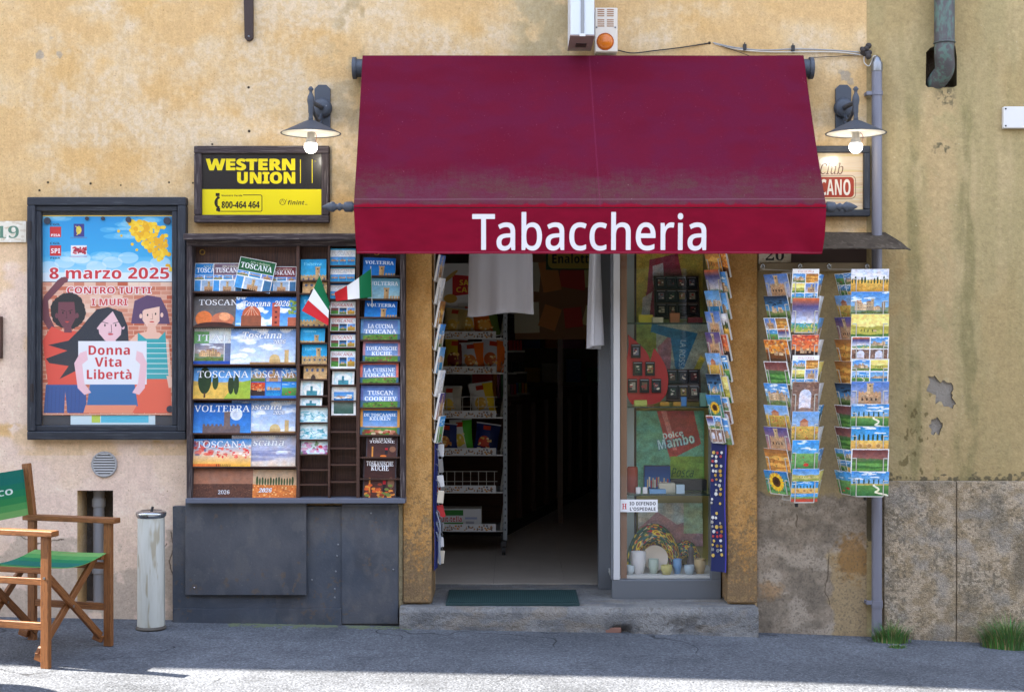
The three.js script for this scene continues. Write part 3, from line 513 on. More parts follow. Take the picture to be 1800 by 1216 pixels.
function multi(c, w, h, r, subs, title, cols = 2, border = '#fff') {
  rect(c, 0, 0, w, h, border); const top = title ? h * 0.14 : h * 0.03, rows = Math.ceil(subs.length / cols), m = w * 0.03, cw = (w - m * (cols + 1)) / cols, ch = (h - top - m * rows) / rows;
  subs.forEach((s, i) => { c.save(); c.translate(m + (i % cols) * (cw + m), top + Math.floor(i / cols) * (ch + m)); c.beginPath(); c.rect(0, 0, cw, ch); c.clip(); P[s](c, cw, ch, r); c.restore(); });
  if (title) say(c, title, w / 2, h * 0.11, h * 0.09, [200, 120, 120], { align: 'center', font: 'serif' });
}
P.multiA = (c, w, h, r) => multi(c, w, h, r, ['town', 'waves', 'hills', 'castle', 'poppies', 'road'], 'VOLTERRA');
P.multiB = (c, w, h, r) => multi(c, w, h, r, ['town', 'hills', 'road', 'sea'], null);
P.multiC = (c, w, h, r) => multi(c, w, h, r, ['castle', 'waves', 'poppies', 'lavender'], null);
P.multiD = (c, w, h, r) => multi(c, w, h, r, ['poppies', 'town', 'road', 'wheat'], null);
P.gates = (c, w, h, r) => multi(c, w, h, r, ['lavender', 'town', 'arch', 'arch'], null, 2, '#e8e2e8');
P.framed = (c, w, h, r) => multi(c, w, h, r, ['greens'], null, 1);
P.night = (c, w, h, r) => P.castle(c, w, h, r, [[70, 60, 130], [220, 140, 100]]);
P.ember = (c, w, h, r) => P.sunset(c, w, h, r, [[240, 120, 20], [250, 170, 50]], [120, 66, 30]);
P.back = (c, w, h, r) => { rect(c, 0, 0, w, h, [226, 226, 230]); rect(c, w * 0.5, h * 0.1, 2, h * 0.8, [180, 180, 190]); for (let i = 0; i < 3; i++) rect(c, w * 0.58, h * (0.5 + i * 0.14), w * 0.34, 2, [180, 180, 190]); };
const WHAT = { cypressRow: 'cypress row', town: 'hill town', hills: 'yellow hills', sunset: 'red sunset', poppies: 'poppy field', sunflower: 'sunflower', road: 'winding road', wheat: 'hay bale', castle: 'stone palace', arch: 'brick arch', lavender: 'misty lavender', storm: 'stormy sky', greens: 'green slopes', field: 'farmhouse field', sea: 'harbour', waves: 'golden furrows', duo: 'three strip landscape', multiA: 'six picture', multiB: 'four view', multiC: 'four picture', multiD: 'blue four picture', gates: 'old gates', framed: 'white framed slopes', night: 'dusk palace', ember: 'orange sunset', back: 'plain backed' };

// ---------------------------------------------------------------- the open book cabinet left of the door
const ZC = 0.105;                                                       // its front
{
  const o = thing('book_cabinet', 'shallow dark wooden cabinet full of guidebooks and calendars left of the door', 'cabinet', null);
  const rows = { a: [513, 574, 641, 702, 762, 821], b: [493, 516, 574, 603, 641, 667, 696, 714, 743, 773, 799, 826, 852], c: [467, 496, 526, 554, 583, 611, 649, 677, 705, 731, 759, 788, 817, 847], d: [485, 526, 558, 598, 636, 674, 717, 765, 804, 842] };
  part(o, 'back_panel', pspan(328, 428, 712, 884, 0.004, 0.016), M.darkWood);
  part(o, 'stile', pspan(327, 432, 337, 876, 0.016, ZC, 0.004), M.worn);
  part(o, 'stile', pspan(703, 432, 712, 876, 0.016, ZC, 0.004), M.worn);
  part(o, 'top_rail', pspan(327, 422, 712, 432, 0.016, ZC - 0.003, 0.003), M.worn);
  const cor = part(o, 'cornice', pspan(321, 410, 718, 421.5, 0.004, 0.16, 0.006), tinted(scaled(worn, 1.8), 0.75)); cor.geometry.rotateX(0);
  part(o, 'bottom_ledge', pspan(325, 876, 712, 885, 0.004, 0.125, 0.004), std([104, 108, 122], 0.6, { bumpMap: fineBump(4), bumpScale: 0.0012 }));
  for (const [a, b] of [[520.5, 526], [576, 579.5], [626, 631.5]]) part(o, 'divider', pspan(a, 432, b, 876, 0.016, ZC - 0.006, 0.0015), M.darkWood);
  for (const [k, a, b] of [['a', 337, 520.5], ['b', 526, 576], ['c', 579.5, 626], ['d', 631.5, 703]]) for (const y of rows[k]) part(o, 'shelf', pspan(a, y - 1.2, b, y + 1.4, 0.016, ZC - 0.014), M.darkWood);
  for (const [a, b] of [[355, 443], [662, 444]]) { const g = new THREE.TorusGeometry(0.013, 0.003, 6, 16); g.translate(X(a, 0.02), Y(b, 0.02), 0.02); part(o, 'ring', g, M.brass); }
}
// books, magazines and calendars; all stand on the cabinet's shelves
const seedOf = rng(4242);
function book(name, category, label, group, [x0, y0, x1, y1], draw, { z = 0.086, roll = 0, t = 0.01, lean = 0.03, atlas = A1, mat = M.print, res = 3, bend = 0 } = {}) {
  const w = W(x1 - x0, z), h = W(y1 - y0, z), r = rng(Math.floor(seedOf() * 1e9));
  const uv = atlas.put((x1 - x0) * res, (y1 - y0) * res, (c, cw, ch) => draw(c, cw, ch, r), 0.8, 0.16), g = printed(w, h, t, uv, bend);
  g.translate(0, h / 2, -t / 2);
  const o = single(name, label, category, g, [M.paper, mat], group);
  o.position.set(X((x0 + x1) / 2, z), Y(y1, z) + 0.0005, z - Math.abs(Math.sin(R(roll))) * 0.01); o.rotation.set(-Math.atan2(lean, h), 0, R(roll));
  return o;
}
const spiral = (c, w) => { for (let x = w * 0.04; x < w * 0.97; x += 9) blob(c, x, 5, 1.8, 3, 'rgba(60,60,70,0.7)'); };
const script = (c, s, x, y, size, f = '#fff', fit = 0) => say(c, s, x, y, size, f, { font: 'serif', weight: 'bold', italic: true, edge: ['rgba(40,50,90,0.6)', 3], fit });
const caps = (c, s, x, y, size, fit = 0, f = '#fff') => say(c, s, x, y, size, f, { font: 'serif', edge: ['rgba(30,30,60,0.45)', 2], fit });
const magazine = (word, col) => (c, w, h, r) => { rect(c, 0, 0, w, h, '#f4f2ee'); rect(c, 4, 4, w - 8, h * 0.4, col); say(c, word, 12, h * 0.34, h * 0.24, '#fff', { font: 'serif', weight: 'bold', fit: w * 0.86 }); say(c, 'Arte e Bellezze', w * 0.3, h * 0.15, h * 0.09, [230, 230, 200], { font: 'serif' }); for (let i = 0; i < 3; i++) { c.save(); c.translate(4 + i * w * 0.33, h * 0.44); c.beginPath(); c.rect(0, 0, w * 0.3, h * 0.14); c.clip(); P[['town', 'sea', 'castle'][i]](c, w * 0.3, h * 0.14, r); c.restore(); } c.save(); c.translate(w * 0.26, h * 0.62); c.beginPath(); c.rect(0, 0, w * 0.48, h * 0.38); c.clip(); P.castle(c, w * 0.48, h * 0.5, r, [[150, 180, 210], [200, 200, 200]]); c.restore(); rect(c, 4, h * 0.62, w * 0.2, h * 0.38, [70, 150, 210]); rect(c, w * 0.78, h * 0.62, w * 0.2, h * 0.38, [60, 110, 150]); };
const MG = 'magazines on the top cabinet shelf', CG = 'wall calendars in the cabinet', GG = 'guidebooks in the cabinet', KG = 'cookbooks in the cabinet';
book('magazine', 'magazine', 'blue headed Tuscany magazine at left end of the cabinet top shelf', MG, [340, 461, 392, 511.5], magazine('TOSCANA', [40, 130, 200]), { z: 0.058, t: 0.005 });
book('magazine', 'magazine', 'mauve headed magazine beside the blue one on the cabinet top shelf', MG, [373, 461, 424, 511.5], magazine('TUSCANY', [120, 96, 110]), { z: 0.069, t: 0.005 });
book('magazine', 'magazine', 'dark red headed magazine at right end of the cabinet top shelf', MG, [468, 467, 519.5, 511.5], magazine('TOSKANA', [120, 44, 50]), { z: 0.069, t: 0.005 });
book('magazine', 'magazine', 'tilted green headed magazine leaning in front on the cabinet top shelf', MG, [409, 454, 474, 510], magazine('TOSCANA', [30, 96, 54]), { z: 0.09, t: 0.005, roll: -11 });
const dome = (c, w, h, x, s) => { blob(c, x, h * 0.9 - s * 0.45, s * 0.5, s * 0.5, [196, 96, 60]); for (let i = -2; i < 3; i++) path(c, [[x, h * 0.9 - s * 0.95], [x + i * s * 0.2, h * 0.9 - s * 0.4]], null, [[240, 210, 180], 2]); rect(c, x - s * 0.55, h * 0.9 - s * 0.42, s * 1.1, s, [150, 84, 56]); };
book('wall_calendar', 'calendar', 'brown calendar with straw hats, upper left of the calendar column', CG, [338, 520, 415, 573], (c, w, h, r) => { grad(c, 0, 0, w, h, [[96, 90, 88], [120, 112, 106]]); blob(c, w * 0.25, h * 0.75, w * 0.19, h * 0.26, [226, 120, 60]); blob(c, w * 0.68, h * 0.78, w * 0.26, h * 0.24, [206, 116, 80]); blob(c, w * 0.72, h * 0.68, w * 0.13, h * 0.14, [240, 160, 110]); blob(c, w * 0.5, h * 1.0, w * 0.45, h * 0.14, [70, 36, 26]); caps(c, 'TOSCANA', w * 0.12, h * 0.3, h * 0.26, w * 1.05); spiral(c, w); }, { z: 0.076 });
book('wall_calendar', 'calendar', 'calendar with red cathedral dome and bell tower lettered Toscana 2026', CG, [413, 521, 519.5, 573], (c, w, h, r) => { grad(c, 0, 0, w, h, [[30, 110, 200], [120, 180, 236]]); clouds(c, w, h * 1.2, r, 8, 'rgba(255,255,255,0.75)'); dome(c, w, h, w * 0.26, h * 0.62); rect(c, w * 0.6, h * 0.2, w * 0.13, h * 0.8, [196, 90, 66]); for (let i = 0; i < 4; i++) rect(c, w * 0.645, h * (0.3 + i * 0.18), w * 0.04, h * 0.07, [110, 44, 40]); rect(c, w * 0.86, h * 0.7, w * 0.14, h * 0.3, [190, 100, 70]); flecks(c, w * 0.88, h * 0.1, w * 0.12, h * 0.5, r, 30, [[120, 150, 50], [160, 180, 80]], 7); script(c, 'Toscana  2026', w * 0.1, h * 0.32, h * 0.26, '#fff', w * 0.78); spiral(c, w); });
book('wall_calendar', 'calendar', 'calendar with green white header lettered Italia above a city view', CG, [335, 576, 408, 640], (c, w, h, r) => { grad(c, 0, 0, w, h, [[226, 232, 226], [220, 220, 220]]); rect(c, 0, h * 0.1, w * 0.42, h * 0.34, [120, 176, 110]); c.save(); c.translate(w * 0.08, h * 0.42); c.beginPath(); c.rect(0, 0, w * 0.7, h * 0.5); c.clip(); P.town(c, w * 0.7, h * 0.5, r, [[130, 130, 150], [220, 190, 160]]); c.restore(); rect(c, w * 0.8, h * 0.42, w * 0.2, h * 0.5, [110, 120, 150]); rect(c, 0, h * 0.91, w, h * 0.09, [40, 80, 170]); caps(c, 'ITALIA', w * 0.12, h * 0.36, h * 0.24, w * 1.2); spiral(c, w); }, { z: 0.076 });
const pale = (y) => (c, w, h, r) => { grad(c, 0, 0, w, h, [[130, 164, 216], [220, 228, 240]]); clouds(c, w, h, r, 11, 'rgba(255,255,255,0.5)'); blob(c, w * 0.68, h * 0.86, w * 0.08, h * 0.14, [222, 190, 130]); rect(c, w * 0.6, h * 0.86, w * 0.17, h * 0.14, [206, 170, 112]); rect(c, w * 0.83, h * 0.6, w * 0.065, h * 0.4, [206, 172, 116]); rect(c, w * 0.3, h * 0.94, w * 0.7, h * 0.06, [170, 130, 84]); script(c, 'Toscana', w * 0.16, h * 0.28, h * 0.26, '#fff', w * 0.62); script(c, '2026', w * 0.64, h * 0.43, h * 0.16); spiral(c, w); };
book('wall_calendar', 'calendar', 'pale sky calendar beside the Italia calendar in the third row', CG, [404, 577, 518.5, 640], pale());
book('wall_calendar', 'calendar', 'calendar with tall cypresses on a yellow field lettered Toscana', CG, [334, 645.5, 439, 701], (c, w, h, r) => { grad(c, 0, 0, w, h, [[70, 140, 210], [190, 214, 230]]); hill(c, w, h, h * 0.46, h * 0.08, [214, 176, 92], 3); hill(c, w, h, h * 0.6, h * 0.1, [226, 180, 80], 8); path(c, [[w * 0.55, h], [w * 0.75, h * 0.5], [w, h * 0.4], [w, h]], [156, 180, 60]); blob(c, w * 0.23, h * 0.42, w * 0.11, h * 0.42, [40, 60, 30]); rect(c, w * 0.22, h * 0.8, w * 0.03, h * 0.16, [90, 60, 40]); blob(c, w * 0.41, h * 0.46, w * 0.05, h * 0.24, [50, 70, 34]); blob(c, w * 0.67, h * 0.55, w * 0.05, h * 0.3, [44, 60, 30]); blob(c, w * 0.76, h * 0.55, w * 0.045, h * 0.31, [50, 66, 34]); caps(c, 'TOSCANA', w * 0.1, h * 0.32, h * 0.3, w * 0.86); spiral(c, w); });
book('wall_calendar', 'calendar', 'collage calendar of small town views right of the cypress calendar', CG, [428, 646, 520, 700], (c, w, h, r) => { rect(c, 0, 0, w, h, [60, 110, 190]); for (let i = 0; i < 3; i++) for (let j = 0; j < 2; j++) { c.save(); c.translate(w * (0.12 + i * 0.3), h * (0.02 + j * 0.46)); c.beginPath(); c.rect(0, 0, w * 0.28, h * 0.43); c.clip(); P[['town', 'castle', 'town', 'sunset', 'sea', 'poppies'][i + j * 3]](c, w * 0.28, h * 0.43, r); c.restore(); } caps(c, 'TOSCANA', w * 0.08, h * 0.32, h * 0.3, w * 0.88); spiral(c, w); }, { z: 0.076 });
book('wall_calendar', 'calendar', 'blue calendar of a moonlit castle lettered Volterra', CG, [334, 708, 440, 761], (c, w, h, r) => { grad(c, 0, 0, w, h, [[30, 90, 170], [70, 140, 210]]); blob(c, w * 0.75, h * 0.38, w * 0.1, w * 0.1, [220, 224, 232]); blob(c, w * 0.73, h * 0.4, w * 0.04, w * 0.05, [196, 204, 218]); rect(c, w * 0.2, h * 0.76, w * 0.62, h * 0.24, [110, 92, 90]); for (let i = 0; i < 9; i++) rect(c, w * (0.2 + i * 0.07), h * 0.7, w * 0.04, h * 0.08, [110, 92, 90]); rect(c, w * 0.55, h * 0.28, w * 0.1, h * 0.6, [120, 98, 90]); caps(c, 'VOLTERRA', w * 0.05, h * 0.3, h * 0.3, w * 0.92); spiral(c, w); });
book('wall_calendar', 'calendar', 'pale sky calendar half hidden behind the moonlit castle calendar', CG, [405, 704, 518.5, 761], pale(), { z: 0.075 });
book('wall_calendar', 'calendar', 'calendar with red clouds at sunset over dark trees', CG, [334, 771, 440, 820], (c, w, h, r) => { grad(c, 0, 0, w, h, [[70, 150, 226], [236, 200, 180], [250, 180, 60]]); flecks(c, 0, h * 0.1, w * 0.35, h * 0.5, r, 26, ['rgba(60,70,120,0.55)', 'rgba(236,80,60,0.6)'], 13); flecks(c, w * 0.3, h * 0.2, w * 0.7, h * 0.5, r, 50, [[226, 60, 60], [240, 110, 90], 'rgba(255,240,230,0.7)'], 7); rect(c, 0, h * 0.9, w * 0.5, h * 0.1, [236, 120, 50]); for (let i = 0; i < 8; i++) cyp(c, w * (0.43 + i * 0.032), h, h * 0.1, [30, 24, 24]); caps(c, 'TOSCANA', w * 0.08, h * 0.32, h * 0.32, w * 0.84); spiral(c, w); });
book('wall_calendar', 'calendar', 'mauve cloud calendar in script beside the red sunset calendar', CG, [405, 765, 518.5, 820], (c, w, h, r) => { grad(c, 0, 0, w, h, [[214, 214, 226], [190, 190, 214], [246, 220, 190]]); for (let i = 0; i < 8; i++) blob(c, r() * w, h * (0.5 + r() * 0.3), w * 0.3, h * 0.05, 'rgba(120,124,170,0.4)'); clouds(c, w, h * 0.6, r, 5); script(c, 'Toscana', w * 0.1, h * 0.34, h * 0.32, '#fff', w * 0.72); spiral(c, w); }, { z: 0.075 });
book('wall_calendar', 'calendar', 'brown ploughed field calendar on the bottom shelf numbered 2026', CG, [338, 824, 443, 875], (c, w, h, r) => { grad(c, 0, 0, w, h, [[150, 104, 84], [176, 120, 92], [180, 122, 90]]); rect(c, 0, h * 0.5, w, h * 0.5, [92, 58, 44]); flecks(c, 0, h * 0.5, w, h * 0.5, r, 260, [[60, 36, 30], [130, 84, 60], [110, 70, 50]], 2.6); hill(c, w, h * 0.52, h * 0.3, h * 0.05, [164, 112, 86], 4); caps(c, '2026', w * 0.42, h * 0.86, h * 0.18); });
book('wall_calendar', 'calendar', 'orange calendar with a cypress avenue on the bottom shelf', CG, [443, 825, 520, 875], (c, w, h, r) => { grad(c, 0, 0, w, h, [[190, 160, 130], [226, 180, 130]]); hill(c, w, h, h * 0.55, h * 0.05, [216, 120, 56], 2); flecks(c, 0, h * 0.55, w, h * 0.45, r, 90, [[236, 150, 70], [180, 90, 44], [246, 190, 120]], 4); for (let i = 0; i < 14; i++) cyp(c, w * (0.1 + i * 0.062), h * 0.56, h * (0.22 + r() * 0.1), [60, 70, 40]); script(c, '2026', w * 0.14, h * 0.8, h * 0.2); });
const volt = (word = 'Volterra', low = 0.62) => (c, w, h, r) => { grad(c, 0, 0, w, h, [[26, 150, 206], [70, 180, 222]]); say(c, word, w * 0.1, h * 0.3, h * 0.2, [130, 214, 240], { font: 'serif', weight: 'bold', italic: true }); tower(c, w * 0.66, h * low, w * 0.17, h * 0.42); for (let i = 0; i < 9; i++) rect(c, w * i * 0.12, h * (low - 0.05), w * 0.07, h * 0.07, [206, 168, 110]); rect(c, 0, h * low, w, h * 0.4, [196, 160, 108]); flecks(c, 0, h * low, w, h * 0.38, r, 40, ['rgba(120,90,60,0.5)', 'rgba(240,210,160,0.4)'], 4); for (let i = 0; i < 5; i++) rect(c, w * (0.08 + i * 0.2), h * (low + 0.1), w * 0.07, h * 0.1, [80, 90, 110]); };
const stone = (c, w, h, r) => { rect(c, 0, 0, w, h, [202, 160, 106]); flecks(c, 0, 0, w, h, r, 60, ['rgba(130,96,60,0.5)', 'rgba(236,200,150,0.5)'], 4); for (let i = 0; i < 4; i++) rect(c, w * (0.1 + i * 0.22), h * 0.2, w * 0.1, h * 0.22, [84, 96, 120]); blob(c, w * 0.42, h * 0.95, w * 0.1, h * 0.3, [70, 50, 40]); };
const etch = (tall) => (c, w, h, r) => { rect(c, 0, 0, w, h, [240, 240, 234]); rect(c, w * 0.1, h * 0.1, w * 0.8, h * 0.86, [196, 222, 222]); blob(c, w * 0.5, h * 0.62, w * 0.36, h * 0.44, [236, 240, 236]); rect(c, w * 0.28, h * 0.66, w * 0.46, h * 0.34, [70, 140, 150]); rect(c, w * 0.44, h * 0.36, w * 0.1, h * 0.5, [60, 126, 140]); };
const sketch = (c, w, h, r) => { rect(c, 0, 0, w, h, [212, 232, 232]); flecks(c, 0, h * 0.3, w, h * 0.6, r, 50, ['rgba(40,140,160,0.55)', 'rgba(120,190,200,0.6)', 'rgba(250,255,255,0.7)'], 7); path(c, [[w * 0.1, h * 0.6], [w * 0.4, h * 0.45], [w * 0.5, h * 0.7], [w * 0.8, h * 0.4], [w * 0.92, h * 0.66]], null, [[40, 130, 150], 2]); for (let y = 6; y < h; y += 8) blob(c, 4, y, 2.5, 1.4, [120, 120, 130]); };
[[[528, 455, 573, 492], volt('Volterra', 0.8), 'small turquoise Volterra guide at top of the narrow column'], [[531, 494.5, 574, 515], stone, 'guide with stone facade under the topmost turquoise guide'], [[527, 518, 574, 573.5], volt('Volterra', 0.84), 'tall turquoise guide half hidden by the left flag'], [[527, 576, 570, 602.5], volt('Volterra', 0.9), 'turquoise tower guide directly below the left flag'], [[530, 605, 574, 640.5], volt(), 'turquoise tower guide with town houses, fifth in the narrow column'], [[533, 643, 574, 666.5], stone, 'guide with stone palace windows in the middle of the narrow column'], [[527, 669, 567, 695.5], etch(), 'white booklet with teal etching, upper of two in the narrow column'], [[526.5, 698, 565, 713.5], etch(), 'white booklet with teal etching, lower of two in the narrow column'], [[527, 716, 575, 742.5], sketch, 'upper spiral sketchbook of two in the narrow column'], [[526.5, 745, 575, 772.5], sketch, 'lower spiral sketchbook of two in the narrow column'], [[528, 775, 575, 798.5], (c, w, h, r) => { rect(c, 0, 0, w, h, [214, 226, 226]); flecks(c, 10, h * 0.1, w, h * 0.85, r, 40, [[206, 150, 180], [226, 180, 196], [170, 110, 150], [120, 150, 110], [200, 60, 70]], 9); for (let y = 6; y < h; y += 8) blob(c, 4, y, 2.5, 1.4, [120, 120, 130]); }, 'spiral notebook with pink roses, lowest in the narrow column']].forEach(([b, d, l], i) => book(i > 7 ? 'spiral_notebook' : 'guidebook', i > 7 ? 'notebook' : 'guidebook', l, GG, b, d, { t: 0.007, lean: 0.018, roll: [0.6, -0.4, 0, -1, 0.8, 0, -1.2, -0.6, 0.4, 1, 0][i] }));
const strip = (word, col, pics = 'g', blue = false) => (c, w, h, r) => { rect(c, 0, 0, w, h, '#f2f1ec'); rect(c, 0, 0, w, h * 0.1, col); if (blue) { rect(c, 0, h * 0.5, w, h * 0.5, [70, 170, 210]); } say(c, word, w * 0.05, h * (h > w * 0.7 ? 0.34 : 0.4), h * (h > w * 0.7 ? 0.2 : 0.3), blue ? [200, 200, 206] : [190, 50, 50], { font: 'serif', fit: w * 0.84 }); for (let i = 0; i < 3; i++) { c.save(); c.translate(w * (0.04 + i * 0.32), h * (h > w * 0.7 ? 0.42 : 0.5)); c.beginPath(); c.rect(0, 0, w * 0.29, h * 0.46); c.clip(); if (blue) P.sea(c, w * 0.29, h * 0.46, r); else P[['greens', 'storm', 'field'][i]](c, w * 0.29, h * 0.46, r); c.restore(); } };
[[[580, 436, 624, 466], strip('TOSCANA', [60, 170, 214], 'b', true), 'blue Toscana booklet at the very top of the slim column'], [[580, 469, 623, 495], strip('TOSCANA', [60, 170, 214], 'b', true), 'pale blue booklet second from top of the slim column'], [[580, 498, 624, 525], strip('TOSCANE', [60, 120, 190], 'b', true), 'booklet behind the right flag in the slim column'], [[580, 528.5, 624, 553], strip('TOSKANA', [200, 200, 200]), 'Toskana booklet with red lettering below the right flag'], [[580, 556, 624.5, 582], strip('TOSCANE', [226, 90, 80]), 'Toscane booklet with red top band in the slim column'], [[580, 585.5, 624, 610], strip('TUSCANY', [60, 70, 140]), 'Tuscany booklet with navy top band in the slim column'], [[580, 613.5, 624, 648], strip('TOSCANA', [50, 140, 80]), 'tall Toscana booklet with green top band in the slim column'], [[583, 652, 622, 676], etch(), 'white booklet with teal etching in the slim column'], [[582, 680, 625, 730], (c, w, h, r) => { rect(c, 0, 0, w, h, '#f0efea'); c.save(); c.translate(w * 0.1, h * 0.18); c.beginPath(); c.rect(0, 0, w * 0.8, h * 0.76); c.clip(); P.sea(c, w * 0.8, h * 0.4, r); grad(c, 0, h * 0.34, w, h * 0.5, [[110, 120, 110], [40, 84, 70]]); clouds(c, w * 0.8, h * 0.3, r, 5, 'rgba(255,255,255,0.8)'); c.restore(); }, 'white framed landscape print at bottom of the slim column']].forEach(([b, d, l], i) => book('booklet', 'booklet', l, GG, b, d, { t: 0.006, lean: 0.018, roll: [0, 0.4, 0, -0.3, 0, 0.5, 0, -0.8, 0][i] }));
const volt2 = (dull) => (c, w, h, r) => { grad(c, 0, 0, w, h, dull ? [[110, 170, 196], [160, 200, 214]] : [[10, 90, 176], [30, 130, 206]]); say(c, 'VOLTERRA', w * 0.06, h * 0.36, h * 0.26, '#f6f6fa', { font: 'serif', weight: 'bold', fit: w * 0.88 }); tower(c, w * 0.58, h, w * 0.15, h * 0.52, [206, 164, 110]); for (let i = 0; i < 4; i++) rect(c, w * (0.7 + i * 0.08), h * 0.84, w * 0.05, h * 0.16, [196, 156, 104]); };
const cook = (a, b, frame, top = [80, 110, 170], dark = false) => (c, w, h, r) => { rect(c, 0, 0, w, h, frame); const m = w * 0.07; if (dark) { grad(c, m * 0.6, 3, w - m * 1.2, h, [[58, 36, 34], [84, 48, 40]]); rect(c, w * 0.18, h * 0.5, w * 0.05, h * 0.5, [214, 140, 60]); blob(c, w * 0.55, h * 0.96, w * 0.1, h * 0.06, [230, 120, 40]); rect(c, w * 0.6, h * 0.56, w * 0.09, h * 0.1, [180, 30, 40]); rect(c, w * 0.6, h * 0.66, w * 0.09, h * 0.2, [36, 30, 34]); blob(c, w * 0.84, h * 0.62, w * 0.1, h * 0.14, [140, 96, 72]); if (h > w * 1.02) { for (let i = 0; i < 40; i++) blob(c, w * (0.1 + r() * 0.8), h * (0.66 + r() * 0.32), w * 0.07, h * 0.035, [[206, 90, 40], [226, 140, 60], [150, 60, 40], [120, 130, 60], [90, 50, 40]][i % 5]); } } else { grad(c, m, 8, w - 2 * m, h * 0.62, [top, [140, 170, 214]]); hill(c, w, h, h * 0.72, h * 0.05, [70, 110, 130], 2); path(c, [[m, h], [m, h * 0.8], [w * 0.4, h * 0.74], [w - m, h * 0.72], [w - m, h]], [92, 140, 50]); flecks(c, m, h * 0.8, w - 2 * m, h * 0.2, r, 26, [[120, 160, 60], [70, 100, 40], [130, 90, 60]], 6); if (h > w * 0.6) { for (let i = 0; i < 22; i++) blob(c, w * (0.1 + r() * 0.8), h * (0.84 + r() * 0.14), w * 0.06, h * 0.05, [[190, 120, 90], [120, 70, 44], [220, 190, 150], [170, 60, 40]][i % 4]); } } const k = h > w * 0.62 ? 0.62 : 1; say(c, a, w * 0.5, h * (dark ? 0.2 : 0.4 * k + 0.04), h * 0.26 * k, '#fff', { font: 'serif', weight: 'bold', align: 'center', fit: w * (a.length > 9 ? 0.82 : 0.64) }); say(c, b, w * 0.5, h * (dark ? 0.32 : 0.7 * k), h * 0.27 * k, '#fff', { font: 'serif', weight: 'bold', align: 'center', fit: w * (b.length > 6 ? 0.8 : 0.54) }); };
[[[637, 452, 694, 484.5], volt2(), 'bright blue Volterra book at top of the right column', 'g'], [[646, 488, 702, 525.5], volt2(true), 'faded pale Volterra book second from top in the right column', 'g'], [[640, 528, 697, 557.5], volt2(), 'bright blue Volterra book third from top in the right column', 'g'], [[633, 560, 703, 597], cook('LA CUCINA', 'TOSCANA', [110, 160, 206]), 'pale blue framed Italian cookbook La Cucina Toscana'], [[637, 600, 703, 635], cook('TOSKANISCHE', 'KÜCHE', [200, 140, 150]), 'pink framed German cookbook with a blue cover'], [[632.5, 638, 700, 673], cook('LA CUISINE', 'TOSCANE', [232, 120, 104]), 'salmon framed French cookbook with a blue cover'], [[633, 677, 703, 716], cook('TUSCAN', 'COOKERY', [110, 120, 180]), 'violet framed English cookbook Tuscan Cookery'], [[632.5, 719, 702, 764], cook('DE TOSCAANSE', 'KEUKEN', [230, 160, 80], [40, 110, 180]), 'orange framed Dutch cookbook with a meal on its cover'], [[643, 767, 698, 803], cook('CUISINE', 'TOSCANE', [70, 60, 64], 0, true), 'dark brown French cookbook with a wine bottle near the bottom'], [[637, 805.5, 695, 875], cook('TOSKANISCHE', 'KÜCHE', [64, 56, 60], 0, true), 'dark brown German cookbook with a laid table on the lowest shelf']].forEach(([b, d, l, k], i) => book(k ? 'guidebook' : 'cookbook', k ? 'guidebook' : 'cookbook', l, k ? GG : KG, b, d, { t: 0.013, lean: 0.022, roll: [-2, -1, -1.5, -0.6, -0.3, 0.4, -0.3, -0.3, -0.6, -1][i] }));
// two little national flags stuck in the cabinet front
{
  const uv = A1.put(96, 64, (c, w, h) => { rect(c, 0, 0, w / 3, h, [0, 110, 66]); rect(c, w / 3, 0, w / 3, h, [240, 240, 238]); rect(c, w * 2 / 3, 0, w / 3, h, [208, 34, 42]); });
  const fl = (label, [ht, hb, ft, fb], stick, z, sag, group = 'small tricolour flags on the cabinet') => {
    const o = thing('small_flag', label, 'flag', group), q = (p, zz) => V(X(p[0], zz), Y(p[1], zz), zz);
    const g = thickSheet(14, 10, (u, v) => { const a = q(ht, z), b = q(hb, z), c = q(ft, z + 0.02), d = q(fb, z + 0.02), top = a.clone().lerp(c, u), bot = b.clone().lerp(d, u), p = bot.lerp(top, v); p.z += sag * Math.sin(u * 5.5 + v * 1.6) * (0.3 + u * 0.7); p.y -= 0.006 * Math.sin(u * Math.PI) * v; return p; }, 0.0008);
    const n = g.attributes.uv; for (let i = 0; i < n.count; i++) n.setXY(i, uv[0] + Math.min(1, Math.max(0, n.getX(i))) * (uv[2] - uv[0]), uv[1] + n.getY(i) * (uv[3] - uv[1]));
    part(o, 'cloth', g, M.print); part(o, 'stick', rod(q(stick[0], z), q(stick[1], ZC), 0.0022, 0.0022, 6), M.paper); return o;
  };
  fl('small tricolour flag drooping diagonally in front of the narrow column', [[561.5, 484], [579, 533], [530.5, 546], [576, 572]], [[560, 480], [581, 545]], 0.15, 0.012);
  fl('small tricolour flag flying left across the slim booklet column', [[652, 472], [653, 522], [588, 514], [590, 529]], [[651.5, 468], [654, 540]], 0.15, 0.012);
}
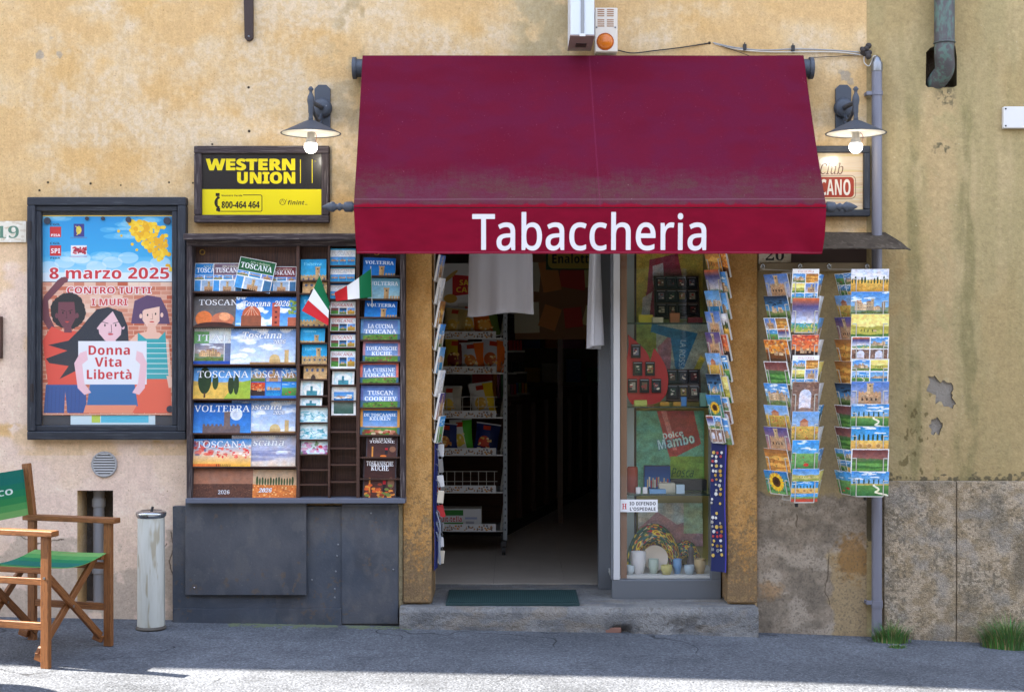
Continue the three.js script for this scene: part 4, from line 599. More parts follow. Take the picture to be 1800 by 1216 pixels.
// ---------------------------------------------------------------- grey metal front below the cabinet
{
  const o = thing('metal_front', 'dented grey sheet metal panel closing the wall under the book cabinet', 'metal panel', null);
  const dent = (g, k) => twist(g, (x, y, z) => [x, y, z + (z > 0.02 ? k * (fbm(x * 5 + 3, y * 5, 3) - 0.5) : 0)]);
  const sub = (px0, py0, px1, py1, z0, z1, nx = 20, ny = 14) => { const w = X(px1, z1) - X(px0, z1), h = Y(py0, z1) - Y(py1, z1), g = new THREE.BoxGeometry(w, h, z1 - z0, nx, ny, 1); g.translate((X(px1, z1) + X(px0, z1)) / 2, (Y(py0, z1) + Y(py1, z1)) / 2, (z0 + z1) / 2); return uvM(g); };
  part(o, 'base_sheet', dent(sub(303, 890, 700, 1099, 0.004, 0.05, 40, 20), 0.014), M.sheet);
  part(o, 'side_sheet', dent(sub(601, 886, 699, 1096, 0.04, 0.062, 14, 20), 0.012), M.sheet);
  part(o, 'skirting', dent(sub(304, 1070, 600, 1101, 0.04, 0.064, 30, 4), 0.01), M.sheet);
  const cv = part(o, 'cover_plate', pspan(325, 880.5, 538, 1046, 0.062, 0.082, 0.003), M.cover);
  const head = (px, py, z) => { const g = new THREE.SphereGeometry(0.005, 8, 6); g.scale(1, 1, 0.5); g.translate(X(px, z), Y(py, z), z); return g; };
  part(cv, 'screw', head(341, 1033, 0.083), M.chrome);
  for (const [a, b] of [[594, 957], [592, 977], [590, 1004], [588, 1035], [588, 1050], [652, 902], [691, 1001], [548, 1019]]) part(o, 'rivet', head(a, b, 0.064), M.steel);
}
// ---------------------------------------------------------------- poster case, its poster, paper and magnets
function framed(o, px0, py0, px1, py1, bw, z0, z1, m, name = 'frame_bar') {
  part(o, name, pspan(px0, py0, px1, py0 + bw, z0, z1, 0.006), m); part(o, name, pspan(px0, py1 - bw, px1, py1, z0, z1, 0.006), m);
  part(o, name, pspan(px0, py0 + bw, px0 + bw, py1 - bw, z0, z1, 0.006), m); part(o, name, pspan(px1 - bw, py0 + bw, px1, py1 - bw, z0, z1, 0.006), m);
}
{
  const o = thing('poster_case', 'black navy glazed wooden poster case on the pale wall', 'notice case', null);
  framed(o, 46, 346, 326, 773, 15, 0.004, 0.06, M.navy); framed(o, 61, 361, 311, 758, 10, 0.004, 0.046, M.navy, 'door_bar');
  part(o, 'backing', pspan(60, 360, 312, 760, 0.003, 0.012), std([70, 76, 84], 0.9));
  part(o, 'pane', new THREE.PlaneGeometry(W(232, 0.036), W(379, 0.036)).translate(X(186, 0.036), Y(559.5, 0.036), 0.036), M.glass);
  for (const [a, b] of [[51, 404], [55, 690]]) part(o, 'hinge', merge([rod(V(X(a, 0.062), Y(b - 16, 0.062), 0.062), V(X(a, 0.062), Y(b + 16, 0.062), 0.062), 0.004), pspan(a - 3, b - 15, a + 3, b + 15, 0.058, 0.063)]), M.blackIron);
  { const g = new THREE.CylinderGeometry(0.006, 0.006, 0.01, 10); g.rotateX(Math.PI / 2); g.translate(X(307, 0.048), Y(557, 0.048), 0.048); part(o, 'lock', g, M.black); }
  const t = canvasTex(768, 1178, (c, w, h) => {   // 229 x 352 photo pixels, drawn at 3.35
    const s = w / 230, x = (v) => (v - 72) * s, y = (v) => (v - 379) * s, r = rng(99);
    grad(c, 0, 0, w, y(480), [[20, 150, 214], [60, 176, 226]]); clouds(c, w, y(470), r, 8, 'rgba(200,230,244,0.25)'); grad(c, 0, y(452), w, y(496) - y(452), ['rgba(220,236,246,0.1)', 'rgba(225,238,246,0.95)']);
    for (let i = 0; i < 8; i++) blob(c, x(85 + i * 28), y(470 - (i % 3) * 8), 60, 34, 'rgba(232,242,248,0.5)');
    rect(c, 0, 0, w, 6, [240, 200, 70]);
    for (let i = 0; i < 150; i++) { const a = r(), b = r() - 0.5; blob(c, x(228 + a * 68 + b * 8), y(398 + a * 46 + b * (26 + 56 * a) - a * a * 10), 9 + r() * 9, 9 + r() * 8, [[250, 196, 10], [240, 176, 0], [255, 214, 50]][i % 3]); }
    for (const [a, b, q] of [[208, 407, 9], [213, 415, 7], [232, 430, 9], [240, 440, 8], [247, 391, 9], [255, 394, 7]]) blob(c, x(a), y(b), q, q, [250, 196, 10]);
    const logo = (px, py, a, b) => { say(c, 'CGIL', x(px), y(py), 17, [30, 30, 40], { weight: 'bold', fit: 62 }); rect(c, x(px), y(py + 2), 66, 62, [206, 40, 44]); say(c, a, x(px) + 5, y(py + 2) + b, b > 50 ? 20 : 40, '#fff', { weight: 'bold', fit: 56 }); };
    logo(87, 397, 'PISA', 57); logo(87, 430, 'SPI', 46); say(c, 'PISA', x(87), y(456), 15, [30, 30, 40], { weight: 'bold', fit: 62 });
    rect(c, x(129), y(394), 62, 76, [50, 50, 130]); blob(c, x(138), y(405), 16, 24, [220, 196, 70]); path(c, [[x(132), y(398)], [x(142), y(406)], [x(134), y(414)]], null, [[240, 220, 90], 5]); say(c, 'COORDINAMENTO', x(123), y(419.5), 9, [170, 40, 60], { fit: 98 });
    rect(c, x(124), y(432), 94, 56, [240, 236, 236]); flecks(c, x(127), y(435), 84, 38, r, 40, [[190, 30, 60], [206, 60, 70], [150, 20, 50]], 7); say(c, 'COORDINAMENTO DONNE', x(122), y(453), 9, [190, 40, 60], { fit: 104 });
    // brick wall
    rect(c, 0, y(497), w, h, [236, 190, 164]); for (let j = 0; j < 34; j++) for (let i = -1; i < 13; i++) { const v = r(); rect(c, i * 64 + (j % 2) * 32, y(497) + j * 26, 60, 22, mix3([196, 92, 62], [244, 214, 190], v * (j < 9 ? 1 : 0.5))); }
    say(c, '8 marzo 2025', x(85), y(491), 92, [206, 40, 52], { weight: 'bold', fit: 712, edge: ['#f4f0f0', 9] });
    say(c, 'CONTRO TUTTI', x(116), y(517), 54, [206, 44, 52], { weight: 'bold', fit: 500, edge: ['#f4ecea', 8] }); say(c, 'I MURI', x(160), y(538), 54, [210, 70, 70], { weight: 'bold', fit: 214, edge: ['#f6e4de', 8] });
    const skin = [116, 62, 74], S = (pts, f) => path(c, pts.map(([a, b]) => [x(a), y(b)]), f);
    // left figure: raised fist, curls, red shirt
    S([[72, 560], [84, 580], [96, 578], [86, 556], [84, 530], [112, 500], [116, 492], [108, 488], [100, 494], [76, 522], [70, 545]], skin); blob(c, x(113), y(493), 20, 18, skin);
    for (let i = 0; i < 40; i++) { const a = i * 0.5; blob(c, x(119 + Math.cos(a) * 23), y(548 + Math.sin(a) * 24), 22 + (i % 3) * 4, 22 + (i % 4) * 3, [28, 34, 40]); } blob(c, x(118), y(546), 62, 70, [28, 34, 40]);
    S([[74, 600], [90, 575], [112, 585], [130, 583], [142, 590], [150, 700], [84, 680]], [232, 82, 66]); S([[113, 560], [123, 560], [126, 586], [112, 586]], skin); S([[102, 532], [130, 532], [133, 560], [124, 577], [110, 577], [101, 562]], skin); blob(c, x(99), y(556), 10, 16, skin); blob(c, x(135), y(556), 10, 16, skin);
    S([[80, 678], [150, 678], [152, 728], [118, 728], [114, 690], [112, 728], [76, 728]], [40, 84, 150]); for (let i = 0; i < 9; i++) path(c, [[x(84 + i * 7), y(682)], [x(82 + i * 7), y(726)]], null, [[30, 66, 124], 2]);
    for (const [a, b] of [[110, 551], [123, 551]]) blob(c, x(a), y(b), 4, 7, [20, 20, 24]); path(c, [[x(107), y(546)], [x(114), y(548)]], null, [[20, 20, 24], 3]); path(c, [[x(120), y(548)], [x(127), y(546)]], null, [[20, 20, 24], 3]); S([[113, 566], [122, 566], [117.5, 569]], [216, 70, 60]); path(c, [[x(116), y(548)], [x(117), y(560)], [x(114), y(560)]], null, [[60, 30, 40], 2]);
    // right figure: bob hair, striped top
    S([[230, 570], [236, 530], [258, 520], [282, 524], [294, 548], [298, 571]], [92, 66, 104]); S([[228, 600], [240, 588], [262, 583], [280, 586], [296, 600], [302, 680], [290, 690], [226, 690]], [246, 196, 172]); S([[250, 546], [280, 540], [280, 566], [272, 576], [258, 576], [250, 564]], [250, 206, 184]); S([[260, 570], [272, 570], [276, 592], [256, 592]], [246, 196, 172]); blob(c, x(247), y(557), 9, 14, [250, 206, 184]); blob(c, x(284), y(555), 9, 14, [250, 206, 184]); S([[246, 552], [266, 534], [284, 540], [280, 524], [250, 526]], [92, 66, 104]);
    S([[242, 586], [256, 597], [278, 597], [290, 584], [296, 668], [240, 668]], [48, 172, 176]); for (let i = 0; i < 7; i++) rect(c, x(242), y(604 + i * 9), 182, 4, [236, 244, 240]); for (const [a, b] of [[259, 555], [273, 553]]) blob(c, x(a), y(b), 4, 7, [20, 20, 24]); blob(c, x(266.5), y(567), 14, 4, [214, 70, 66]); path(c, [[x(267), y(552)], [x(268), y(562)], [x(264), y(562)]], null, [[150, 90, 90], 2]);
    S([[228, 668], [298, 668], [302, 728], [220, 728]], [240, 104, 78]); S([[292, 662], [303, 665], [302, 682], [296, 684]], [250, 206, 184]);
    // middle figure: long black hair, blue skirt
    S([[156, 560], [170, 545], [190, 541], [214, 550], [224, 575], [226, 606], [196, 612], [160, 606], [140, 650], [104, 668], [120, 645], [86, 640], [80, 632], [118, 618], [84, 608], [120, 600], [140, 580]], [36, 46, 60]);
    S([[172, 574], [198, 548], [214, 572], [212, 590], [202, 600], [184, 600], [174, 588]], [244, 200, 204]); blob(c, x(172), y(576), 9, 15, [244, 200, 204]); blob(c, x(216), y(576), 9, 15, [244, 200, 204]); S([[186, 596], [202, 596], [206, 616], [182, 616]], [244, 196, 200]); S([[170, 578], [194, 546], [174, 552], [164, 570]], [36, 46, 60]); S([[214, 578], [197, 547], [214, 552], [222, 572]], [36, 46, 60]);
    for (const [a, b] of [[184, 573], [203, 573]]) blob(c, x(a), y(b), 4, 8, [20, 20, 24]); path(c, [[x(179), y(567)], [x(190), y(570)]], null, [[30, 30, 36], 3]); path(c, [[x(198), y(570)], [x(209), y(567)]], null, [[30, 30, 36], 3]); path(c, [[x(195), y(572)], [x(196), y(586)], [x(190), y(586)]], null, [[90, 50, 60], 3]); blob(c, x(194), y(589), 16, 5, [206, 60, 70]);
    S([[158, 676], [236, 676], [242, 716], [152, 716]], [44, 110, 168]); S([[150, 714], [240, 714], [232, 728], [146, 728]], [244, 150, 116]);
    rect(c, x(137), y(601), 402, 256, [240, 240, 242]); S([[130, 640], [140, 622], [152, 618], [154, 634], [144, 642], [148, 676], [160, 692], [148, 696], [136, 684]], [246, 200, 206]); S([[258, 640], [250, 622], [240, 618], [238, 634], [246, 642], [242, 676], [232, 692], [244, 696], [254, 684]], [246, 200, 206]);
    say(c, 'Donna', x(153), y(625), 76, [206, 40, 52], { weight: 'bold', fit: 256 }); say(c, 'Vita', x(166), y(646), 76, [206, 40, 52], { weight: 'bold', fit: 164 }); say(c, 'Libertà', x(150), y(668), 76, [206, 40, 52], { weight: 'bold', fit: 276 });
  });
  const pm = new THREE.MeshStandardMaterial({ map: t, roughness: 0.6 }); pm.color.setScalar(K * 1.12);
  const w = W(230, 0.016), h = W(351, 0.016), pg = printed(w, h, 0.001, [0, 0, 1, 1], 0.003); pg.translate(X(187, 0.016), Y(554, 0.016), 0.0165);
  single('poster', 'poster of three drawn women holding a sign, headed 8 marzo 2025', 'poster', pg, [M.paper, pm]);
  const nuv = A1.put(149 * 3, 51, (c, cw, ch) => { rect(c, 0, 0, cw, ch, [206, 226, 230]); rect(c, cw * 0.25, 8, cw * 0.1, ch - 16, [190, 210, 90]); rect(c, cw * 0.36, 8, cw * 0.56, ch - 16, [90, 190, 214]); rect(c, 12, 12, cw * 0.2, 6, [120, 170, 190]); });
  const ng = printed(W(149, 0.02), W(26, 0.02), 0.001, nuv); ng.translate(X(197, 0.021), Y(733.5, 0.021), 0.0132); single('notice_slip', 'narrow pale blue paper strip under the women poster', 'paper', ng, [M.paper, M.print]);
  [[82, 388, 6, 'at the upper left corner of the women poster'], [152, 384, 3.4, 'left of the two small ones on the poster top edge'], [180, 384, 3.4, 'right of the two small ones on the poster top edge'], [225, 386, 5, 'near the yellow flowers on the poster top edge'], [293, 388, 6.4, 'at the upper right corner of the women poster'], [298, 719, 6, 'at the lower right corner of the women poster']].forEach(([a, b, q, l]) => { const g = new THREE.CylinderGeometry(W(q), W(q), 0.007, 18); g.rotateX(Math.PI / 2); g.translate(X(a, 0.026), Y(b, 0.026), 0.025); single('round_magnet', 'dark round magnet ' + l, 'magnet', g, std([36, 52, 74], 0.5), 'magnets on the poster'); });
}
// ---------------------------------------------------------------- framed shop signs
{
  const o = thing('money_transfer_sign', 'black and yellow Western Union sign in a worn dark wooden frame', 'sign', null);
  framed(o, 340, 256, 578, 391, 13.5, 0.004, 0.05, M.worn);
  const uv = A1.put(840, 446, (c, w, h) => {
    const s = 4, x = (v) => (v - 354) * s, y = (v) => (v - 268) * s; rect(c, 0, 0, w, h, [24, 24, 28]); rect(c, 0, y(333), w, h, [244, 224, 10]);
    const block = (t, x0, x1, yb, hh) => say(c, t, x(x0), y(yb), hh * s * 1.39, [250, 226, 20], { weight: 'bold', fit: (x1 - x0) * s, edge: [[250, 226, 20], 7] });
    block('WESTERN', 363, 520, 298, 19.5); block('UNION', 415, 520, 322, 19.5);
    rect(c, x(526.5), y(279), 6, y(322) - y(279), [244, 220, 20]); rect(c, x(547), y(279), 6, y(322) - y(279), [244, 220, 20]); say(c, '®', x(551), y(284), 18, [200, 180, 30], {});
    c.strokeStyle = 'rgb(30,28,20)'; c.lineWidth = 5; c.beginPath(); c.roundRect(x(382), y(343.5), x(460) - x(382), y(373) - y(343.5), 10); c.stroke(); rect(c, x(378), y(341), x(427) - x(378), 16, [244, 224, 10]); say(c, 'Numero Verde', x(389), y(346), 17, [30, 28, 20], { weight: 'bold', fit: x(426) - x(389) });
    c.lineWidth = 17; c.beginPath(); c.arc(x(389), y(357), 40, 1.9, 4.4); c.stroke(); rect(c, x(379), y(340), 28, 22, [30, 28, 20]); rect(c, x(380), y(367), 28, 22, [30, 28, 20]);
    say(c, '800-464 464', x(389), y(367), 66, [30, 28, 20], { weight: 'bold', fit: x(456) - x(389), edge: [[30, 28, 20], 2] }); say(c, 'finint', x(504), y(361), 42, [30, 28, 20], { weight: 'bold', italic: true, fit: 118 }); rect(c, x(535), y(360), 18, 4, [30, 28, 20]);
    c.lineWidth = 3; c.beginPath(); c.arc(x(496), y(356), 20, 0, 6.3); c.stroke(); path(c, [[x(491), y(360)], [x(496), y(352)], [x(500), y(360)], [x(503), y(351)]], null, [[120, 100, 20], 3]);
  });
  const g = printed(W(211, 0.03), W(108, 0.03), 0.008, uv); g.translate(X(459, 0.03), Y(323.5, 0.03), 0.026);
  const m = new THREE.MeshPhysicalMaterial({ map: A1.t, roughness: 0.25, clearcoat: 0.6, clearcoatRoughness: 0.08 }); m.color.setScalar(K); const q = part(o, 'sign_board', g, [M.black, m]); q.userData.label = 'black and yellow printed board';
  const o2 = thing('cigar_club_sign', 'framed cigar club sign with a red cartouche, partly behind the awning', 'sign', null);
  framed(o2, 1302, 256, 1531, 380, 12, 0.004, 0.05, M.navy);
  const uv2 = A1.put(824, 400, (c, w, h) => {
    const s = 4, x = (v) => (v - 1314) * s, y = (v) => (v - 268) * s, r = rng(8); grad(c, 0, 0, w, h, [[226, 206, 176], [236, 216, 184]]); for (let i = 0; i < 60; i++) { c.strokeStyle = `rgba(${190 + r() * 50},${160 + r() * 50},${120 + r() * 40},0.35)`; c.lineWidth = 2 + r() * 8; const b = r() * h; c.beginPath(); c.moveTo(0, b); c.bezierCurveTo(w * 0.3, b + 40 * (r() - 0.5), w * 0.7, b + 60 * (r() - 0.5), w, b + 30 * (r() - 0.5)); c.stroke(); }
    blob(c, x(1452), y(284), 44, 30, [248, 240, 224]); say(c, 'Club', x(1440), y(306), 104, [110, 70, 50], { font: 'serif', italic: true, fit: 170 }); c.fillStyle = 'rgb(170,60,40)'; c.strokeStyle = 'rgb(120,90,70)'; c.lineWidth = 4; c.beginPath(); c.roundRect(x(1397), y(308.5), x(1505) - x(1397), y(349) - y(308.5), 34); c.stroke(); c.beginPath(); c.roundRect(x(1400), y(311), x(1502) - x(1400), y(346.5) - y(311), 28); c.fill(); say(c, 'TOSCANO', x(1406), y(342.5), 152, [246, 236, 220], { weight: 'bold', fit: x(1497) - x(1406) });
  });
  const g2 = printed(W(206, 0.03), W(100, 0.03), 0.008, uv2); g2.translate(X(1416.5, 0.03), Y(318, 0.03), 0.026); part(o2, 'sign_board', g2, [M.black, m]);
}

// ---------------------------------------------------------------- awning
{
  const o = thing('awning', 'dark red fabric awning over the shop door lettered Tabaccheria', 'awning', null);
  const ZT = 0.09, ZF = 0.5, A = [X(637, ZT), X(1413, ZT), Y(101, ZT)], B = [X(622, ZF), X(1452, ZF), Y(356, ZF)], rb = 0.024;
  const map = tex(1536, 768, (x0, y0) => {
    const x = x0 * 4 / 3, y = y0 * 4 / 3, u = x / 2048, v = y / 1024, n = fbm(x / 90, y / 70, 4), m = fbm(x / 5 + 7, y / 4, 3) * 0.6 + fbm(x / 40, y / 16 + 5, 3) * 0.4, g = noise(x / 1.7, y / 1.7), w = fbm(x / 34, 3, 3), str = fbm(x / 10 + 70, y / 160, 3);
    let c = mix3([109, 24, 49], [105, 26, 54], ss(0.3, 0.7, n)); c = mix3(c, [106, 18, 40], 0.5 * ss(0.45, 0.75, fbm(x / 300 + 8, y / 130, 3)));
    // mildew and road dirt gathered in a grainy band above the front bar
    const band = ss(0.68, 0.88, v + (n - 0.5) * 0.06 + (str - 0.5) * 0.05 + (m - 0.5) * 0.12) * ss(0.985, 0.935, v + (w - 0.5) * 0.05);
    c = mix3(c, mix3([104, 62, 74], [100, 74, 66], ss(0.4, 0.62, n)), band * (0.5 + 0.25 * ss(0.3, 0.7, m)));
    if (v > 0.915 && v < 0.921) c = mix3(c, [136, 96, 108], 0.6);
    const red = ss(0.945, 0.968, v + (w - 0.5) * 0.04 + (m - 0.5) * 0.02); c = mix3(c, [146, 18, 42], red);
    const sd = Math.abs(u - 0.514 - 0.004 * v * 2); if (sd < 0.0016) c = mix3(c, [130, 50, 80], 0.35); else if (sd > 0.006 && sd < 0.0068) c = mix3(c, [96, 22, 50], 0.4);
    if (noise(x / 5 + 99, y / 5) > 0.965 && fbm(x / 60 + 1, y / 60 + 40, 2) > 0.55) c = mix3(c, [176, 130, 140], 0.6);
    const k = 1 + (g - 0.5) * 0.1 + ((x0 % 4 < 2) ^ (y0 % 4 < 2) ? 0.02 : -0.02); return [c[0] * k, c[1] * k, c[2] * k];
  });
  const fm = tinted(map, 0.85, { specularIntensity: 0.12 }), r = rb;
  const g = thickSheet(60, 40, (u, v) => {
    const x0 = B[0] + (A[0] - B[0]) * v, x1 = B[1] + (A[1] - B[1]) * v, dz = ZT - ZF, dy = A[2] - B[2], L = Math.hypot(dz, dy), nz = dy / L, ny = -dz / L;
    if (v < 0.05) { const a = v / 0.05; const e = R(-10) + a * (Math.atan2(ny, nz) - R(-10)); return V(B[0] + (B[1] - B[0]) * u, B[2] - 0.02 + r * Math.sin(e), ZF - 0.012 + r * Math.cos(e)); }
    const t = (v - 0.05) / 0.95, px = x0 + (x1 - x0) * u, sag = -0.012 * Math.sin(t * Math.PI) + 0.0022 * Math.sin(u * 60 + t * 3) * Math.sin(t * Math.PI) + 0.005 * (fbm(u * 6, t * 4, 3) - 0.5);
    return V(px, B[2] - 0.02 + r * ny + (dy + 0.02) * t + sag * ny, ZF - 0.012 + r * nz + (dz + 0.012 - r * nz) * t + sag * nz);
  }, 0.0015);
  part(o, 'fabric', g, fm);
  const vt = canvasTex(1992, 240, (c, w, h) => {
    rect(c, 0, 0, w, h, [136, 17, 45]); const rr = rng(3), d = c.getImageData(0, 0, w, h), q = d.data;
    for (let y = 0; y < h; y++) for (let x = 0; x < w; x++) { const k = 0.93 + 0.14 * fbm(x / 60, y / 30, 4) - 0.04 * noise(x / 1.5, y / 1.5), i = (y * w + x) * 4; q[i] *= k; q[i + 1] *= k; q[i + 2] *= k; }
    c.putImageData(d, 0, 0); rect(c, 0, h - 9, w, 2, [176, 90, 110]);
    say(c, 'Tabaccheria', (830 - 622) * 2.4, 218, 256, [244, 240, 240], { fit: (1247 - 830) * 2.4, edge: [[244, 240, 240], 5] });
  });
  const vm = tinted(vt, 0.85, { specularIntensity: 0.12 }), yv = Y(366, ZF), hv = yv - Y(446, ZF);
  const gv = thickSheet(90, 8, (u, v) => { const e = Math.max(0, 1 - u * 7), e2 = Math.max(0, u * 8 - 7), rip = (0.028 * e + 0.032 * e2) * Math.sin((u < 0.5 ? u * 62 : u * 56) + v * 3.2) * (1 - v) + 0.006 * (fbm(u * 16, v * 1.5, 3) - 0.5) * (1.2 - v) + 0.004 * Math.sin(u * 33) * (1 - v); return V(B[0] + (B[1] - B[0]) * u + (u < 0.5 ? 0.014 : -0.016) * (1 - v) * (e + e2), yv - hv * (1 - v) + 0.005 * (u - 0.4) * 0, ZF + 0.014 - 0.012 * (1 - v) + rip); }, 0.0015);
  part(o, 'valance', gv, vm);
  part(o, 'front_bar', rod(V(B[0] - 0.005, B[2] - 0.02, ZF - 0.012), V(B[1] + 0.005, B[2] - 0.02, ZF - 0.012), 0.02, 0.02, 16), M.iron);
  const fin = [[0.0, 0.16], [0.006, 0.152], [0.02, 0.125], [0.026, 0.108], [0.026, 0.098], [0.016, 0.088], [0.014, 0.08], [0.02, 0.072], [0.02, 0.066], [0.014, 0.058], [0.014, 0.05], [0.024, 0.044], [0.026, 0.036], [0.026, 0.004], [0.0, 0.0]];
  for (const s of [-1, 1]) {
    const f = lathe(fin.slice().reverse(), 20); f.rotateZ(s > 0 ? -Math.PI / 2 : Math.PI / 2); f.translate((s < 0 ? B[0] : B[1]) + s * 0.004, B[2] - 0.02, ZF - 0.012); part(o, 'finial', f, M.iron);
    const ex = (s < 0 ? B[0] : B[1]) - s * 0.02; part(o, 'arm', merge([bar(V(ex, B[2] - 0.04, ZF - 0.02), V(ex, Y(425, 0.03), 0.03), 0.02, 0.03, 0.003), box(0.04, 0.12, 0.02, ex, Y(425, 0.03), 0.013, 0.003)]), M.iron);
    const cx = s < 0 ? A[0] : A[1], cap = new THREE.CylinderGeometry(0.058, 0.058, 0.02, 24); cap.rotateZ(Math.PI / 2); cap.translate(cx + s * 0.045, A[2] - 0.05, 0.06); const neck = new THREE.CylinderGeometry(0.048, 0.048, 0.05, 20); neck.rotateZ(Math.PI / 2); neck.translate(cx + s * 0.018, A[2] - 0.05, 0.06); part(o, 'roller_cap', merge([cap, neck]), M.iron);
  }
  part(o, 'roller', rod(V(A[0] - 0.01, A[2] - 0.05, 0.06), V(A[1] + 0.01, A[2] - 0.05, 0.06), 0.044, 0.044, 20), M.white);
}
// ---------------------------------------------------------------- wall lamps, lit in daylight
function wallLamp(label, ppx, spx) {
  const px = X(ppx), zs = 0.3, sx = X(spx, zs), o = thing('wall_lamp', label, 'lamp', 'wall lamps beside the awning', V(px, Y(195), 0)), dx = sx - px, dy = (py) => Y(py, zs) - Y(195);
  const oct = poly([[-0.02, 0.135], [0.02, 0.135], [0.04, 0.115], [0.04, -0.115], [0.02, -0.135], [-0.02, -0.135], [-0.04, -0.115], [-0.04, 0.115]]), pl = extrude(oct, 0.012, 0.002); pl.translate(0, 0, 0.004);
  const disk = lathe([[0, 0.03], [0.03, 0.03], [0.045, 0.022], [0.053, 0.012], [0.053, 0], [0, 0]], 28); disk.rotateX(Math.PI / 2); disk.translate(0, 0.012, 0.016);
  part(o, 'wall_plate', merge([pl, disk]), M.iron);
  const sc = new THREE.SphereGeometry(0.005, 8, 6); sc.translate(dx > 0 ? -0.025 : 0.025, 0.02, 0.044); part(o, 'screw', sc, M.steel);
  part(o, 'arm', merge([rod(V(0, 0.012, 0.03), V(dx, dy(178), zs), 0.014, 0.011, 10), tube([[0, -0.02, 0.03], [dx * 0.3, -0.07, 0.12], [dx * 0.7, -0.05, 0.22], [dx * 0.98, -0.01, zs - 0.012]], 0.009, 16, 7), tube([[0, -0.04, 0.03], [dx * 0.25, -0.1, 0.08], [dx * 0.5, -0.08, 0.14]], 0.008, 12, 6)]), M.iron);
  const b = dy(214), st = lathe([[0, dy(152)], [0.006, dy(152)], [0.015, dy(156.5)], [0.008, dy(160)], [0.008, dy(163)], [0.017, dy(170)], [0.019, dy(177)], [0.014, dy(186)], [0.0135, dy(198)], [0.011, dy(199)], [0.011, dy(206)], [0.013, dy(207)], [0.013, b], [0, b]].reverse(), 16); st.translate(dx, 0, zs);
  part(o, 'stem', st, M.iron);
  const rim = dy(234), top = dy(211), sh = lathe([[0.013, top], [0.03, top - 0.006], [0.146, rim + 0.004], [0.155, rim], [0.154, rim - 0.003], [0.146, rim + 0.001]].reverse(), 40); sh.translate(dx, 0, zs); part(o, 'shade', sh, M.iron);
  const inn = lathe([[0.147, rim - 0.0005], [0.1, rim - 0.004], [0.03, top - 0.02], [0.012, top - 0.012]], 40); inn.translate(dx, 0, zs); part(o, 'reflector', inn, std([240, 236, 226], 0.35));
  const by = dy(258), neck = lathe([[0, by + 0.018], [0.03, by + 0.018], [0.019, by + 0.05], [0.019, by + 0.075], [0, by + 0.075]], 20); neck.translate(dx, 0, zs); part(o, 'bulb_neck', neck, std([226, 222, 214], 0.5));
  const gl = new THREE.SphereGeometry(0.034, 22, 16, 0, Math.PI * 2, Math.PI * 0.28); gl.translate(dx, by, zs);
  part(o, 'bulb', gl, new THREE.MeshStandardMaterial({ color: 0xffffff, emissive: new THREE.Color(1, 0.96, 0.86), emissiveIntensity: 1.6, roughness: 0.4 }));
  const li = new THREE.PointLight(new THREE.Color(1, 0.86, 0.66), 0.014, 0, 2); li.name = 'bulb_light'; li.castShadow = true; li.shadow.radius = 1.6; li.position.set(dx, by - 0.002, zs); o.add(li);
  part(o, 'lead', tube([[dx + 0.02, rim + 0.004, zs + 0.01], [dx + 0.032, by + 0.05, zs + 0.02], [dx + 0.028, by + 0.025, zs + 0.022]], 0.0016, 10, 5), std([190, 110, 110], 0.6));
}
wallLamp('grey wall lamp with a lit bulb above the black and yellow sign', 567, 546);
wallLamp('grey wall lamp with a lit bulb above the cigar club sign', 1482, 1505);
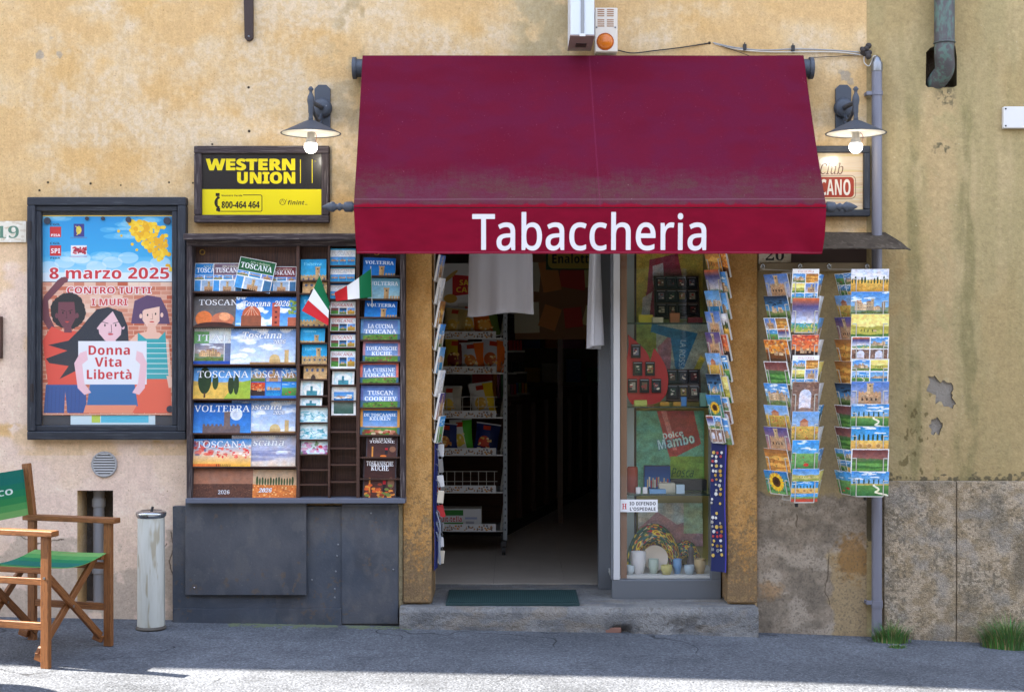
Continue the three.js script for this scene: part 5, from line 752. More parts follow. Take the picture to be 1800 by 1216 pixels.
// ---------------------------------------------------------------- fittings over the awning
{
  const o = thing('projecting_light_box', 'narrow white projecting sign box seen edge on above the awning', 'sign', null), z1 = 0.41, xa = X(1003, z1), xb = X(1045, z1), yb = Y(62, z1);
  part(o, 'housing', span(xa, xb, yb + 0.002, 3.9, 0.06, z1, 0.004), std([226, 232, 240], 0.4));
  part(o, 'groove_strip', span((xa + xb) / 2 - 0.009, (xa + xb) / 2 + 0.009, yb + 0.004, 3.89, z1, z1 + 0.004), std([150, 152, 154], 0.4, { metalness: 0.4 }));
  part(o, 'bottom_cap', span(xa - 0.002, xb + 0.002, yb - 0.004, yb + 0.002, 0.055, z1 + 0.002), std([150, 130, 122], 0.7));
  part(o, 'clip', span((xa + xb) / 2 - 0.015, (xa + xb) / 2 + 0.015, yb - 0.006, yb + 0.008, z1 + 0.002, z1 + 0.008, 0.001), M.white);
  part(o, 'label_plate', span((xa + xb) / 2 - 0.025, (xa + xb) / 2 + 0.03, yb - 0.006, yb - 0.004, 0.15, 0.24), M.black);
  part(o, 'bracket', merge([span(xa + 0.02, xb - 0.02, 3.3, 3.36, 0.003, 0.06), span(xa + 0.02, xb - 0.02, 3.7, 3.76, 0.003, 0.06)]), M.steel);
  const s = thing('alarm_siren', 'cream alarm siren box with an orange lamp above the awning', 'alarm', null), zf = 0.1, cream = std([240, 230, 214], 0.5);
  part(s, 'case', pspan(1046, 13, 1086, 91, 0.004, zf, 0.006), cream);
  for (let i = 0; i < 9; i++) if (i !== 4) for (const c of [1050.5, 1067]) part(s, 'vent_slot', pspan(c, 16 + i * 3.6, c + 12, 17.6 + i * 3.6, zf - 0.002, zf + 0.0012), std([176, 120, 70], 0.7));
  const l = new THREE.SphereGeometry(W(14, zf), 24, 12, 0, Math.PI * 2, 0, Math.PI / 2); l.scale(1, 0.45, 1); l.rotateX(Math.PI / 2); l.translate(X(1064, zf), Y(73, zf), zf - 0.001); part(s, 'lamp_lens', l, std([226, 120, 10], 0.25));
  const ring = new THREE.TorusGeometry(W(14.5, zf), 0.003, 6, 24); ring.translate(X(1064, zf), Y(73, zf), zf); part(s, 'lens_ring', ring, std([190, 90, 20], 0.5));
  for (const c of [1049, 1082]) { const g = new THREE.SphereGeometry(0.005, 8, 6); g.translate(X(c, zf), Y(48, zf), zf); part(s, 'screw', g, M.steel); }
  const P3 = (pts, z = 0.014) => pts.map(([a, b, q = z]) => V(X(a, q), Y(b, q), q));
  single('black_cable', 'thin black cable running right from the alarm siren', 'cable', tube(P3([[1086, 88], [1110, 93], [1150, 89], [1200, 83], [1247, 75.5, 0.002]]), 0.0032, 30), M.black);
  single('grey_cable', 'upper grey cable sagging along the wall toward the drainpipe top', 'cable', tube(P3([[1254, 75, 0.002], [1290, 83], [1340, 88], [1400, 86], [1460, 88], [1516, 92]]), 0.0034, 40), M.wireGrey, 'grey cables over the awning');
  single('grey_cable', 'middle grey cable running under the upper one toward the drainpipe top', 'cable', tube(P3([[1256, 77, 0.002], [1300, 87], [1350, 91], [1420, 91], [1480, 92], [1518, 97]]), 0.003, 40), M.wire, 'grey cables over the awning');
  single('thin_wire', 'thin dark wire slanting down behind the awning top', 'cable', tube(P3([[1258, 77, 0.002], [1290, 88], [1330, 103], [1345, 112]]), 0.0018, 20), M.black);
  single('thin_wire', 'thin wire from the awning cap up to the dark wire knot', 'cable', tube(P3([[1428, 101], [1470, 99], [1515, 96]]), 0.0022, 20), M.black);
  for (const [a, b, l2] of [[1310, 83, 'left'], [1395, 85, 'right']]) single('cable_clip', `small dark cable clip, ${l2} of two on the grey cables`, 'clip', merge([pspan(a - 3, b - 6, a + 3, b + 5, 0.003, 0.02, 0.002), rod(V(X(a, 0.02), Y(b - 9, 0.02), 0.012), V(X(a, 0.02), Y(b, 0.02), 0.012), 0.003)]), M.black, 'clips on the grey cables');
  const rr = rng(12), knot = []; for (let i = 0; i < 9; i++) { const g = new THREE.SphereGeometry(0.012 + rr() * 0.009, 7, 6); g.translate(X(1521) + (rr() - 0.5) * 0.045, Y(92) + (rr() - 0.5) * 0.06, 0.02 + rr() * 0.014); knot.push(g); }
  single('wire_knot', 'dark taped knot of wires on the wall by the drainpipe top', 'wires', merge(knot), std([62, 56, 54], 0.8));
  single('cable_loop', 'pale cable looping from the wire knot into the conduit top', 'cable', tube(P3([[1520, 98, 0.02], [1520, 110, 0.02], [1528, 116, 0.025], [1533, 108, 0.03], [1536, 99, 0.04], [1541, 98, 0.045]]), 0.003, 30), M.wire);
  const ib = thing('iron_strap', 'dark rusty iron strap hanging down the wall above the black and yellow sign', 'bracket', null), ig = extrude(poly([[X(428), 3.6], [X(445), 3.6], [X(445), Y(68)], [X(441), Y(72)], [X(435), Y(72)], [X(431.5), Y(68)]]), 0.02, 0.002); ig.translate(0, 0, 0.004);
  part(ib, 'strap', ig, std([66, 50, 46], 0.6, { metalness: 0.3, bumpMap: fineBump(6), bumpScale: 0.001 })); { const g = new THREE.SphereGeometry(0.006, 8, 6); g.translate(X(438.5), Y(66), 0.027); part(ib, 'bolt', g, M.steel); }
}
// ---------------------------------------------------------------- pipes, plates and holes on the walls
{
  const p = thing('conduit_pipe', 'grey vertical conduit pipe with a pointed cap between the two houses', 'pipe', null), x = X(1542, 0.045), z = 0.045, r = W(9, z);
  part(p, 'shaft', rod(V(x, -0.08, z), V(x, Y(122, z), z), r, r, 20), M.pipe);
  const cap = lathe([[r + 0.001, Y(126, z)], [r + 0.003, Y(125, z)], [r + 0.003, Y(111, z)], [r - 0.005, Y(107, z)], [r - 0.008, Y(102, z)], [0.006, Y(98, z)], [0, Y(97, z)]], 20); cap.translate(x, 0, z); part(p, 'cap', cap, M.steel);
  for (const py of [164, 640, 1059]) { const y = Y(py, z), g = new THREE.CylinderGeometry(r + 0.004, r + 0.004, 0.022, 20); g.translate(x, y, z); part(p, 'bracket', merge([g, span(x - r - 0.03, x - r + 0.005, y - 0.01, y + 0.01, z - 0.012, z + 0.012, 0.002), span(x - r - 0.03, x - r - 0.015, y - 0.008, y + 0.008, 0.002, z)]), M.pipe); }
  part(p, 'foot_collar', rod(V(x, Y(1068, z), z), V(x, Y(1062, z), z), r + 0.003, r + 0.005, 20), M.pipe);
  const cu = tex(256, 512, (a, b) => { const n = fbm(a / 30, b / 60, 4), m = fbm(a / 9 + 4, b / 24, 4); let c = mix3([82, 80, 82], [104, 100, 100], n); c = mix3(c, [100, 136, 122], 0.75 * ss(0.46, 0.68, m * 0.6 + n * 0.4)); return c; });
  const d = thing('copper_downpipe', 'verdigris copper downpipe bending into a hole in the right house wall', 'pipe', null), cm = tinted(cu, 0.55, { metalness: 0.1 }), dz = 0.07, dr = W(17.5, dz);
  part(d, 'shaft', rod(V(X(1661, dz), Y(76, dz), dz), V(X(1661, dz), 3.7, dz), dr, dr, 24), cm);
  part(d, 'elbow', tube([[X(1661, dz), Y(74, dz), dz], [X(1661, dz), Y(96, dz), dz - 0.005], [X(1658), Y(122, 0.03), 0.03], [X(1650), Y(142), -0.03], [X(1640, -0.08), Y(158, -0.08), -0.1]], dr * 0.97, 30, 22), cm);
  { const g = new THREE.TorusGeometry(dr, 0.005, 6, 28); g.rotateX(Math.PI / 2); g.translate(X(1661, dz), Y(75, dz), dz); part(d, 'seam_ring', g, cm); }
  const n = thing('niche_pipe', 'grey drain pipe standing in the dark recess behind the folding chair', 'pipe', null), nx = X(172, -0.09), nz = -0.1, nr = 0.03;
  part(n, 'shaft', rod(V(nx, 0.02, nz), V(nx, Y(862) - 0.005, nz), nr, nr, 18), std([150, 150, 152], 0.6)); for (const py of [883, 1000]) { const g = lathe([[nr, -0.025], [nr + 0.006, -0.02], [nr + 0.006, 0.02], [nr, 0.025]], 18); g.translate(nx, Y(py, nz), nz); part(n, 'collar', g, std([160, 160, 160], 0.6)); }
  const v = thing('round_vent', 'round grey louvred vent below the poster case', 'vent', null, V(X(183), Y(816), 0)), vr = W(22.5);
  { const g = new THREE.TorusGeometry(vr - 0.004, 0.006, 8, 32); g.translate(0, 0, 0.006); part(v, 'rim', g, std([176, 174, 172], 0.5)); const b = new THREE.CylinderGeometry(vr - 0.004, vr - 0.004, 0.004, 32); b.rotateX(Math.PI / 2); b.translate(0, 0, 0.004); part(v, 'backing', b, std([96, 94, 92], 0.7)); for (let i = -4; i <= 4; i++) { const hw = Math.sqrt(Math.max(0, (vr - 0.008) ** 2 - (i * 0.0138) ** 2)), s = box(hw * 2, 0.0085, 0.003, 0, 0, 0, 0.001); s.rotateX(-0.5); s.translate(0, i * 0.0138, 0.0095); part(v, 'slat', s, std([186, 184, 180], 0.5)); } }
  const plateTex = (txt, old) => A1.put(200, 130, (c, w, h) => { const rr = rng(old); rect(c, 0, 0, w, h, [222, 214, 196]); flecks(c, 0, 0, w, h, rr, 60, ['rgba(180,160,130,0.35)', 'rgba(240,236,226,0.5)'], 9); say(c, txt, w * 0.5, h * 0.8, h * 0.78, old > 1 ? [96, 130, 110] : [44, 50, 54], { align: 'center', font: 'serif', weight: 'bold', fit: w * (old > 1 ? 0.66 : 0.6) }); });
  const nm = M.print;
  { const g = printed(W(66, 0.012), W(37, 0.012), 0.01, plateTex('19', 2)); g.translate(X(12, 0.012), Y(407, 0.012), 0.008); single('house_number', 'marble house number plate 19 at the left edge', 'number plate', g, [M.paper, nm]); }
  { const g = printed(W(57, 0.02), W(34, 0.02), 0.01, plateTex('20', 1)); g.translate(X(1363, 0.02), Y(447, 0.02), 0.009); single('house_number', 'house number plate 20 half hidden under the awning', 'number plate', g, [M.paper, nm]); }
  const j = thing('junction_box', 'white square junction box on the right house wall', 'electrical box', null); part(j, 'lid', pspan(1765, 187, 1812, 225, 0.0, 0.03, 0.004), M.white); for (const [a, b] of [[1769, 191], [1769, 221], [1808, 191], [1808, 221]]) { const g = new THREE.SphereGeometry(0.005, 8, 6); g.translate(X(a, 0.03), Y(b, 0.03), 0.03); part(j, 'screw', g, M.black); }
  const h = thing('wall_hook_board', 'dark board at the far left edge of the pale wall', 'board', null); part(h, 'board', pspan(-22, 556, 1.5, 630, 0.004, 0.03, 0.003), M.darkWood);
}
// ---------------------------------------------------------------- tin canopy and hook batten right of the awning
{
  const c = thing('tin_canopy', 'weathered dark sloping tin canopy below the cigar club sign', 'canopy', null), zf = 0.3;
  const g = thickSheet(30, 6, (u, v) => { const a = V(X(1330, zf) + (X(1602, zf) - X(1330, zf)) * u, Y(436, zf), zf), b = V(X(1330, zf) + (X(1557, 0.01) - X(1330, zf)) * u, Y(408), 0.004); const p = a.lerp(b, v); p.y += 0.006 * (fbm(u * 9, v * 2, 3) - 0.5) + (u > 0.97 && v < 0.2 ? -0.006 : 0); return p; }, 0.006);
  const tm = tex(512, 128, (x, y) => { const n = fbm(x / 40, y / 20, 4), m = fbm(x / 8, y / 8 + 9, 3); let k = mix3([72, 64, 56], [94, 85, 75], n); k = mix3(k, [130, 122, 110], 0.4 * ss(0.62, 0.72, m)); return mix3(k, [60, 52, 46], 0.6 * ss(0.6, 0.7, fbm(x / 20 + 8, y / 30 + 3, 3))); });
  part(c, 'sheet', uvM(g), tinted(scaled(tm, 1, 3), 0.8)); part(c, 'bracket', merge([span(X(1345), X(1350), Y(436), Y(418), 0.003, 0.06), span(X(1522), X(1527), Y(436), Y(418), 0.003, 0.06)]), M.blackIron);
  const b = thing('hook_batten', 'beige wooden batten with screw eyes holding the hanging postcard racks', 'rail', null), zb = 0.03;
  part(b, 'dark_board', pspan(1392, 437, 1524, 461, 0.003, zb - 0.005), std([72, 52, 46], 0.7)); part(b, 'batten', pspan(1336, 461.5, 1526, 476, 0.003, zb, 0.003), std([176, 158, 128], 0.8, { bumpMap: fineBump(4), bumpScale: 0.002 }));
  for (const a of [1341, 1407, 1458, 1525]) { const t = new THREE.TorusGeometry(0.011, 0.0028, 7, 18); t.rotateY(0.5); t.translate(X(a, 0.05), Y(468, 0.05), zb + 0.016); const w = new THREE.CylinderGeometry(0.013, 0.013, 0.003, 16); w.rotateX(Math.PI / 2); w.translate(X(a, zb), Y(468, zb), zb + 0.002); part(b, 'screw_eye', merge([t, w, rod(V(X(a, 0.05), Y(468, 0.05), zb), V(X(a, 0.05), Y(468, 0.05), zb + 0.008), 0.003)]), M.chrome); }
}

// ---------------------------------------------------------------- wire postcard racks
let cardSeed = 900;
const CARDG = 'postcards in the wire racks';
const cardUv = (motif, w, h) => { const r = rng(cardSeed += 17); return A2.put(w, h, (c, cw, ch) => { P[motif](c, cw, ch, r); }, 2.1, 0.26); };
// one pocket of a rack: wire parts go to the rack, the stack's front card is a thing of its own
function pocket(rack, { at, yaw, w, h, lean, motif, label, t = 0.005, res = 190, pair = 0, wire = true, dx = 0, cardless = false }) {
  const m = new THREE.Matrix4().makeRotationY(R(yaw)).setPosition(at), lm = new THREE.Matrix4().makeRotationX(R(lean)), full = m.clone().multiply(lm);
  if (wire) {
    const a = w * 0.36, f = t + 0.004, wg = [];
    const pts = (s) => [V(s * a, h * 0.62, f), V(s * a, -0.003, f), V(s * a, -0.003, -0.004)];
    for (const s of [-1, 1]) wg.push(wirePath(pts(s), 0.0027));
    wg.push(rod(V(-a, -0.003, f), V(a, -0.003, f), 0.0027, 0.0027, 5), rod(V(-a * 1.3, h * 0.62, f), V(-a, h * 0.62, f), 0.0027, 0.0027, 5), rod(V(a * 1.3, h * 0.62, f), V(a, h * 0.62, f), 0.0027, 0.0027, 5));
    const g = merge(wg); g.applyMatrix4(full);
    const back = rod(V(-a, -0.003, -0.004).applyMatrix4(full), V(-a, 0.03, -0.02).applyMatrix4(m), 0.0027, 0.0027, 5), back2 = rod(V(a, -0.003, -0.004).applyMatrix4(full), V(a, 0.03, -0.02).applyMatrix4(m), 0.0027, 0.0027, 5);
    part(rack, 'pocket', merge([g, back, back2]), M.wire);
  }
  if (cardless) return;
  const g = printed(w, h, t, cardUv(motif, Math.round(w / 0.165 * res), Math.round(h / 0.165 * res)), 0.002, 0.004);
  g.translate(dx, h / 2, t / 2); const o = single('postcard', label, 'postcard', g, [M.paper, M.card], CARDG); o.applyMatrix4(full);
  return o;
}
function rackFrame(rack, ax, az, y0, y1, r, topEyes) {
  part(rack, 'spine', rod(V(ax, y0, az), V(ax, y1, az), 0.006, 0.006, 8), M.wireGrey);
  for (const a of [0.6, 2.2, 3.7, 5.3]) part(rack, 'upright', rod(V(ax + Math.cos(a) * r, y0 + 0.02, az + Math.sin(a) * r), V(ax + Math.cos(a) * r, y1 - 0.01, az + Math.sin(a) * r), 0.0027, 0.0027, 5), M.wire);
  for (const y of [y0 + 0.02, y1 - 0.01]) { const t = new THREE.TorusGeometry(r, 0.0024, 5, 24); t.rotateX(Math.PI / 2); t.translate(ax, y, az); part(rack, 'hoop', merge([t, rod(V(ax - r, y, az), V(ax + r, y, az), 0.0027, 0.0027, 5), rod(V(ax, y, az - r), V(ax, y, az + r), 0.0027, 0.0027, 5)]), M.wire); }
  for (const [ex, ey] of topEyes) part(rack, 'hanger', wirePath([V(X(ex, 0.05), Y(ey, 0.05), 0.045), V(X(ex, 0.1), Y(ey + 5, 0.1), 0.1), V(ax, y1, az)], 0.0024), M.wire);
  part(rack, 'foot_hook', rod(V(ax, y0 - 0.02, az), V(ax, y0, az), 0.009, 0.009, 8), M.black);
}
{
  const z = 0.2, r0 = 0.12;
  const a = thing('postcard_rack', 'hanging white wire postcard rack nearer the orange door pillar', 'postcard rack', 'hanging wire racks'), ax = 1.477;
  rackFrame(a, ax, z, Y(884, z), Y(476, z), 0.075, [[1341, 468], [1407, 468]]);
  const place = (yaw, top, h, r = r0) => V(ax + Math.sin(R(yaw)) * r, Y(top, z + 0.12) - h * 0.98, z + Math.cos(R(yaw)) * r);
  const LA = ['castle', 'storm', 'multiC', 'ember', 'framed', 'town', 'field', 'night', 'waves', 'sunflower'];
  LA.forEach((m, i) => pocket(a, { at: place(-55, 480 + i * 38.6, 0.122), yaw: -55, w: 0.163, h: 0.122, lean: 14, motif: m, label: `${WHAT[m]} postcard, ${ORD[i]} from top on left side of the rack nearer the pillar` }));
  [['multiA', 473], ['lavender', 524], ['sunset', 588], ['multiA', 624], ['arch', 670], ['field', 722], ['poppies', 772], ['duo', 822]].forEach(([m, top], i) => pocket(a, { at: place(5, top, i === 2 ? 0.14 : 0.175, 0.125), yaw: 5, w: 0.138, h: i === 2 ? 0.14 : 0.175, lean: 11, motif: m, t: 0.006, label: `${WHAT[m]} postcard, ${ORD[i]} from top on front of the rack nearer the pillar` }));
  ['town', 'back', 'sea', 'back', 'hills', 'back', 'wheat', 'back', 'town', 'hills'].forEach((m, i) => pocket(a, { at: place(66, 480 + i * 38.6, 0.15, 0.088), yaw: 66, w: 0.11, h: 0.15, lean: 13, motif: m, res: 100, t: 0.006, label: `${WHAT[m]} postcard, ${ORD[i]} from top on right side of the rack nearer the pillar` }));
  const b = thing('postcard_rack', 'hanging white wire postcard rack in front of the grey conduit pipe', 'postcard rack', 'hanging wire racks'), bx = 1.833;
  rackFrame(b, bx, z, Y(872, z), Y(474, z), 0.075, [[1458, 468], [1525, 468]]);
  const placeB = (yaw, top, h, r = r0) => V(bx + Math.sin(R(yaw)) * r, Y(top, z + 0.12) - h * 0.98, z + Math.cos(R(yaw)) * r);
  ['cypressRow', 'town', 'hills', 'gates', 'multiB', 'castle', 'road', 'wheat', 'framed', 'road'].forEach((m, i) => pocket(b, { at: placeB(-5, 473 + i * 39.3, 0.13, 0.125), yaw: -5, w: 0.188, h: 0.13, lean: 12, motif: m, t: 0.006, res: 230, label: `${WHAT[m]} postcard, ${ORD[i]} from top on front of the rack by the pipe` }));
  ['multiD', 'field', 'night', 'waves', 'waves', 'storm', 'framed', 'framed', 'multiD', 'poppies'].forEach((m, i) => pocket(b, { at: placeB(-68, 478 + i * 39, 0.124, 0.098), yaw: -68, w: 0.155, h: 0.124, lean: 14, motif: m, res: 150, label: `${WHAT[m]} postcard, ${ORD[i]} from top on left side of the rack by the pipe` }));
  // the rack on the right door jamb
  const d = thing('postcard_rack', 'white wire postcard rack hanging on the right jamb of the doorway', 'postcard rack', 'hanging wire racks');
  const jx = X(1279) - 0.012;
  part(d, 'rail', merge([rod(V(jx - 0.004, Y(770), 0.0), V(jx - 0.004, Y(405), 0.0), 0.0025, 0.0025, 5), rod(V(jx - 0.004, Y(770), 0.05), V(jx - 0.004, Y(405), 0.05), 0.0025, 0.0025, 5), rod(V(jx - 0.004, Y(770), 0.0), V(jx - 0.004, Y(770), 0.05), 0.0025, 0.0025, 5), rod(V(jx - 0.004, Y(405), 0.0), V(jx - 0.004, Y(405), 0.05), 0.0025, 0.0025, 5), rod(V(jx - 0.004, Y(410), 0.02), V(jx + 0.016, Y(410), 0.02), 0.003, 0.003, 5)]), M.wire);
  const DR = [['waves', 'ember'], ['lavender', 'town'], ['sea', 'town'], ['castle', 'cypressRow'], ['night', 'sunset'], ['field', 'road'], ['storm', 'hills'], ['sunflower', 'gates'], ['gates', 'town']];
  DR.forEach(([m, n], i) => { const top = 438 + i * 36.3, at = V(X(1276 + i * 0.5, 0) - 0.03, Y(top, 0) - 0.148, 0.03); pocket(d, { at: at.clone().add(V(-0.024, 0.004, 0.012)), yaw: -52, w: 0.105, h: 0.148, lean: 15, motif: m, res: 130, t: 0.004, label: `${WHAT[m]} postcard, outer one of the ${ORD[i]} pocket on the right door jamb` }); pocket(d, { at: at.clone().add(V(-0.004, -0.004, -0.004)), yaw: -52, w: 0.118, h: 0.145, lean: 15, motif: n, res: 130, t: 0.013, wire: false, dx: 0.026, label: `${WHAT[n]} postcard, inner one of the ${ORD[i]} pocket on the right door jamb` }); });
  // the rack on the left door jamb, seen edge on
  const e = thing('postcard_rack', 'white wire postcard rack seen edge on at the left jamb of the doorway', 'postcard rack', 'hanging wire racks'), lx = X(759) + 0.01;
  part(e, 'rail', merge([rod(V(lx + 0.004, Y(755), -0.06), V(lx + 0.004, Y(405), -0.06), 0.0025, 0.0025, 5), rod(V(lx + 0.004, Y(755), 0.0), V(lx + 0.004, Y(405), 0.0), 0.0025, 0.0025, 5), rod(V(lx - 0.014, Y(410), -0.03), V(lx + 0.004, Y(410), -0.03), 0.003, 0.003, 5)]), M.wire);
  ['castle', 'back', 'waves', 'town', 'sea', 'back', 'night', 'poppies'].forEach((m, i) => pocket(e, { at: V(lx + 0.014, Y(447 + i * 40.5) - 0.14, -0.03), yaw: 78, w: 0.11, h: 0.14, lean: 9, motif: m, res: 110, t: 0.011, label: `${WHAT[m]} postcard, ${ORD[i]} from top at the left door jamb` }));
}
// ---------------------------------------------------------------- keyring strip and pin banner on the jambs
{
  const blue = std([36, 50, 130], 0.8), rr = rng(31), x = X(759) + 0.012;
  const k = thing('keyring_strip', 'narrow blue cloth strip of keyrings hanging at the left door jamb', 'keyring display', null);
  part(k, 'cloth', thickSheet(3, 16, (u, v) => V(x + 0.012 * u + 0.004 * Math.sin(v * 9), Y(1003) + (Y(762) - Y(1003)) * v, 0.0 - 0.12 * u), 0.002), blue);
  for (let i = 0; i < 8; i++) { const y = Y(772 + i * 27), zz = -0.01 - rr() * 0.05, o = part(k, 'keyring', merge([tube([[x + 0.008, y + 0.03, zz], [x + 0.024, y + 0.015, zz], [x + 0.026, y - 0.01, zz]], 0.0028, 8, 5), (() => { const g = new THREE.TorusGeometry(0.011, 0.0027, 5, 14); g.translate(x + 0.03, y - 0.02, zz); return g; })()]), M.steel); part(o, 'tag', (() => { const g = box(0.026 + rr() * 0.012, 0.045 + rr() * 0.03, 0.005, 0, 0, 0, 0.004); g.rotateY(-0.4 + rr() * 0.6); g.rotateZ((rr() - 0.5) * 0.5); g.translate(x + 0.034, y - 0.062, zz + 0.004); return g; })(), i === 4 ? std([200, 30, 40], 0.4) : [M.white, M.steel, M.white, std([226, 214, 190], 0.5)][i % 4]); }
  for (let i = 0; i < 3; i++) part(k, 'lanyard', tube([[x + 0.01, Y(900 + i * 18), -0.03], [x + 0.03, Y(925 + i * 16), -0.02], [x + 0.024, Y(960 + i * 10), -0.02], [x + 0.032, Y(985 + i * 4), -0.015]], 0.005, 14, 6), std([150, 156, 166], 0.8));
  const b = thing('pin_banner', 'navy cloth banner of enamel pins hanging at the right door jamb', 'pin display', null), bx = X(1279) - 0.014;
  const f = (u, v) => V(bx - 0.075 + 0.07 * u + 0.003 * Math.sin(v * 8), Y(1003) + 0.012 * (u - 0.5) * 0 + (Y(772) - Y(1003)) * v, 0.055 - 0.05 * (1 - u) + 0.004 * Math.sin(v * 6 + u * 2));
  part(b, 'cloth', thickSheet(6, 20, f, 0.002), std([22, 34, 92], 0.8)); part(b, 'border', thickSheet(2, 20, (u, v) => f(0.93 + 0.09 * u, v).add(V(0.001, 0, 0.003)), 0.001), std([70, 60, 160], 0.8));
  const pm = [M.brass, M.white, std([226, 190, 90], 0.4), std([200, 60, 60], 0.4), M.chrome];
  for (let j = 0; j < 24; j++) for (let i = 0; i < 3; i++) { if (rr() < 0.16 || (j > 9 && j < 12 && rr() < 0.4)) continue; const q = f(0.16 + i * 0.27 + (rr() - 0.5) * 0.12, 0.12 + 0.85 * j / 24 + rr() * 0.012), s = 0.0065 + rr() * 0.004, g = rr() < 0.5 ? new THREE.CylinderGeometry(s, s, 0.004, 9) : new THREE.CylinderGeometry(s * 1.1, s * 0.7, 0.004, 5); g.rotateX(Math.PI / 2); g.rotateY(-0.7); g.translate(q.x - 0.002, q.y, q.z + 0.003); part(b, 'pin', g, pm[Math.floor(rr() * 5)]); }
  { const uv = A1.put(40, 16, (c, w, h) => { rect(c, 0, 0, w, h, [22, 34, 92]); say(c, 'VOLTERRA', 2, 12, 11, [230, 220, 160], { fit: 36 }); }); }
}
// ---------------------------------------------------------------- door frame, display window and its contents
{
  const zg = -0.14, d = thing('display_window', 'grey framed glazed display case filling the right part of the doorway', 'display case', null), fy = 0.126, yt = Y(290);
  const zb = -0.56, xl = X(1076, zg), xr = X(1268, zg);
  part(d, 'bottom_rail', span(xl, xr, fy, Y(1019, zg), zg - 0.05, zg, 0.004), M.frameGrey);
  part(d, 'stile', span(X(1250, zg), xr, Y(1019, zg), yt, zg - 0.05, zg, 0.003), M.frameGrey);
  part(d, 'stile', span(X(1074, zg), X(1078.5, zg), Y(1019, zg), yt, zg - 0.05, zg, 0.003), M.frameGrey);
  part(d, 'white_strip', span(X(1078.5, zg), X(1090, zg), Y(1019, zg), yt, zg - 0.045, zg + 0.004, 0.003), M.frameWhite);
  part(d, 'jamb', span(X(1052, -0.44), X(1078, -0.44), fy, yt, -0.52, -0.44, 0.004), M.frameGrey); part(d, 'jamb', span(X(1079, -0.44), X(1083, -0.44), fy, yt, -0.5, -0.43, 0.002), M.frameGrey);
  part(d, 'pane', new THREE.PlaneGeometry(X(1250, zg) - X(1090, zg), yt - Y(1019, zg)).translate((X(1250, zg) + X(1090, zg)) / 2, (yt + Y(1019, zg)) / 2, zg - 0.025), M.glass);
  part(d, 'wood_strip', span(X(1091, zg - 0.06), X(1102, zg - 0.06), Y(1019, zg), yt, zg - 0.09, zg - 0.05), std([150, 112, 84], 0.7));
  part(d, 'back_post', span(X(1101, zb + 0.02), X(1115, zb + 0.02), Y(1010, zb), yt, zb, zb + 0.02), std([190, 204, 200], 0.5)); part(d, 'back_post', span(X(1116, zb + 0.02), X(1119, zb + 0.02), Y(1010, zb), yt, zb, zb + 0.022), M.black);
  part(d, 'back_panel', span(X(1090, zb), X(1275, zb), fy, yt, zb - 0.02, zb - 0.002), std([206, 188, 110], 0.8)); part(d, 'side_panel', span(xr - 0.012, xr, fy, yt, zb, zg - 0.051), std([200, 200, 190], 0.6));
  part(d, 'floor_board', span(xl, xr - 0.013, Y(1014, zg) - 0.02, Y(1014, zg), zb, zg - 0.051), std([206, 206, 200], 0.6));
  const shelfY = [Y(567, -0.2), Y(714, -0.2), Y(868, -0.2)];
  for (const y of shelfY) { const s = part(d, 'glass_shelf', span(X(1104, -0.19), xr - 0.014, y - 0.008, y, zb + 0.03, -0.19), M.shelfGlass); part(s, 'edge', span(X(1104, -0.19), xr - 0.014, y - 0.0085, y - 0.0005, -0.19, -0.187), std([30, 60, 54], 0.2)); }
  const D = shelfY, zi = -0.4;
  const pw = (px) => X(px, zi), put = (name, label, cat, g, m, grp) => single(name, label, cat, g, m, grp);
  // faded posters behind the goods
  const pos = (label, [x0, y0, x1, y1], draw, z = zb + 0.03) => { const uv = A1.put((x1 - x0) * 1.8, (y1 - y0) * 1.8, draw, 1.3, 0.28), g = printed(W(x1 - x0, z), W(y1 - y0, z), 0.002, uv); g.translate(X((x0 + x1) / 2, z), Y((y0 + y1) / 2, z), z); put('faded_poster', label, 'poster', g, [M.paper, M.print], 'faded posters in the display case'); };
  pos('faded poster of a pink and white bottle at top of the display case', [1119, 446, 1236, 556], (c, w, h, r) => { rect(c, 0, 0, w, h, [206, 182, 84]); path(c, [[w * 0.2, h * 0.1], [w * 0.62, 0], [w * 0.7, h * 0.45], [w * 0.4, h * 0.6], [w * 0.3, h], [w * 0.08, h], [w * 0.16, h * 0.6]], [170, 70, 90]); path(c, [[w * 0.24, h * 0.2], [w * 0.4, h * 0.15], [w * 0.42, h * 0.5], [w * 0.26, h * 0.55]], [226, 214, 214]); path(c, [[w * 0.1, h * 0.7], [w * 0.24, h * 0.6], [w * 0.2, h], [w * 0.08, h]], [220, 206, 206]); });
  pos('faded poster with a blue pennant in the middle of the display case', [1119, 570, 1244, 704], (c, w, h) => { rect(c, 0, 0, w, h, [176, 186, 170]); rect(c, 0, 0, w * 0.28, h, [160, 176, 90]); path(c, [[w * 0.3, h * 0.3], [w * 0.5, h * 0.12], [w * 0.46, h], [w * 0.3, h * 0.8]], [186, 130, 140]); path(c, [[w * 0.22, 0], [w * 0.86, h * 0.12], [w * 0.58, h * 0.76], [w * 0.48, h * 0.18], [w * 0.2, h * 0.1]], [60, 130, 170]); c.save(); c.translate(w * 0.62, h * 0.2); c.rotate(1.65); say(c, 'LA ROSSA', 0, 0, h * 0.1, [200, 226, 230], { fit: h * 0.4 }); c.restore(); path(c, [[w * 0.6, h], [w * 0.9, h * 0.4], [w * 0.96, h * 0.46], [w * 0.7, h]], [200, 190, 80]); });
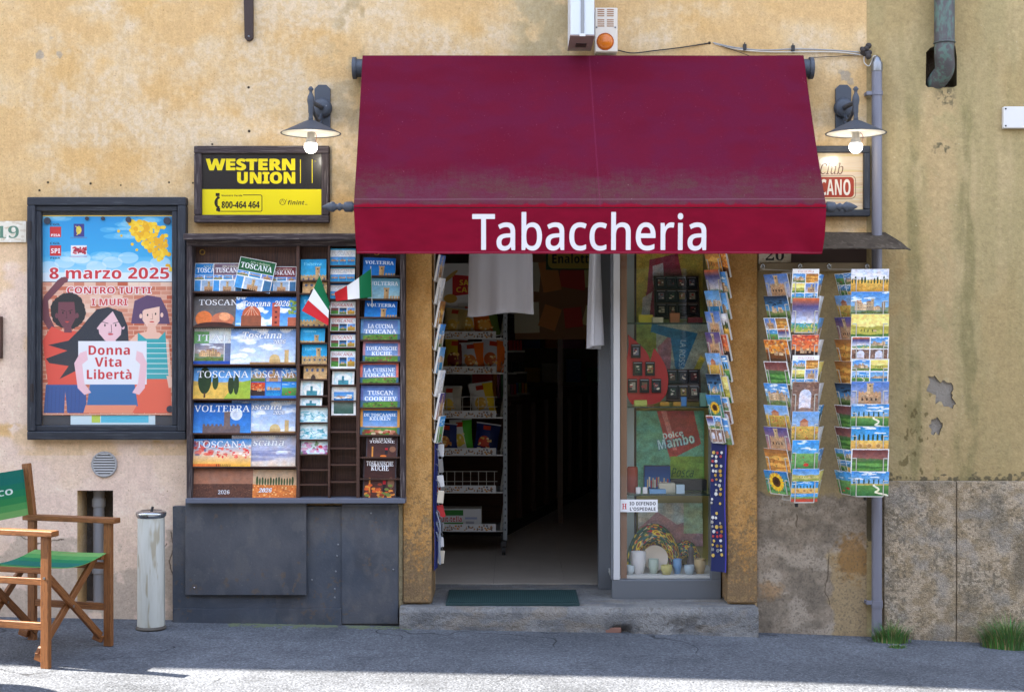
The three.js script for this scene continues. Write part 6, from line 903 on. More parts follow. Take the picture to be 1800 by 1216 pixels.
  pos('faded green poster of a red iced drink lettered Mambo', [1119, 722, 1238, 860], (c, w, h) => { rect(c, 0, 0, w, h, [110, 170, 140]); path(c, [[w * 0.3, 0], [w * 0.84, 0], [w * 0.95, h * 0.42], [w * 0.5, h * 0.62]], [176, 78, 76]); path(c, [[w * 0.36, 0], [w * 0.44, 0], [w * 0.6, h * 0.5], [w * 0.54, h * 0.5]], [206, 130, 124]); rect(c, w * 0.5, h * 0.58, w * 0.5, h * 0.42, [130, 170, 80]); c.save(); c.translate(w * 0.32, h * 0.5); c.rotate(-0.2); say(c, 'Dolce', w * 0.1, -h * 0.12, h * 0.1, [220, 240, 236], { weight: 'bold' }); say(c, 'Mambo', 0, 0, h * 0.17, [200, 230, 226], { weight: 'bold', fit: w * 0.56, edge: [[50, 110, 120], 4] }); c.restore(); say(c, 'Posca', w * 0.5, h * 0.84, h * 0.16, [40, 90, 70], { italic: true, fit: w * 0.34 }); });
  pos('faded pinkish poster low behind the sunflower ceramics', [1122, 884, 1236, 960], (c, w, h) => { rect(c, 0, 0, w, h, [196, 190, 176]); path(c, [[0, h * 0.6], [w * 0.3, h * 0.2], [w * 0.6, h * 0.5], [w, h * 0.3], [w, h], [0, h]], [176, 130, 130]); rect(c, w * 0.7, 0, w * 0.3, h * 0.7, [170, 190, 150]); });
  const lighterG = box(0.036, 0.056, 0.012, 0, 0, 0, 0.003), tray = std([74, 52, 40], 0.6);
  const lighterUv = (k) => A2.put(36, 56, (c, w, h) => { const r = rng(700 + k); rect(c, 0, 0, w, h, [28, 28, 32]); rect(c, 8, 14, w - 16, h - 26, [[150, 146, 130], [110, 90, 70], [66, 66, 74], [84, 44, 44], [120, 120, 134], [54, 76, 60], [140, 124, 70]][k % 7]); flecks(c, 10, 18, w - 20, h - 34, r, 6, [[40, 40, 44], [226, 214, 190], [160, 60, 60]], 4); rect(c, 3, 4, w - 6, 3, [150, 150, 154]); });
  const LG = 'boxed lighters in the display case'; let ln = 0;
  const lighter = (px, py, z, label, tilt = -0.3) => { const g = printed(0.052, 0.078, 0.014, lighterUv(ln++)); const o = put('boxed_lighter', label, 'lighter', g, [M.black, M.card], LG); o.position.set(X(px, z), Y(py, z), z); o.rotation.x = tilt; return o; };
  const board = (px0, py0, px1, py1, z, label, nx, ny) => { const o = thing('lighter_tray', label, 'display tray', 'lighter trays in the display case'), w = W(px1 - px0, z), h = W(py1 - py0, z); o.position.set(X((px0 + px1) / 2, z), Y(py1, z) + 0.002, z); o.rotation.x = -0.3; part(o, 'base', box(w, h, 0.012, 0, h / 2, -0.008, 0.002), std([40, 34, 32], 0.7)); for (let i = 0; i <= ny; i++) part(o, 'ledge', box(w, 0.007, 0.018, 0, 0.004 + i * (h - 0.008) / ny, 0.004), tray); for (const s of [-1, 1]) part(o, 'side', box(0.006, h, 0.02, s * w / 2, h / 2, 0.003), tray); return [o, w, h]; };
  const fill = (b, nx, ny, where) => { const [o, w, h] = b; o.updateMatrixWorld(true); for (let j = 0; j < ny; j++) for (let i = 0; i < nx; i++) { const q = V((i + 0.5) / nx * w * 0.94 - w * 0.47, 0.009 + (j + 0.5) * (h - 0.008) / ny, 0.006).applyMatrix4(o.matrixWorld), g = printed(w / nx * 0.86, h / ny * 0.82, 0.012, lighterUv(ln)); ln++; const l = put('boxed_lighter', `boxed lighter, column ${['one', 'two', 'three', 'four'][i]} of the ${['bottom', ny > 2 ? 'middle' : 'top', 'top'][j]} row in the ${where}`, 'lighter', g, [M.black, M.card], LG); l.position.copy(q); l.rotation.x = -0.3; } };
  fill(board(1152, 482, 1230, 560, zi, 'brown tray of boxed lighters on the top glass shelf', 4, 3), 4, 3, 'upper tray of the display case');
  fill(board(1172, 648, 1232, 706, zi, 'brown tray of boxed lighters on the middle glass shelf', 3, 2), 3, 2, 'lower tray of the display case');
  { const z = -0.36, s = new THREE.Shape(), q = (a, b) => [X(a, z), Y(b, z)]; s.moveTo(...q(1104, 588)); s.bezierCurveTo(...q(1116, 600), ...q(1140, 612), ...q(1143, 636)); s.lineTo(...q(1150, 612)); s.bezierCurveTo(...q(1166, 632), ...q(1178, 650), ...q(1174, 680)); s.bezierCurveTo(...q(1172, 700), ...q(1160, 708), ...q(1145, 711)); s.lineTo(...q(1112, 711)); s.bezierCurveTo(...q(1100, 700), ...q(1097, 670), ...q(1101, 640)); s.bezierCurveTo(...q(1104, 620), ...q(1108, 606), ...q(1104, 588)); const g = extrude(s, 0.008, 0.001); g.translate(0, 0, z - 0.01); const o = put('flame_board', 'red flame shaped display board holding boxed lighters', 'display board', g, std([196, 22, 34], 0.4));
    [[1118, 617, 'single one high'], [1121, 648, 'left of the upper pair'], [1143, 648, 'right of the upper pair'], [1112, 678, 'left of the lower three'], [1133, 678, 'middle of the lower three'], [1154, 678, 'right of the lower three']].forEach(([a, b, l]) => lighter(a, b, z + 0.008, `boxed lighter, ${l} on the red flame board`, 0)); }
  const small = (name, label, cat, px, y, w, h, dd, m, z = -0.3) => { const g = box(w, h, dd, X(px, z), y + h / 2, z, 0.002); return put(name, label, cat, g, m); };
  small('yellow_box', 'small yellow box at left on the top glass shelf', 'box', 1135, D[0], 0.08, 0.045, 0.04, std([226, 206, 40], 0.5)); small('orange_box', 'little orange box in front of the top lighter tray', 'box', 1186, D[0], 0.055, 0.055, 0.04, std([196, 120, 70], 0.6)); small('red_pouch', 'dark red pouch at right on the top glass shelf', 'pouch', 1222, D[0], 0.08, 0.03, 0.05, std([140, 40, 50], 0.6)); small('cream_box', 'flat cream box beside the yellow one on the top glass shelf', 'box', 1156, D[0], 0.06, 0.03, 0.05, std([206, 196, 160], 0.6), -0.26);
  small('lime_tin', 'yellow green tin at left on the middle glass shelf', 'tin', 1126, D[1], 0.07, 0.03, 0.04, std([190, 196, 90], 0.5)); small('gold_tin', 'small gold tin in front of the lower lighter tray', 'tin', 1168, D[1], 0.05, 0.022, 0.04, M.brass, -0.26); small('gold_tin', 'small gold tin right of the other one on the middle glass shelf', 'tin', 1190, D[1], 0.045, 0.022, 0.04, M.brass, -0.26); small('blue_cup', 'tiny blue cup at right on the middle glass shelf', 'cup', 1202, D[1], 0.03, 0.05, 0.03, std([60, 130, 190], 0.4), -0.25); small('green_bottle', 'small pale green bottle at right end of the middle glass shelf', 'bottle', 1236, D[1], 0.035, 0.07, 0.03, std([140, 190, 170], 0.3), -0.3);
  { const uv = A1.put(46 * 3, 44 * 3, (c, w, h, r = rng(6)) => { grad(c, 0, 0, w, h, [[20, 60, 110], [30, 110, 170]]); for (let i = 0; i < 12; i++) rect(c, w * (0.1 + i * 0.07), h * (0.45 + r() * 0.2), w * 0.05, h * 0.4, [[200, 170, 120], [230, 210, 170], [170, 60, 50]][i % 3]); rect(c, 0, h * 0.9, w, h * 0.1, [16, 40, 70]); }); const z = -0.42, g = printed(0.145, 0.135, 0.06, uv); g.translate(X(1155, z), D[2] + 0.0685, z); put('souvenir_box', 'dark blue boxed set with a town picture on the lowest glass shelf', 'box', g, [std([18, 36, 70], 0.5), M.print]); }
  { const g = lathe([[0, 0], [0.03, 0], [0.03, 0.13], [0.026, 0.14], [0, 0.142]], 20); g.translate(X(1112, -0.3), D[2], -0.3); put('red_tin_can', 'rust red cylindrical tin at left on the lowest glass shelf', 'tin', g, std([160, 74, 60], 0.5)); }
  small('black_case', 'long black case at right on the lowest glass shelf', 'box', 1210, D[2], 0.2, 0.06, 0.08, M.black, -0.42); small('cream_case', 'cream satin box in the middle of the lowest glass shelf', 'box', 1172, D[2], 0.09, 0.05, 0.06, std([214, 206, 180], 0.5), -0.3); small('white_cup', 'small white cup at front left of the lowest glass shelf', 'cup', 1122, D[2], 0.025, 0.035, 0.025, M.white, -0.22); small('white_cup', 'small white cup second from left on the lowest glass shelf', 'cup', 1134, D[2], 0.025, 0.035, 0.025, M.white, -0.22); small('blue_packet', 'flat pale blue packet in front of the cream satin box', 'packet', 1156, D[2], 0.09, 0.024, 0.04, std([110, 160, 200], 0.5), -0.22); small('glass_jar', 'white and blue jar in front of the long black case', 'jar', 1196, D[2], 0.045, 0.05, 0.04, std([180, 206, 220], 0.25), -0.22);
  // sunflower ceramics at the bottom
  const fb = Y(1014, zg); { const uv = A1.put(330, 200, (c, w, h, r = rng(41)) => { rect(c, 0, 0, w, h, [60, 84, 62]); flecks(c, 0, 0, w, h, r, 320, [[190, 60, 60], [226, 150, 60], [120, 150, 80], [206, 196, 160], [90, 60, 90], [40, 100, 110], [226, 196, 70]], 8); for (let i = 0; i < 16; i++) { const x = r() * w, y = r() * h; blob(c, x, y, 19, 19, [232, 196, 60]); blob(c, x, y, 11, 11, [150, 76, 40]); } });
    const fan = (px, y, rIn, rOut, a0, a1, z, bulge) => { const g = thickSheet(24, 8, (u, v) => { const a = a0 + (a1 - a0) * u, q = rIn + (rOut - rIn) * v; return V(X(px, z) - Math.cos(a) * q * 0.85, y + Math.sin(a) * q * 1.35, z + bulge * Math.sin(v * Math.PI) + 0.03 * v * -1); }, 0.008); return uvTo(g, uv); };
    put('ceramic_fan', 'painted sunflower ceramic arch in the bottom of the display case', 'ceramic', fan(1150, fb + 0.005, 0.1, 0.185, R(4), R(176), -0.4, 0.05), M.print); put('ceramic_fan', 'smaller painted ceramic arch at right in the bottom of the display case', 'ceramic', fan(1206, fb + 0.004, 0.04, 0.11, R(4), R(176), -0.46, 0.03), M.print);
    const plate = lathe([[0, 0], [0.07, 0.004], [0.11, 0.02], [0.114, 0.024], [0.07, 0.01], [0, 0.007]], 30); plate.scale(0.62, 0.62, 0.62); plate.rotateX(1.25); plate.translate(X(1152, -0.3), fb + 0.075, -0.31); put('cream_plate', 'cream plate standing before the sunflower ceramic arch', 'plate', plate, std([206, 190, 166], 0.4)); }
  const cupg = (w, h) => lathe([[0, 0], [w * 0.7, 0], [w, h * 0.5], [w, h], [w * 0.9, h], [w * 0.85, h * 0.5], [w * 0.6, 0.01], [0, 0.01]], 20);
  { const g = cupg(0.042, 0.12); g.translate(X(1122, -0.26), fb, -0.26); put('white_jug', 'white jug in the bottom left of the display case', 'jug', g, M.white); }
  [[1108, 'leftmost', [206, 220, 222]], [1150, 'second from left', [190, 206, 190]], [1172, 'third from left', [206, 196, 120]], [1192, 'fourth from left', [110, 160, 206]], [1212, 'second from right', [176, 196, 206]], [1232, 'rightmost', [196, 170, 120]]].forEach(([px, l, c], i) => { const g = cupg(0.024 + (i % 3) * 0.004, 0.05 + (i % 2) * 0.03); g.translate(X(px, -0.23), fb, -0.23 - (i % 2) * 0.03); put('small_cup', `small glazed cup, ${l} along the bottom of the display case`, 'cup', g, std(c, 0.2), 'cups in the display case'); });
  { const g = lathe([[0, 0], [0.028, 0], [0.024, 0.05], [0.014, 0.09], [0.018, 0.11], [0.014, 0.13], [0, 0.138]], 14); g.translate(X(1215, -0.34), fb, -0.34); put('dark_figurine', 'dark standing figurine at right in the bottom of the display case', 'figurine', g, std([70, 64, 66], 0.5)); }
  { const uv = A1.put(66 * 4, 23 * 4, (c, w, h) => { rect(c, 0, 0, w, h, [246, 246, 246]); say(c, 'H', w * 0.05, h * 0.76, h * 0.62, [206, 40, 44], { weight: 'bold', fit: w * 0.13, font: 'serif' }); say(c, 'IO DIFENDO', w * 0.25, h * 0.45, h * 0.36, [40, 40, 44], { weight: 'bold', fit: w * 0.7 }); say(c, "L'OSPEDALE", w * 0.25, h * 0.88, h * 0.36, [40, 40, 44], { weight: 'bold', fit: w * 0.7 }); }); const g = printed(W(66, -0.16), W(22, -0.16), 0.0008, uv); g.translate(X(1123.5, -0.16), Y(889, -0.16), -0.1642); put('window_sticker', 'white sticker with a red H on the display case glass', 'sticker', g, [M.paper, M.print]); }
}

// ---------------------------------------------------------------- T-shirts hung in the doorway
function shirt(label, at, turn, w, h, seed, sleeves, col, deep = 0.045) {
  const o = thing('white_t_shirt', label, 't-shirt', 'T-shirts hung in the doorway', at); o.rotation.y = turn;
  const cloth = std(col, 0.95, { side: THREE.DoubleSide }), fold = (x, v) => 0.02 * (1 - v) * (Math.sin(x / w * 11 + seed) + 0.6 * Math.sin(x / w * 23 + seed * 2)) + 0.008 * fbm(x * 20, v * 4 + seed, 2);
  const half = (s) => grid(24, 20, (u, v) => { const sh = v > 0.86 ? (v - 0.86) / 0.14 : 0, ww = w * (1.02 - 0.06 * v) * (1 - 0.55 * sh * sh), x = (u - 0.5) * ww, bulge = deep * Math.sqrt(Math.max(0, 1 - (2 * u - 1) ** 2)) * (1 - sh * 0.7); return V(x, -h * (1 - v) - 0.03 * Math.abs(u - 0.5) * sh - 0.012 * Math.sin(u * 5 + seed) * (1 - v), s * bulge + fold(x, v)); });
  part(o, 'body', merge([half(1), half(-1)]), cloth);
  for (const s of [-1, 1]) part(o, 'sleeve', grid(8, 8, (u, v) => { const a = v * Math.PI * 2, len = sleeves * u, r = 0.075 * (1 - 0.1 * u); return V(s * (w * 0.38 + len * 0.5), -0.1 - len * 0.72 + Math.cos(a) * r * 0.5, Math.sin(a) * r * 0.5 + 0.004 * Math.sin(u * 9)); }), cloth);
  part(o, 'hanger', merge([tube([[-w * 0.36, -0.03, 0], [-w * 0.12, 0.03, 0], [0, 0.05, 0], [w * 0.12, 0.03, 0], [w * 0.36, -0.03, 0]], 0.005, 20, 6), tube([[0, 0.05, 0], [0.004, 0.09, 0], [0.018, 0.11, 0], [0.006, 0.128, 0], [-0.012, 0.118, 0]], 0.0025, 14, 5)]), M.wireGrey);
}
{
  const yr = Y(292) - 0.07;
  single('hanging_rail', 'steel rail across the doorway top carrying the T-shirts', 'rail', merge([rod(V(X(757), yr + 0.05, -0.28), V(X(1080), yr + 0.05, -0.28), 0.008)]), M.steel);
  const hgt = yr - 0.075 - Y(553, -0.28);
  shirt('white T-shirt hanging face on in the dark doorway', V(X(880, -0.28), yr - 0.075, -0.28), 0.04, W(113, -0.28), hgt, 1.3, 0.13, [206, 204, 210]);
  shirt('white T-shirt hanging edge on beside the grey door post', V(X(1045, -0.28), yr - 0.075, -0.3), R(90), 0.3, yr - 0.075 - Y(610, -0.28), 4.1, 0.1, [232, 232, 238], 0.02);
}
// ---------------------------------------------------------------- snack stand just inside
{
  const z = -1.78, zb = -2.12, FL = 0.13, x1 = X(888, z), x0 = x1 - 0.62, o = thing('snack_stand', 'white wire snack stand on castors inside the doorway', 'snack stand', null);
  for (const x of [x0, x1]) { const p = part(o, 'upright', span(x - 0.014, x + 0.014, FL + 0.09, Y(455, z), z - 0.03, z, 0.003), std([170, 178, 184], 0.5, { metalness: 0.2 })); const hs = []; for (let y = FL + 0.16; y < Y(462, z); y += 0.045) hs.push(box(0.007, 0.013, 0.002, x, y, z + 0.0006)); part(p, 'slots', merge(hs), M.black); part(o, 'upright', span(x - 0.014, x + 0.014, FL + 0.09, Y(455, z), zb, zb + 0.03, 0.003), M.wireGrey); }
  const uvL = A1.put(330, 26, (c, w, h) => { rect(c, 0, 0, w, h, [216, 216, 214]); const r = rng(13); rect(c, w * 0.26, 4, w * 0.08, h - 8, [206, 70, 30]); flecks(c, 4, 6, w * 0.2, h - 12, r, 22, [[90, 90, 96], [150, 110, 80], [206, 60, 40]], 3); flecks(c, w * 0.38, 6, w * 0.58, h - 12, r, 60, [[90, 90, 96], [150, 110, 80], [206, 140, 60]], 3); });
  const ys = [[596, 'top'], [657, 'second'], [734, 'third'], [799, 'fourth'], [864, 'fifth'], [931, 'lowest']].map(([p, n]) => [Y(p, z), n]);
  const wr = (a, b) => rod(a, b, 0.0022, 0.0022, 5);
  ys.forEach(([y], i) => {
    const zf = z + 0.1; part(o, 'shelf', span(x0 + 0.015, x1 - 0.015, y, y + 0.008, zb + 0.03, zf), M.wireGrey);
    const lip = printed(0.62 - 0.075, 0.05, 0.004, uvL); lip.translate((x0 + x1) / 2 - 0.022, y + 0.026, zf + 0.004); part(o, 'price_strip', lip, [M.white, M.print]);
    const g = []; for (let k = 0; k <= 10; k++) { const x = x0 + 0.03 + k * 0.052; g.push(wr(V(x, y + 0.008, zf - 0.012), V(x, y + 0.14, zf - 0.03))); } for (const dy of [0.075, 0.14]) g.push(wr(V(x0 + 0.03, y + dy, zf - 0.022), V(x1 - 0.05, y + dy, zf - 0.022)));
    if (i === 4 || i === 2) part(o, 'basket_front', merge(g), M.wire);
    const s = []; for (let k = 0; k < 5; k++) { const zz = zf - 0.01 - k * 0.05; s.push(wr(V(x1 - 0.03, y + 0.008, zz), V(x1 - 0.012, y + 0.04 + k * 0.028, zz))); } s.push(wr(V(x1 - 0.03, y + 0.03, zf), V(x1 - 0.012, y + 0.16, zf - 0.21)), wr(V(x1 - 0.012, y + 0.06, zf - 0.02), V(x1 - 0.012, y + 0.06, zb + 0.04))); part(o, 'basket_side', merge(s), M.wire);
  });
  for (const [cx, cz] of [[x0 + 0.03, z - 0.04], [x1 - 0.01, z + 0.06], [x0 + 0.03, zb + 0.05], [x1 - 0.01, zb + 0.05]]) { const g = new THREE.CylinderGeometry(0.032, 0.032, 0.024, 18); g.rotateZ(Math.PI / 2); g.translate(cx, FL + 0.032, cz); const c = part(o, 'castor', g, M.black); part(c, 'fork', span(cx - 0.02, cx + 0.02, FL + 0.05, FL + 0.092, cz - 0.016, cz + 0.016, 0.004), std([60, 60, 64], 0.5)); }
  const uvH = A1.put(200, 150, (c, w, h) => { rect(c, 0, 0, w, h, [226, 222, 216]); path(c, [[w * 0.17, h * 0.26], [w * 0.5, h * 0.3], [w * 0.78, h * 0.26], [w * 0.76, h * 0.72], [w * 0.5, h * 0.69], [w * 0.17, h * 0.74]], [196, 36, 34]); say(c, 'SAN', w * 0.27, h * 0.5, h * 0.17, [246, 206, 60], { weight: 'bold', fit: w * 0.24 }); say(c, 'CARLO', w * 0.22, h * 0.66, h * 0.17, [246, 206, 60], { weight: 'bold', fit: w * 0.42 }); blob(c, w * 0.14, h * 0.3, w * 0.03, h * 0.2, [206, 160, 80], 0.8); blob(c, w * 0.14, h * 0.8, w * 0.1, h * 0.1, [210, 160, 60]); });
  const hd = printed(0.44, 0.29, 0.012, uvH); hd.translate(X(834, z), Y(501, z), z - 0.03); part(o, 'header_sign', hd, [M.white, M.print]).userData.label = 'white header sign with a red badge';
  // bags: pillow shapes with crimped ends
  const bagG = (w, h, seed) => { const f = (s) => grid(10, 12, (u, v) => { const e = Math.pow(Math.sin(Math.PI * Math.min(1, Math.max(0, (v - 0.06) / 0.88))), 0.6), q = Math.pow(Math.sin(Math.PI * u), 0.6); return V((u - 0.5) * w * (1 - 0.08 * e), v * h, s * (0.034 * e * q + 0.004 * (fbm(u * 6 + seed, v * 6, 3) - 0.5) * e)); }); return merge([f(1), f(-1)]); };
  const bagUv = (base, a, b, s) => A2.put(84, 100, (c, w, h) => { const r = rng(s); rect(c, 0, 0, w, h, base); path(c, [[w * 0.55, 0], [w, 0], [w, h], [w * 0.75, h]], a); rect(c, w * 0.3, h * 0.1, w * 0.3, h * 0.14, [196, 60, 30]); blob(c, w * 0.4, h * 0.62, w * 0.24, h * 0.18, b); flecks(c, w * 0.2, h * 0.45, w * 0.5, h * 0.4, r, 12, [b, [226, 180, 90], [240, 220, 160]], 5); rect(c, 0, 0, w, 5, [200, 200, 200]); rect(c, 0, h - 5, w, 5, [200, 200, 200]); });
  const BG = 'snack bags on the wire stand';
  [[0, 796, [206, 180, 120], [176, 150, 90], [214, 170, 70], 'beige snack bag at left of the top shelf'], [0, 826, [214, 206, 190], [206, 160, 110], [220, 170, 60], 'cream snack bag in the middle of the top shelf'], [0, 858, [206, 100, 30], [90, 110, 50], [226, 160, 60], 'orange snack bag at right of the top shelf'], [1, 798, [190, 160, 40], [110, 40, 30], [120, 40, 30], 'yellow brown snack bag at left of the second shelf'], [1, 832, [200, 200, 206], [226, 110, 30], [210, 120, 50], 'white and orange snack bag in the middle of the second shelf'], [1, 862, [190, 190, 196], [226, 110, 30], [190, 90, 40], 'white and orange snack bag at right of the second shelf'], [2, 792, [216, 214, 206], [196, 190, 170], [226, 190, 70], 'white snack bag at left of the third shelf'], [2, 852, [210, 210, 206], [230, 196, 40], [220, 170, 60], 'white and yellow snack bag at right of the third shelf'], [3, 782, [30, 36, 70], [40, 50, 100], [200, 120, 50], 'dark snack bag at left of the fourth shelf'], [3, 813, [220, 222, 210], [80, 170, 50], [220, 190, 60], 'white and green snack bag on the fourth shelf'], [3, 852, [30, 40, 96], [20, 30, 70], [196, 70, 50], 'navy snack bag at right of the fourth shelf']].forEach(([s, px, b, a, e, l], i) => {
    const w = 0.15 + (i % 3) * 0.012, h = 0.2 + (i % 2) * 0.025, g = bagG(w, h, i * 3); uvTo(g, bagUv(b, a, e, 50 + i)); const zz = z + 0.045 - (i % 2) * 0.02, q = single('snack_bag', l, 'snack bag', g, M.card, BG); q.position.set(X(px, zz), ys[s][0] + 0.012, zz); q.rotation.set(-0.16, 0.1 * ((i % 3) - 1), 0.07 * ((i * 7) % 5 - 2)); });
  { const uv = A1.put(240, 110, (c, w, h) => { rect(c, 0, 0, w, h, [206, 206, 204]); rect(c, 0, h * 0.06, w * 0.6, h * 0.26, [50, 120, 50]); rect(c, 0, h * 0.66, w * 0.6, h * 0.34, [60, 130, 50]); say(c, 'fruit-tella', 4, h * 0.62, h * 0.36, [190, 40, 44], { weight: 'bold', fit: w * 0.56, edge: ['#f0f0ee', 4] }); for (let i = 0; i < 12; i++) rect(c, w * (0.66 + i * 0.015), h * 0.6, w * 0.007, h * 0.3, [90, 90, 110]); rect(c, w * 0.64, h * 0.4, w * 0.26, h * 0.1, [150, 160, 190]); }); const g = printed(0.3, 0.135, 0.16, uv); g.translate(X(806, z + 0.06), ys[5][0] + 0.0765, z - 0.02); single('sweets_carton', 'white and green sweets carton on the lowest snack shelf', 'carton', g, [std([190, 180, 160], 0.8), M.print]); }
}
// ---------------------------------------------------------------- counter and the goods behind it
{
  const FL = 0.13, o = thing('shop_counter', 'dark panelled wooden counter running back into the shop', 'counter', null), a = V(-0.05, 0, -2.62), b = V(0.88, 0, -6.3), d = b.clone().sub(a), L = d.length(), ang = Math.atan2(-d.z, d.x), H2 = 0.98;
  o.position.set(a.x, FL, a.z); o.rotation.y = ang; const dw = tinted(scaled(darkWood, 1.3), 0.4);
  part(o, 'carcass', span(0, L, 0.08, H2 - 0.04, 0.03, 0.6).translate(0, 0, -0.63), dw); part(o, 'top', span(-0.03, L, H2 - 0.04, H2, -0.62, 0.05, 0.006), dw); part(o, 'plinth', span(0.01, L, 0, 0.08, -0.58, 0.0), std([30, 22, 20], 0.8));
  for (let x = 0; x < L - 0.1; x += 0.46) { part(o, 'panel', span(x + 0.06, x + 0.42, 0.14, H2 - 0.1, -0.03, -0.014, 0.004), dw); part(o, 'pilaster', span(x - 0.01, x + 0.04, 0.08, H2 - 0.04, -0.03, 0.012, 0.006), dw); }
  o.updateMatrixWorld(true); const on = (x, z, y = H2) => V(x, y, z).applyMatrix4(o.matrixWorld);
  const rr = rng(55), cols = [[222, 60, 60], [236, 200, 70], [70, 130, 206], [244, 240, 230], [90, 160, 100], [190, 110, 160], [232, 146, 66]];
  // magazines fanned on the counter, lighter stands, boxes
  for (let i = 0; i < 9; i++) { const p = on(0.12 + i * 0.055, -0.2 - (i % 2) * 0.03), g = box(0.035, 0.2, 0.15, 0, 0.1, 0, 0.002); const m = single('magazine', `thin magazine, ${ORD[i]} from the front in the row on the dark counter`, 'magazine', g, std(cols[(i * 3) % 7], 0.5), 'magazines on the counter'); m.position.copy(p); m.rotation.set(0, ang, 0); }
  for (let s = 0; s < 2; s++) { const p = on(0.72 + s * 0.36, -0.2), st = thing('lighter_stand', s ? 'tiered lighter stand farther back on the dark counter' : 'tiered lighter stand nearer the front on the dark counter', 'display stand', 'lighter stands on the counter', p); st.rotation.y = ang - 0.9; for (let k = 0; k < 3; k++) { part(st, 'tier', box(0.24, 0.014, 0.07, 0, 0.007 + k * 0.17, -k * 0.05), std([240, 236, 228], 0.5)); part(st, 'back', box(0.24, 0.16, 0.006, 0, 0.095 + k * 0.17, -k * 0.05 - 0.032), std([60, 40, 36], 0.6)); for (let q = 0; q < 8; q++) { const g = box(0.02, 0.08, 0.012, -0.095 + q * 0.027, 0.055 + k * 0.17, -k * 0.05 + 0.012, 0.004), l = part(st, 'lighter', g, std(k === 2 ? [206, 40, 44] : k ? [40, 40, 46] : cols[(q * 2 + s) % 7], 0.3)); l.userData.label = 'disposable lighter'; } } }
  // shelves on the back wall with boxes and packets
  const sh = thing('wall_shelves', 'dark wall shelves full of boxes at the back of the shop', 'shelf unit', null), zb = -7.36; part(sh, 'back', span(-0.4, 2.3, FL, 2.7, zb - 0.02, zb), dw); const lv = [0.7, 1.1, 1.45, 1.8, 2.15]; for (const y of lv) part(sh, 'shelf', span(-0.4, 2.3, y, y + 0.025, zb, zb + 0.3), dw);
  let n = 0; for (let j = 1; j < lv.length; j++) for (let i = 0; i < 9; i++) { const w = 0.14 + rr() * 0.12, h = 0.14 + rr() * 0.16, x = -0.05 + i * 0.23, g = box(w, h, 0.18, x, lv[j] + 0.025 + h / 2, zb + 0.15, 0.003), c = cols[Math.floor(rr() * 7)]; n++; single('stock_box', `stock box, ${ORD[i]} from left on ${['', 'the lower', 'the second', 'the third', 'the upper'][j]} back wall shelf`, 'box', g, std(c, 0.6), 'boxes on the back shelves'); }
  const uv = A1.put(150, 56, (c, w, h) => { rect(c, 0, 0, w, h, [60, 90, 60]); c.fillStyle = 'rgb(206,180,80)'; c.beginPath(); c.roundRect(6, 4, w - 12, h - 8, 16); c.fill(); say(c, 'Enalotto', w * 0.1, h * 0.68, h * 0.56, [30, 40, 30], { weight: 'bold', fit: w * 0.8 }); }); const eg = printed(0.42, 0.16, 0.02, uv); eg.translate(X(1008, -3.3), Y(456, -3.3), -3.3); const es = thing('lottery_sign', 'small yellow lottery sign hanging high in the dark shop', 'sign', null); part(es, 'board', eg, [M.black, M.print]); part(es, 'cord', merge([-0.15, 0.15].map((q) => rod(V(X(1008, -3.3) + q, Y(456, -3.3) + 0.08, -3.3), V(X(1008, -3.3) + q, 3.1, -3.3), 0.002, 0.002, 5))), M.black);
  const pb = thing('ticket_board', 'tall board of paper slips hanging behind the counter', 'notice board', null), px = X(985, -3.4); part(pb, 'board', span(px - 0.35, px + 0.4, 1.55, 2.6, -3.45, -3.42), std([170, 120, 80], 0.8)); part(pb, 'post', span(px - 0.02, px + 0.02, FL, 1.55, -3.45, -3.42), dw); for (let i = 0; i < 12; i++) { const g = box(0.13 + rr() * 0.08, 0.15 + rr() * 0.1, 0.004, 0, 0, 0); g.rotateZ((rr() - 0.5) * 0.7); g.translate(px - 0.26 + (i % 4) * 0.18, 1.72 + Math.floor(i / 4) * 0.32, -3.415 + (i % 3) * 0.005); part(pb, 'slip', g, std([[246, 238, 206], [240, 156, 84], [216, 76, 62], [240, 222, 150]][i % 4], 0.8)); }
}
// ---------------------------------------------------------------- door mat
{
  const y = 0.128, g = thickSheet(40, 20, (u, v) => { const z = 0.07 - 0.42 * v, s = 0.006 * (v < 0.12 ? (0.12 - v) / 0.12 : 0); return V(X(783, 0.07) + (X(1019, 0.07) - X(783, 0.07)) * u, y + 0.014 - s * 0.8, z); }, 0.012), o = thing('door_mat', 'dark green ribbed rubber mat on the doorstep', 'door mat', null);
  part(o, 'base', g, M.rubber); const x0 = X(786, 0.07), x1 = X(1016, 0.07), n = 64, ribs = []; for (let i = 0; i < n; i++) ribs.push(box(0.005, 0.004, 0.38, x0 + (x1 - x0) * (i + 0.5) / n, y + 0.015, -0.145, 0)); part(o, 'ribs', merge(ribs), std([40, 76, 74], 0.75)).userData.kind = 'stuff';
}
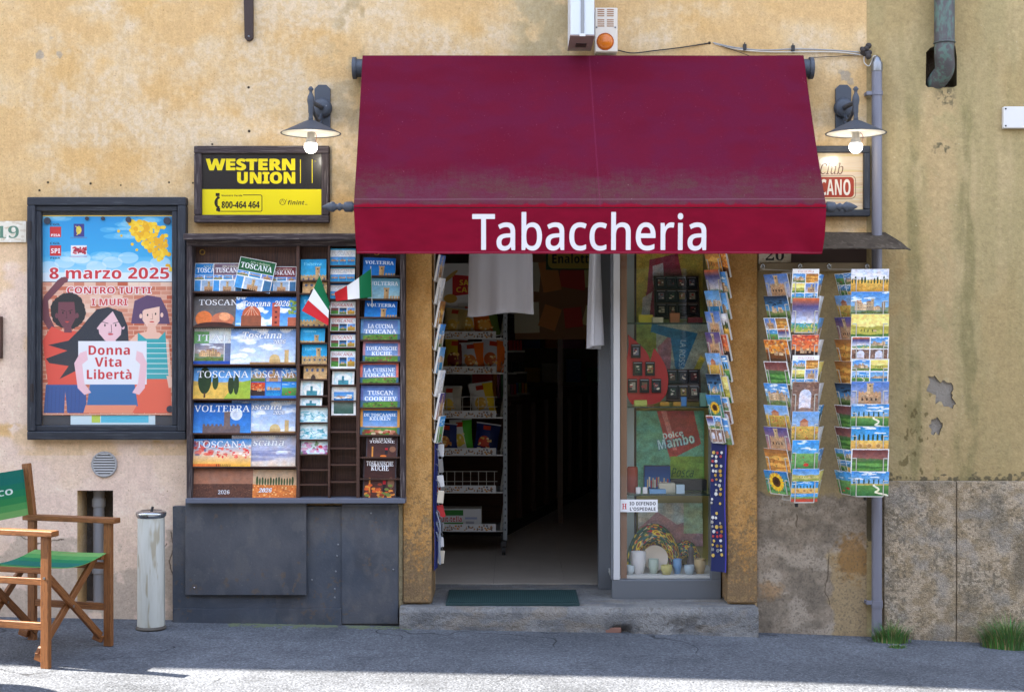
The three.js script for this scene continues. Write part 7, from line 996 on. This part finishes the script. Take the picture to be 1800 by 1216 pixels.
// ---------------------------------------------------------------- street ashtray
{
  const x = X(265, 0.24), z = 0.24, y = GROUND(x), r = W(24, z), h = 0.585, o = thing('street_ashtray', 'white cylindrical street ashtray with a chrome lid by the wall', 'ashtray', null, V(x, y, z));
  const wm = tex(256, 512, (a, b) => { const n = fbm(a / 40, b / 80, 4), m = fbm(a / 6, b / 22, 4); let c = mix3([206, 206, 194], [222, 222, 212], n); c = mix3(c, [186, 182, 164], 0.5 * ss(0.5, 0.74, m * 0.4 + n * 0.6)); c = mix3(c, [150, 132, 96], 0.5 * ss(0.56, 0.72, fbm(a / 16, b / 30 + 5, 3) - 0.05)); if (Math.abs(a - 60) < 1.2) c = [96, 90, 80]; return c; });
  part(o, 'body', lathe([[0, 0.012], [r * 1.0, 0.012], [r, 0.02], [r * 0.97, h], [0, h]], 36), tinted(wm, 0.5)); part(o, 'foot', lathe([[0, 0], [r * 1.08, 0], [r * 1.1, 0.008], [r * 1.04, 0.018], [0, 0.018]], 36), std([96, 88, 78], 0.7));
  part(o, 'lid', lathe([[r * 0.98, h - 0.01], [r * 1.08, h], [r * 1.1, h + 0.012], [r * 1.06, h + 0.02], [r * 0.8, h + 0.026], [r * 0.74, h + 0.02], [r * 0.3, h + 0.012], [0, h + 0.012]], 36), M.chrome); part(o, 'handle', rod(V(0, h + 0.012, 0), V(0.008, h + 0.045, 0), 0.007, 0.007, 10), M.black);
}
// ---------------------------------------------------------------- director's chair at the left
{
  const F = V(X(190, 0.67), 0, 0.67), N = V(X(80, 1.15), 0, 1.15), w = Math.hypot(F.x - N.x, F.z - N.z), o = thing('directors_chair', 'wooden folding director chair with green canvas at the left edge', 'chair', null), mid = F.clone().add(N).multiplyScalar(0.5);
  o.position.set(mid.x, GROUND(mid.x) + 0.0, mid.z); o.rotation.y = Math.atan2(N.x - F.x, N.z - F.z); // local +x = facing, local z from far (-) to near (+)
  const hw = w / 2, dp = 0.43, cw = M.chairWood, B = (n, a, b, ww, tt, up) => part(o, n, bar(V(...a), V(...b), ww, tt, 0.004, up || V(0, 0, 1)), cw);
  for (const s of [-1, 1]) {
    const z = s * hw, nm = (q) => q;
    B('front_leg', [0, 0.0, z], [0, 0.6, z], 0.042, 0.026); B('rear_leg', [-dp, 0.0, z], [-dp, 0.6, z], 0.042, 0.026);
    B('back_post', [-dp, 0.6, z], [-dp - 0.035, 0.875, z], 0.042, 0.026);
    B('armrest', [-dp - 0.04, 0.61, z], [0.05, 0.61, z], 0.026, 0.056); B('seat_rail', [-dp + 0.02, 0.39, z - s * 0.004], [-0.02, 0.39, z - s * 0.004], 0.032, 0.02); B('stretcher', [-dp + 0.02, 0.19, z], [-0.02, 0.19, z], 0.034, 0.02);
    B('seat_bar', [-dp + 0.03, 0.435, s * (hw - 0.03)], [-0.01, 0.435, s * (hw - 0.03)], 0.026, 0.026);
    for (const x of [0, -dp]) { const g = new THREE.CylinderGeometry(0.006, 0.006, 0.004, 10); g.rotateX(Math.PI / 2); g.translate(x, 0.41, z + s * 0.014); part(o, 'bolt', g, M.steel); }
  }
  for (const x of [-0.035, -dp + 0.035]) { B('cross_leg', [x, 0.05, -hw + 0.015], [x, 0.43, hw - 0.03], 0.036, 0.018, V(1, 0, 0)); B('cross_leg', [x - 0.021, 0.05, hw - 0.015], [x - 0.021, 0.43, -hw + 0.03], 0.036, 0.018, V(1, 0, 0)); const g = rod(V(x - 0.035, 0.236, 0), V(x + 0.012, 0.236, 0), 0.006, 0.006, 8); part(o, 'pivot', g, M.steel); }
  for (const s of [-1, 1]) for (const x of [-0.02, -dp - 0.01]) B('foot_block', [x, 0.035, s * (hw - 0.02)], [x - 0.05, 0.05, s * (hw - 0.02)], 0.034, 0.02);
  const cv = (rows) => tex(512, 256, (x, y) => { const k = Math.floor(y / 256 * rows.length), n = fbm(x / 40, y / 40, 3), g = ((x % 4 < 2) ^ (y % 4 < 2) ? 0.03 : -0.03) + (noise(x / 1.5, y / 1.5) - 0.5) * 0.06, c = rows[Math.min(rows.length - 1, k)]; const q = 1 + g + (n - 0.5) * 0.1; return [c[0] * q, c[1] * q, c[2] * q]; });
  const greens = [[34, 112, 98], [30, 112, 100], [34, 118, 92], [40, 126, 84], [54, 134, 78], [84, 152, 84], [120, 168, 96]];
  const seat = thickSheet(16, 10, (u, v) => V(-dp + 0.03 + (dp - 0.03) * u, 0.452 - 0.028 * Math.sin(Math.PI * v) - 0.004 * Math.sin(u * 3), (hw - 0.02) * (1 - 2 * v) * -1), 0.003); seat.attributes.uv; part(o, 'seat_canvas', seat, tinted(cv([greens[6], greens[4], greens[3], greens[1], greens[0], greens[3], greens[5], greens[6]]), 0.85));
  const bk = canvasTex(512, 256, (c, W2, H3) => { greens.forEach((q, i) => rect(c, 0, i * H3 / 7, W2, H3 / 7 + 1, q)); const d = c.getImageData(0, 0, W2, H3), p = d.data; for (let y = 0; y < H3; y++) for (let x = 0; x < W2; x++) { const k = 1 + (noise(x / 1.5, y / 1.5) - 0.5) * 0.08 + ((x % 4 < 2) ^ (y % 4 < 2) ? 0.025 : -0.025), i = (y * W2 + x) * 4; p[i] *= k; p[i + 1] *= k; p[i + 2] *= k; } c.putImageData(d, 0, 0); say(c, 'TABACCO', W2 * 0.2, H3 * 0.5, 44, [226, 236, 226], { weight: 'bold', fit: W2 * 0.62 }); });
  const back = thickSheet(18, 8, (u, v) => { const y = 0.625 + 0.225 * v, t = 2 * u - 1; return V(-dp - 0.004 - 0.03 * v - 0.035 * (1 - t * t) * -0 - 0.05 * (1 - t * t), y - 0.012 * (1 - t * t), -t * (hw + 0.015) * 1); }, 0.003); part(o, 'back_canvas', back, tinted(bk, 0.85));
}
// ---------------------------------------------------------------- café table left of the view, whose shadow lies on the sunlit street
{
  const x = -2.93, z = 1.75, y = GROUND(x), o = thing('cafe_table', 'round cafe table just left of the view beside the director chair', 'table', null, V(x, y, z));
  part(o, 'top', lathe([[0, 0.72], [0.4, 0.72], [0.41, 0.73], [0.4, 0.745], [0, 0.745]], 40), std([200, 200, 196], 0.4)); part(o, 'column', lathe([[0.03, 0.02], [0.026, 0.7], [0.08, 0.72]], 18), M.iron); part(o, 'base', lathe([[0, 0], [0.24, 0], [0.24, 0.012], [0.04, 0.04], [0, 0.04]], 30), M.iron);
}
// ---------------------------------------------------------------- weeds at the foot of the wall
function tuft(label, px, z, n, h, spread, seed) {
  const x0 = X(px, z), y0 = GROUND(x0), r = rng(seed), o = thing('grass_tuft', label, 'grass', 'weeds along the wall foot', V(x0, y0, z)), pos = [], col = [];
  for (let i = 0; i < n; i++) { const a = r() * 6.28, d = Math.sqrt(r()) * spread, bx = Math.cos(a) * d, bz = Math.sin(a) * d * 0.5, hh = h * (0.4 + r() * 0.6) * (1 - 0.45 * d / spread), ln = (0.2 + r() * 0.6) * hh, b = a + (r() - 0.5), w = 0.0022 + r() * 0.002; let px1 = bx, py1 = 0, pz1 = bz; const sx = -Math.sin(b) * w, sz = Math.cos(b) * w;
    for (let k = 1; k <= 4; k++) { const t = k / 4, qx = bx + Math.cos(b) * ln * t * t, qy = hh * (t - 0.22 * t * t * t), qz = bz + Math.sin(b) * ln * t * t * 0.7, w0 = 1 - (k - 1) / 4, w1 = k === 4 ? 0.05 : 1 - k / 4; pos.push(px1 - sx * w0, py1, pz1 - sz * w0, px1 + sx * w0, py1, pz1 + sz * w0, qx + sx * w1, qy, qz + sz * w1, px1 - sx * w0, py1, pz1 - sz * w0, qx + sx * w1, qy, qz + sz * w1, qx - sx * w1, qy, qz - sz * w1); px1 = qx; py1 = qy; pz1 = qz; } const dry = r(), cc = dry > 0.9 ? [0.36, 0.3, 0.12] : [0.05 + r() * 0.09, 0.13 + r() * 0.13, 0.02 + r() * 0.03]; for (let k = 0; k < 24; k++) col.push(...cc); }
  const g = new THREE.BufferGeometry(); g.setAttribute('position', new THREE.Float32BufferAttribute(pos, 3)); g.setAttribute('color', new THREE.Float32BufferAttribute(col, 3)); g.computeVertexNormals();
  part(o, 'blades', g, new THREE.MeshPhysicalMaterial({ vertexColors: true, roughness: 0.8, transmission: 0.25, thickness: 0, side: THREE.DoubleSide }));
}
tuft('larger green grass tuft at the wall foot near the right edge', 1775, 0.13, 760, 0.27, 0.15, 5);
tuft('smaller grass tuft at the wall foot right of the conduit pipe', 1568, 0.12, 380, 0.18, 0.1, 9);
tuft('low sprout on the asphalt in front of the smaller grass tuft', 1578, 0.26, 90, 0.04, 0.05, 19);
{ const r = rng(70), gs = []; for (let i = 0; i < 260; i++) { const px = i < 170 ? 400 + r() * 190 : 610 + r() * 110, z = 0.07 + r() * r() * 0.09, x = X(px, z), g = new THREE.SphereGeometry(0.006 + r() * 0.008, 5, 3, 0, 6.3, 0, 1.6); g.scale(1.6, 0.35, 1); g.translate(x, GROUND(x) - 0.001, z); gs.push(g); } const o = shade(new THREE.Mesh(merge(gs), std([104, 112, 84], 0.95))); o.name = 'moss'; o.userData = { kind: 'stuff', label: 'low moss along the foot of the metal front', category: 'moss' }; scene.add(o); }

renderer.render(scene, camera);
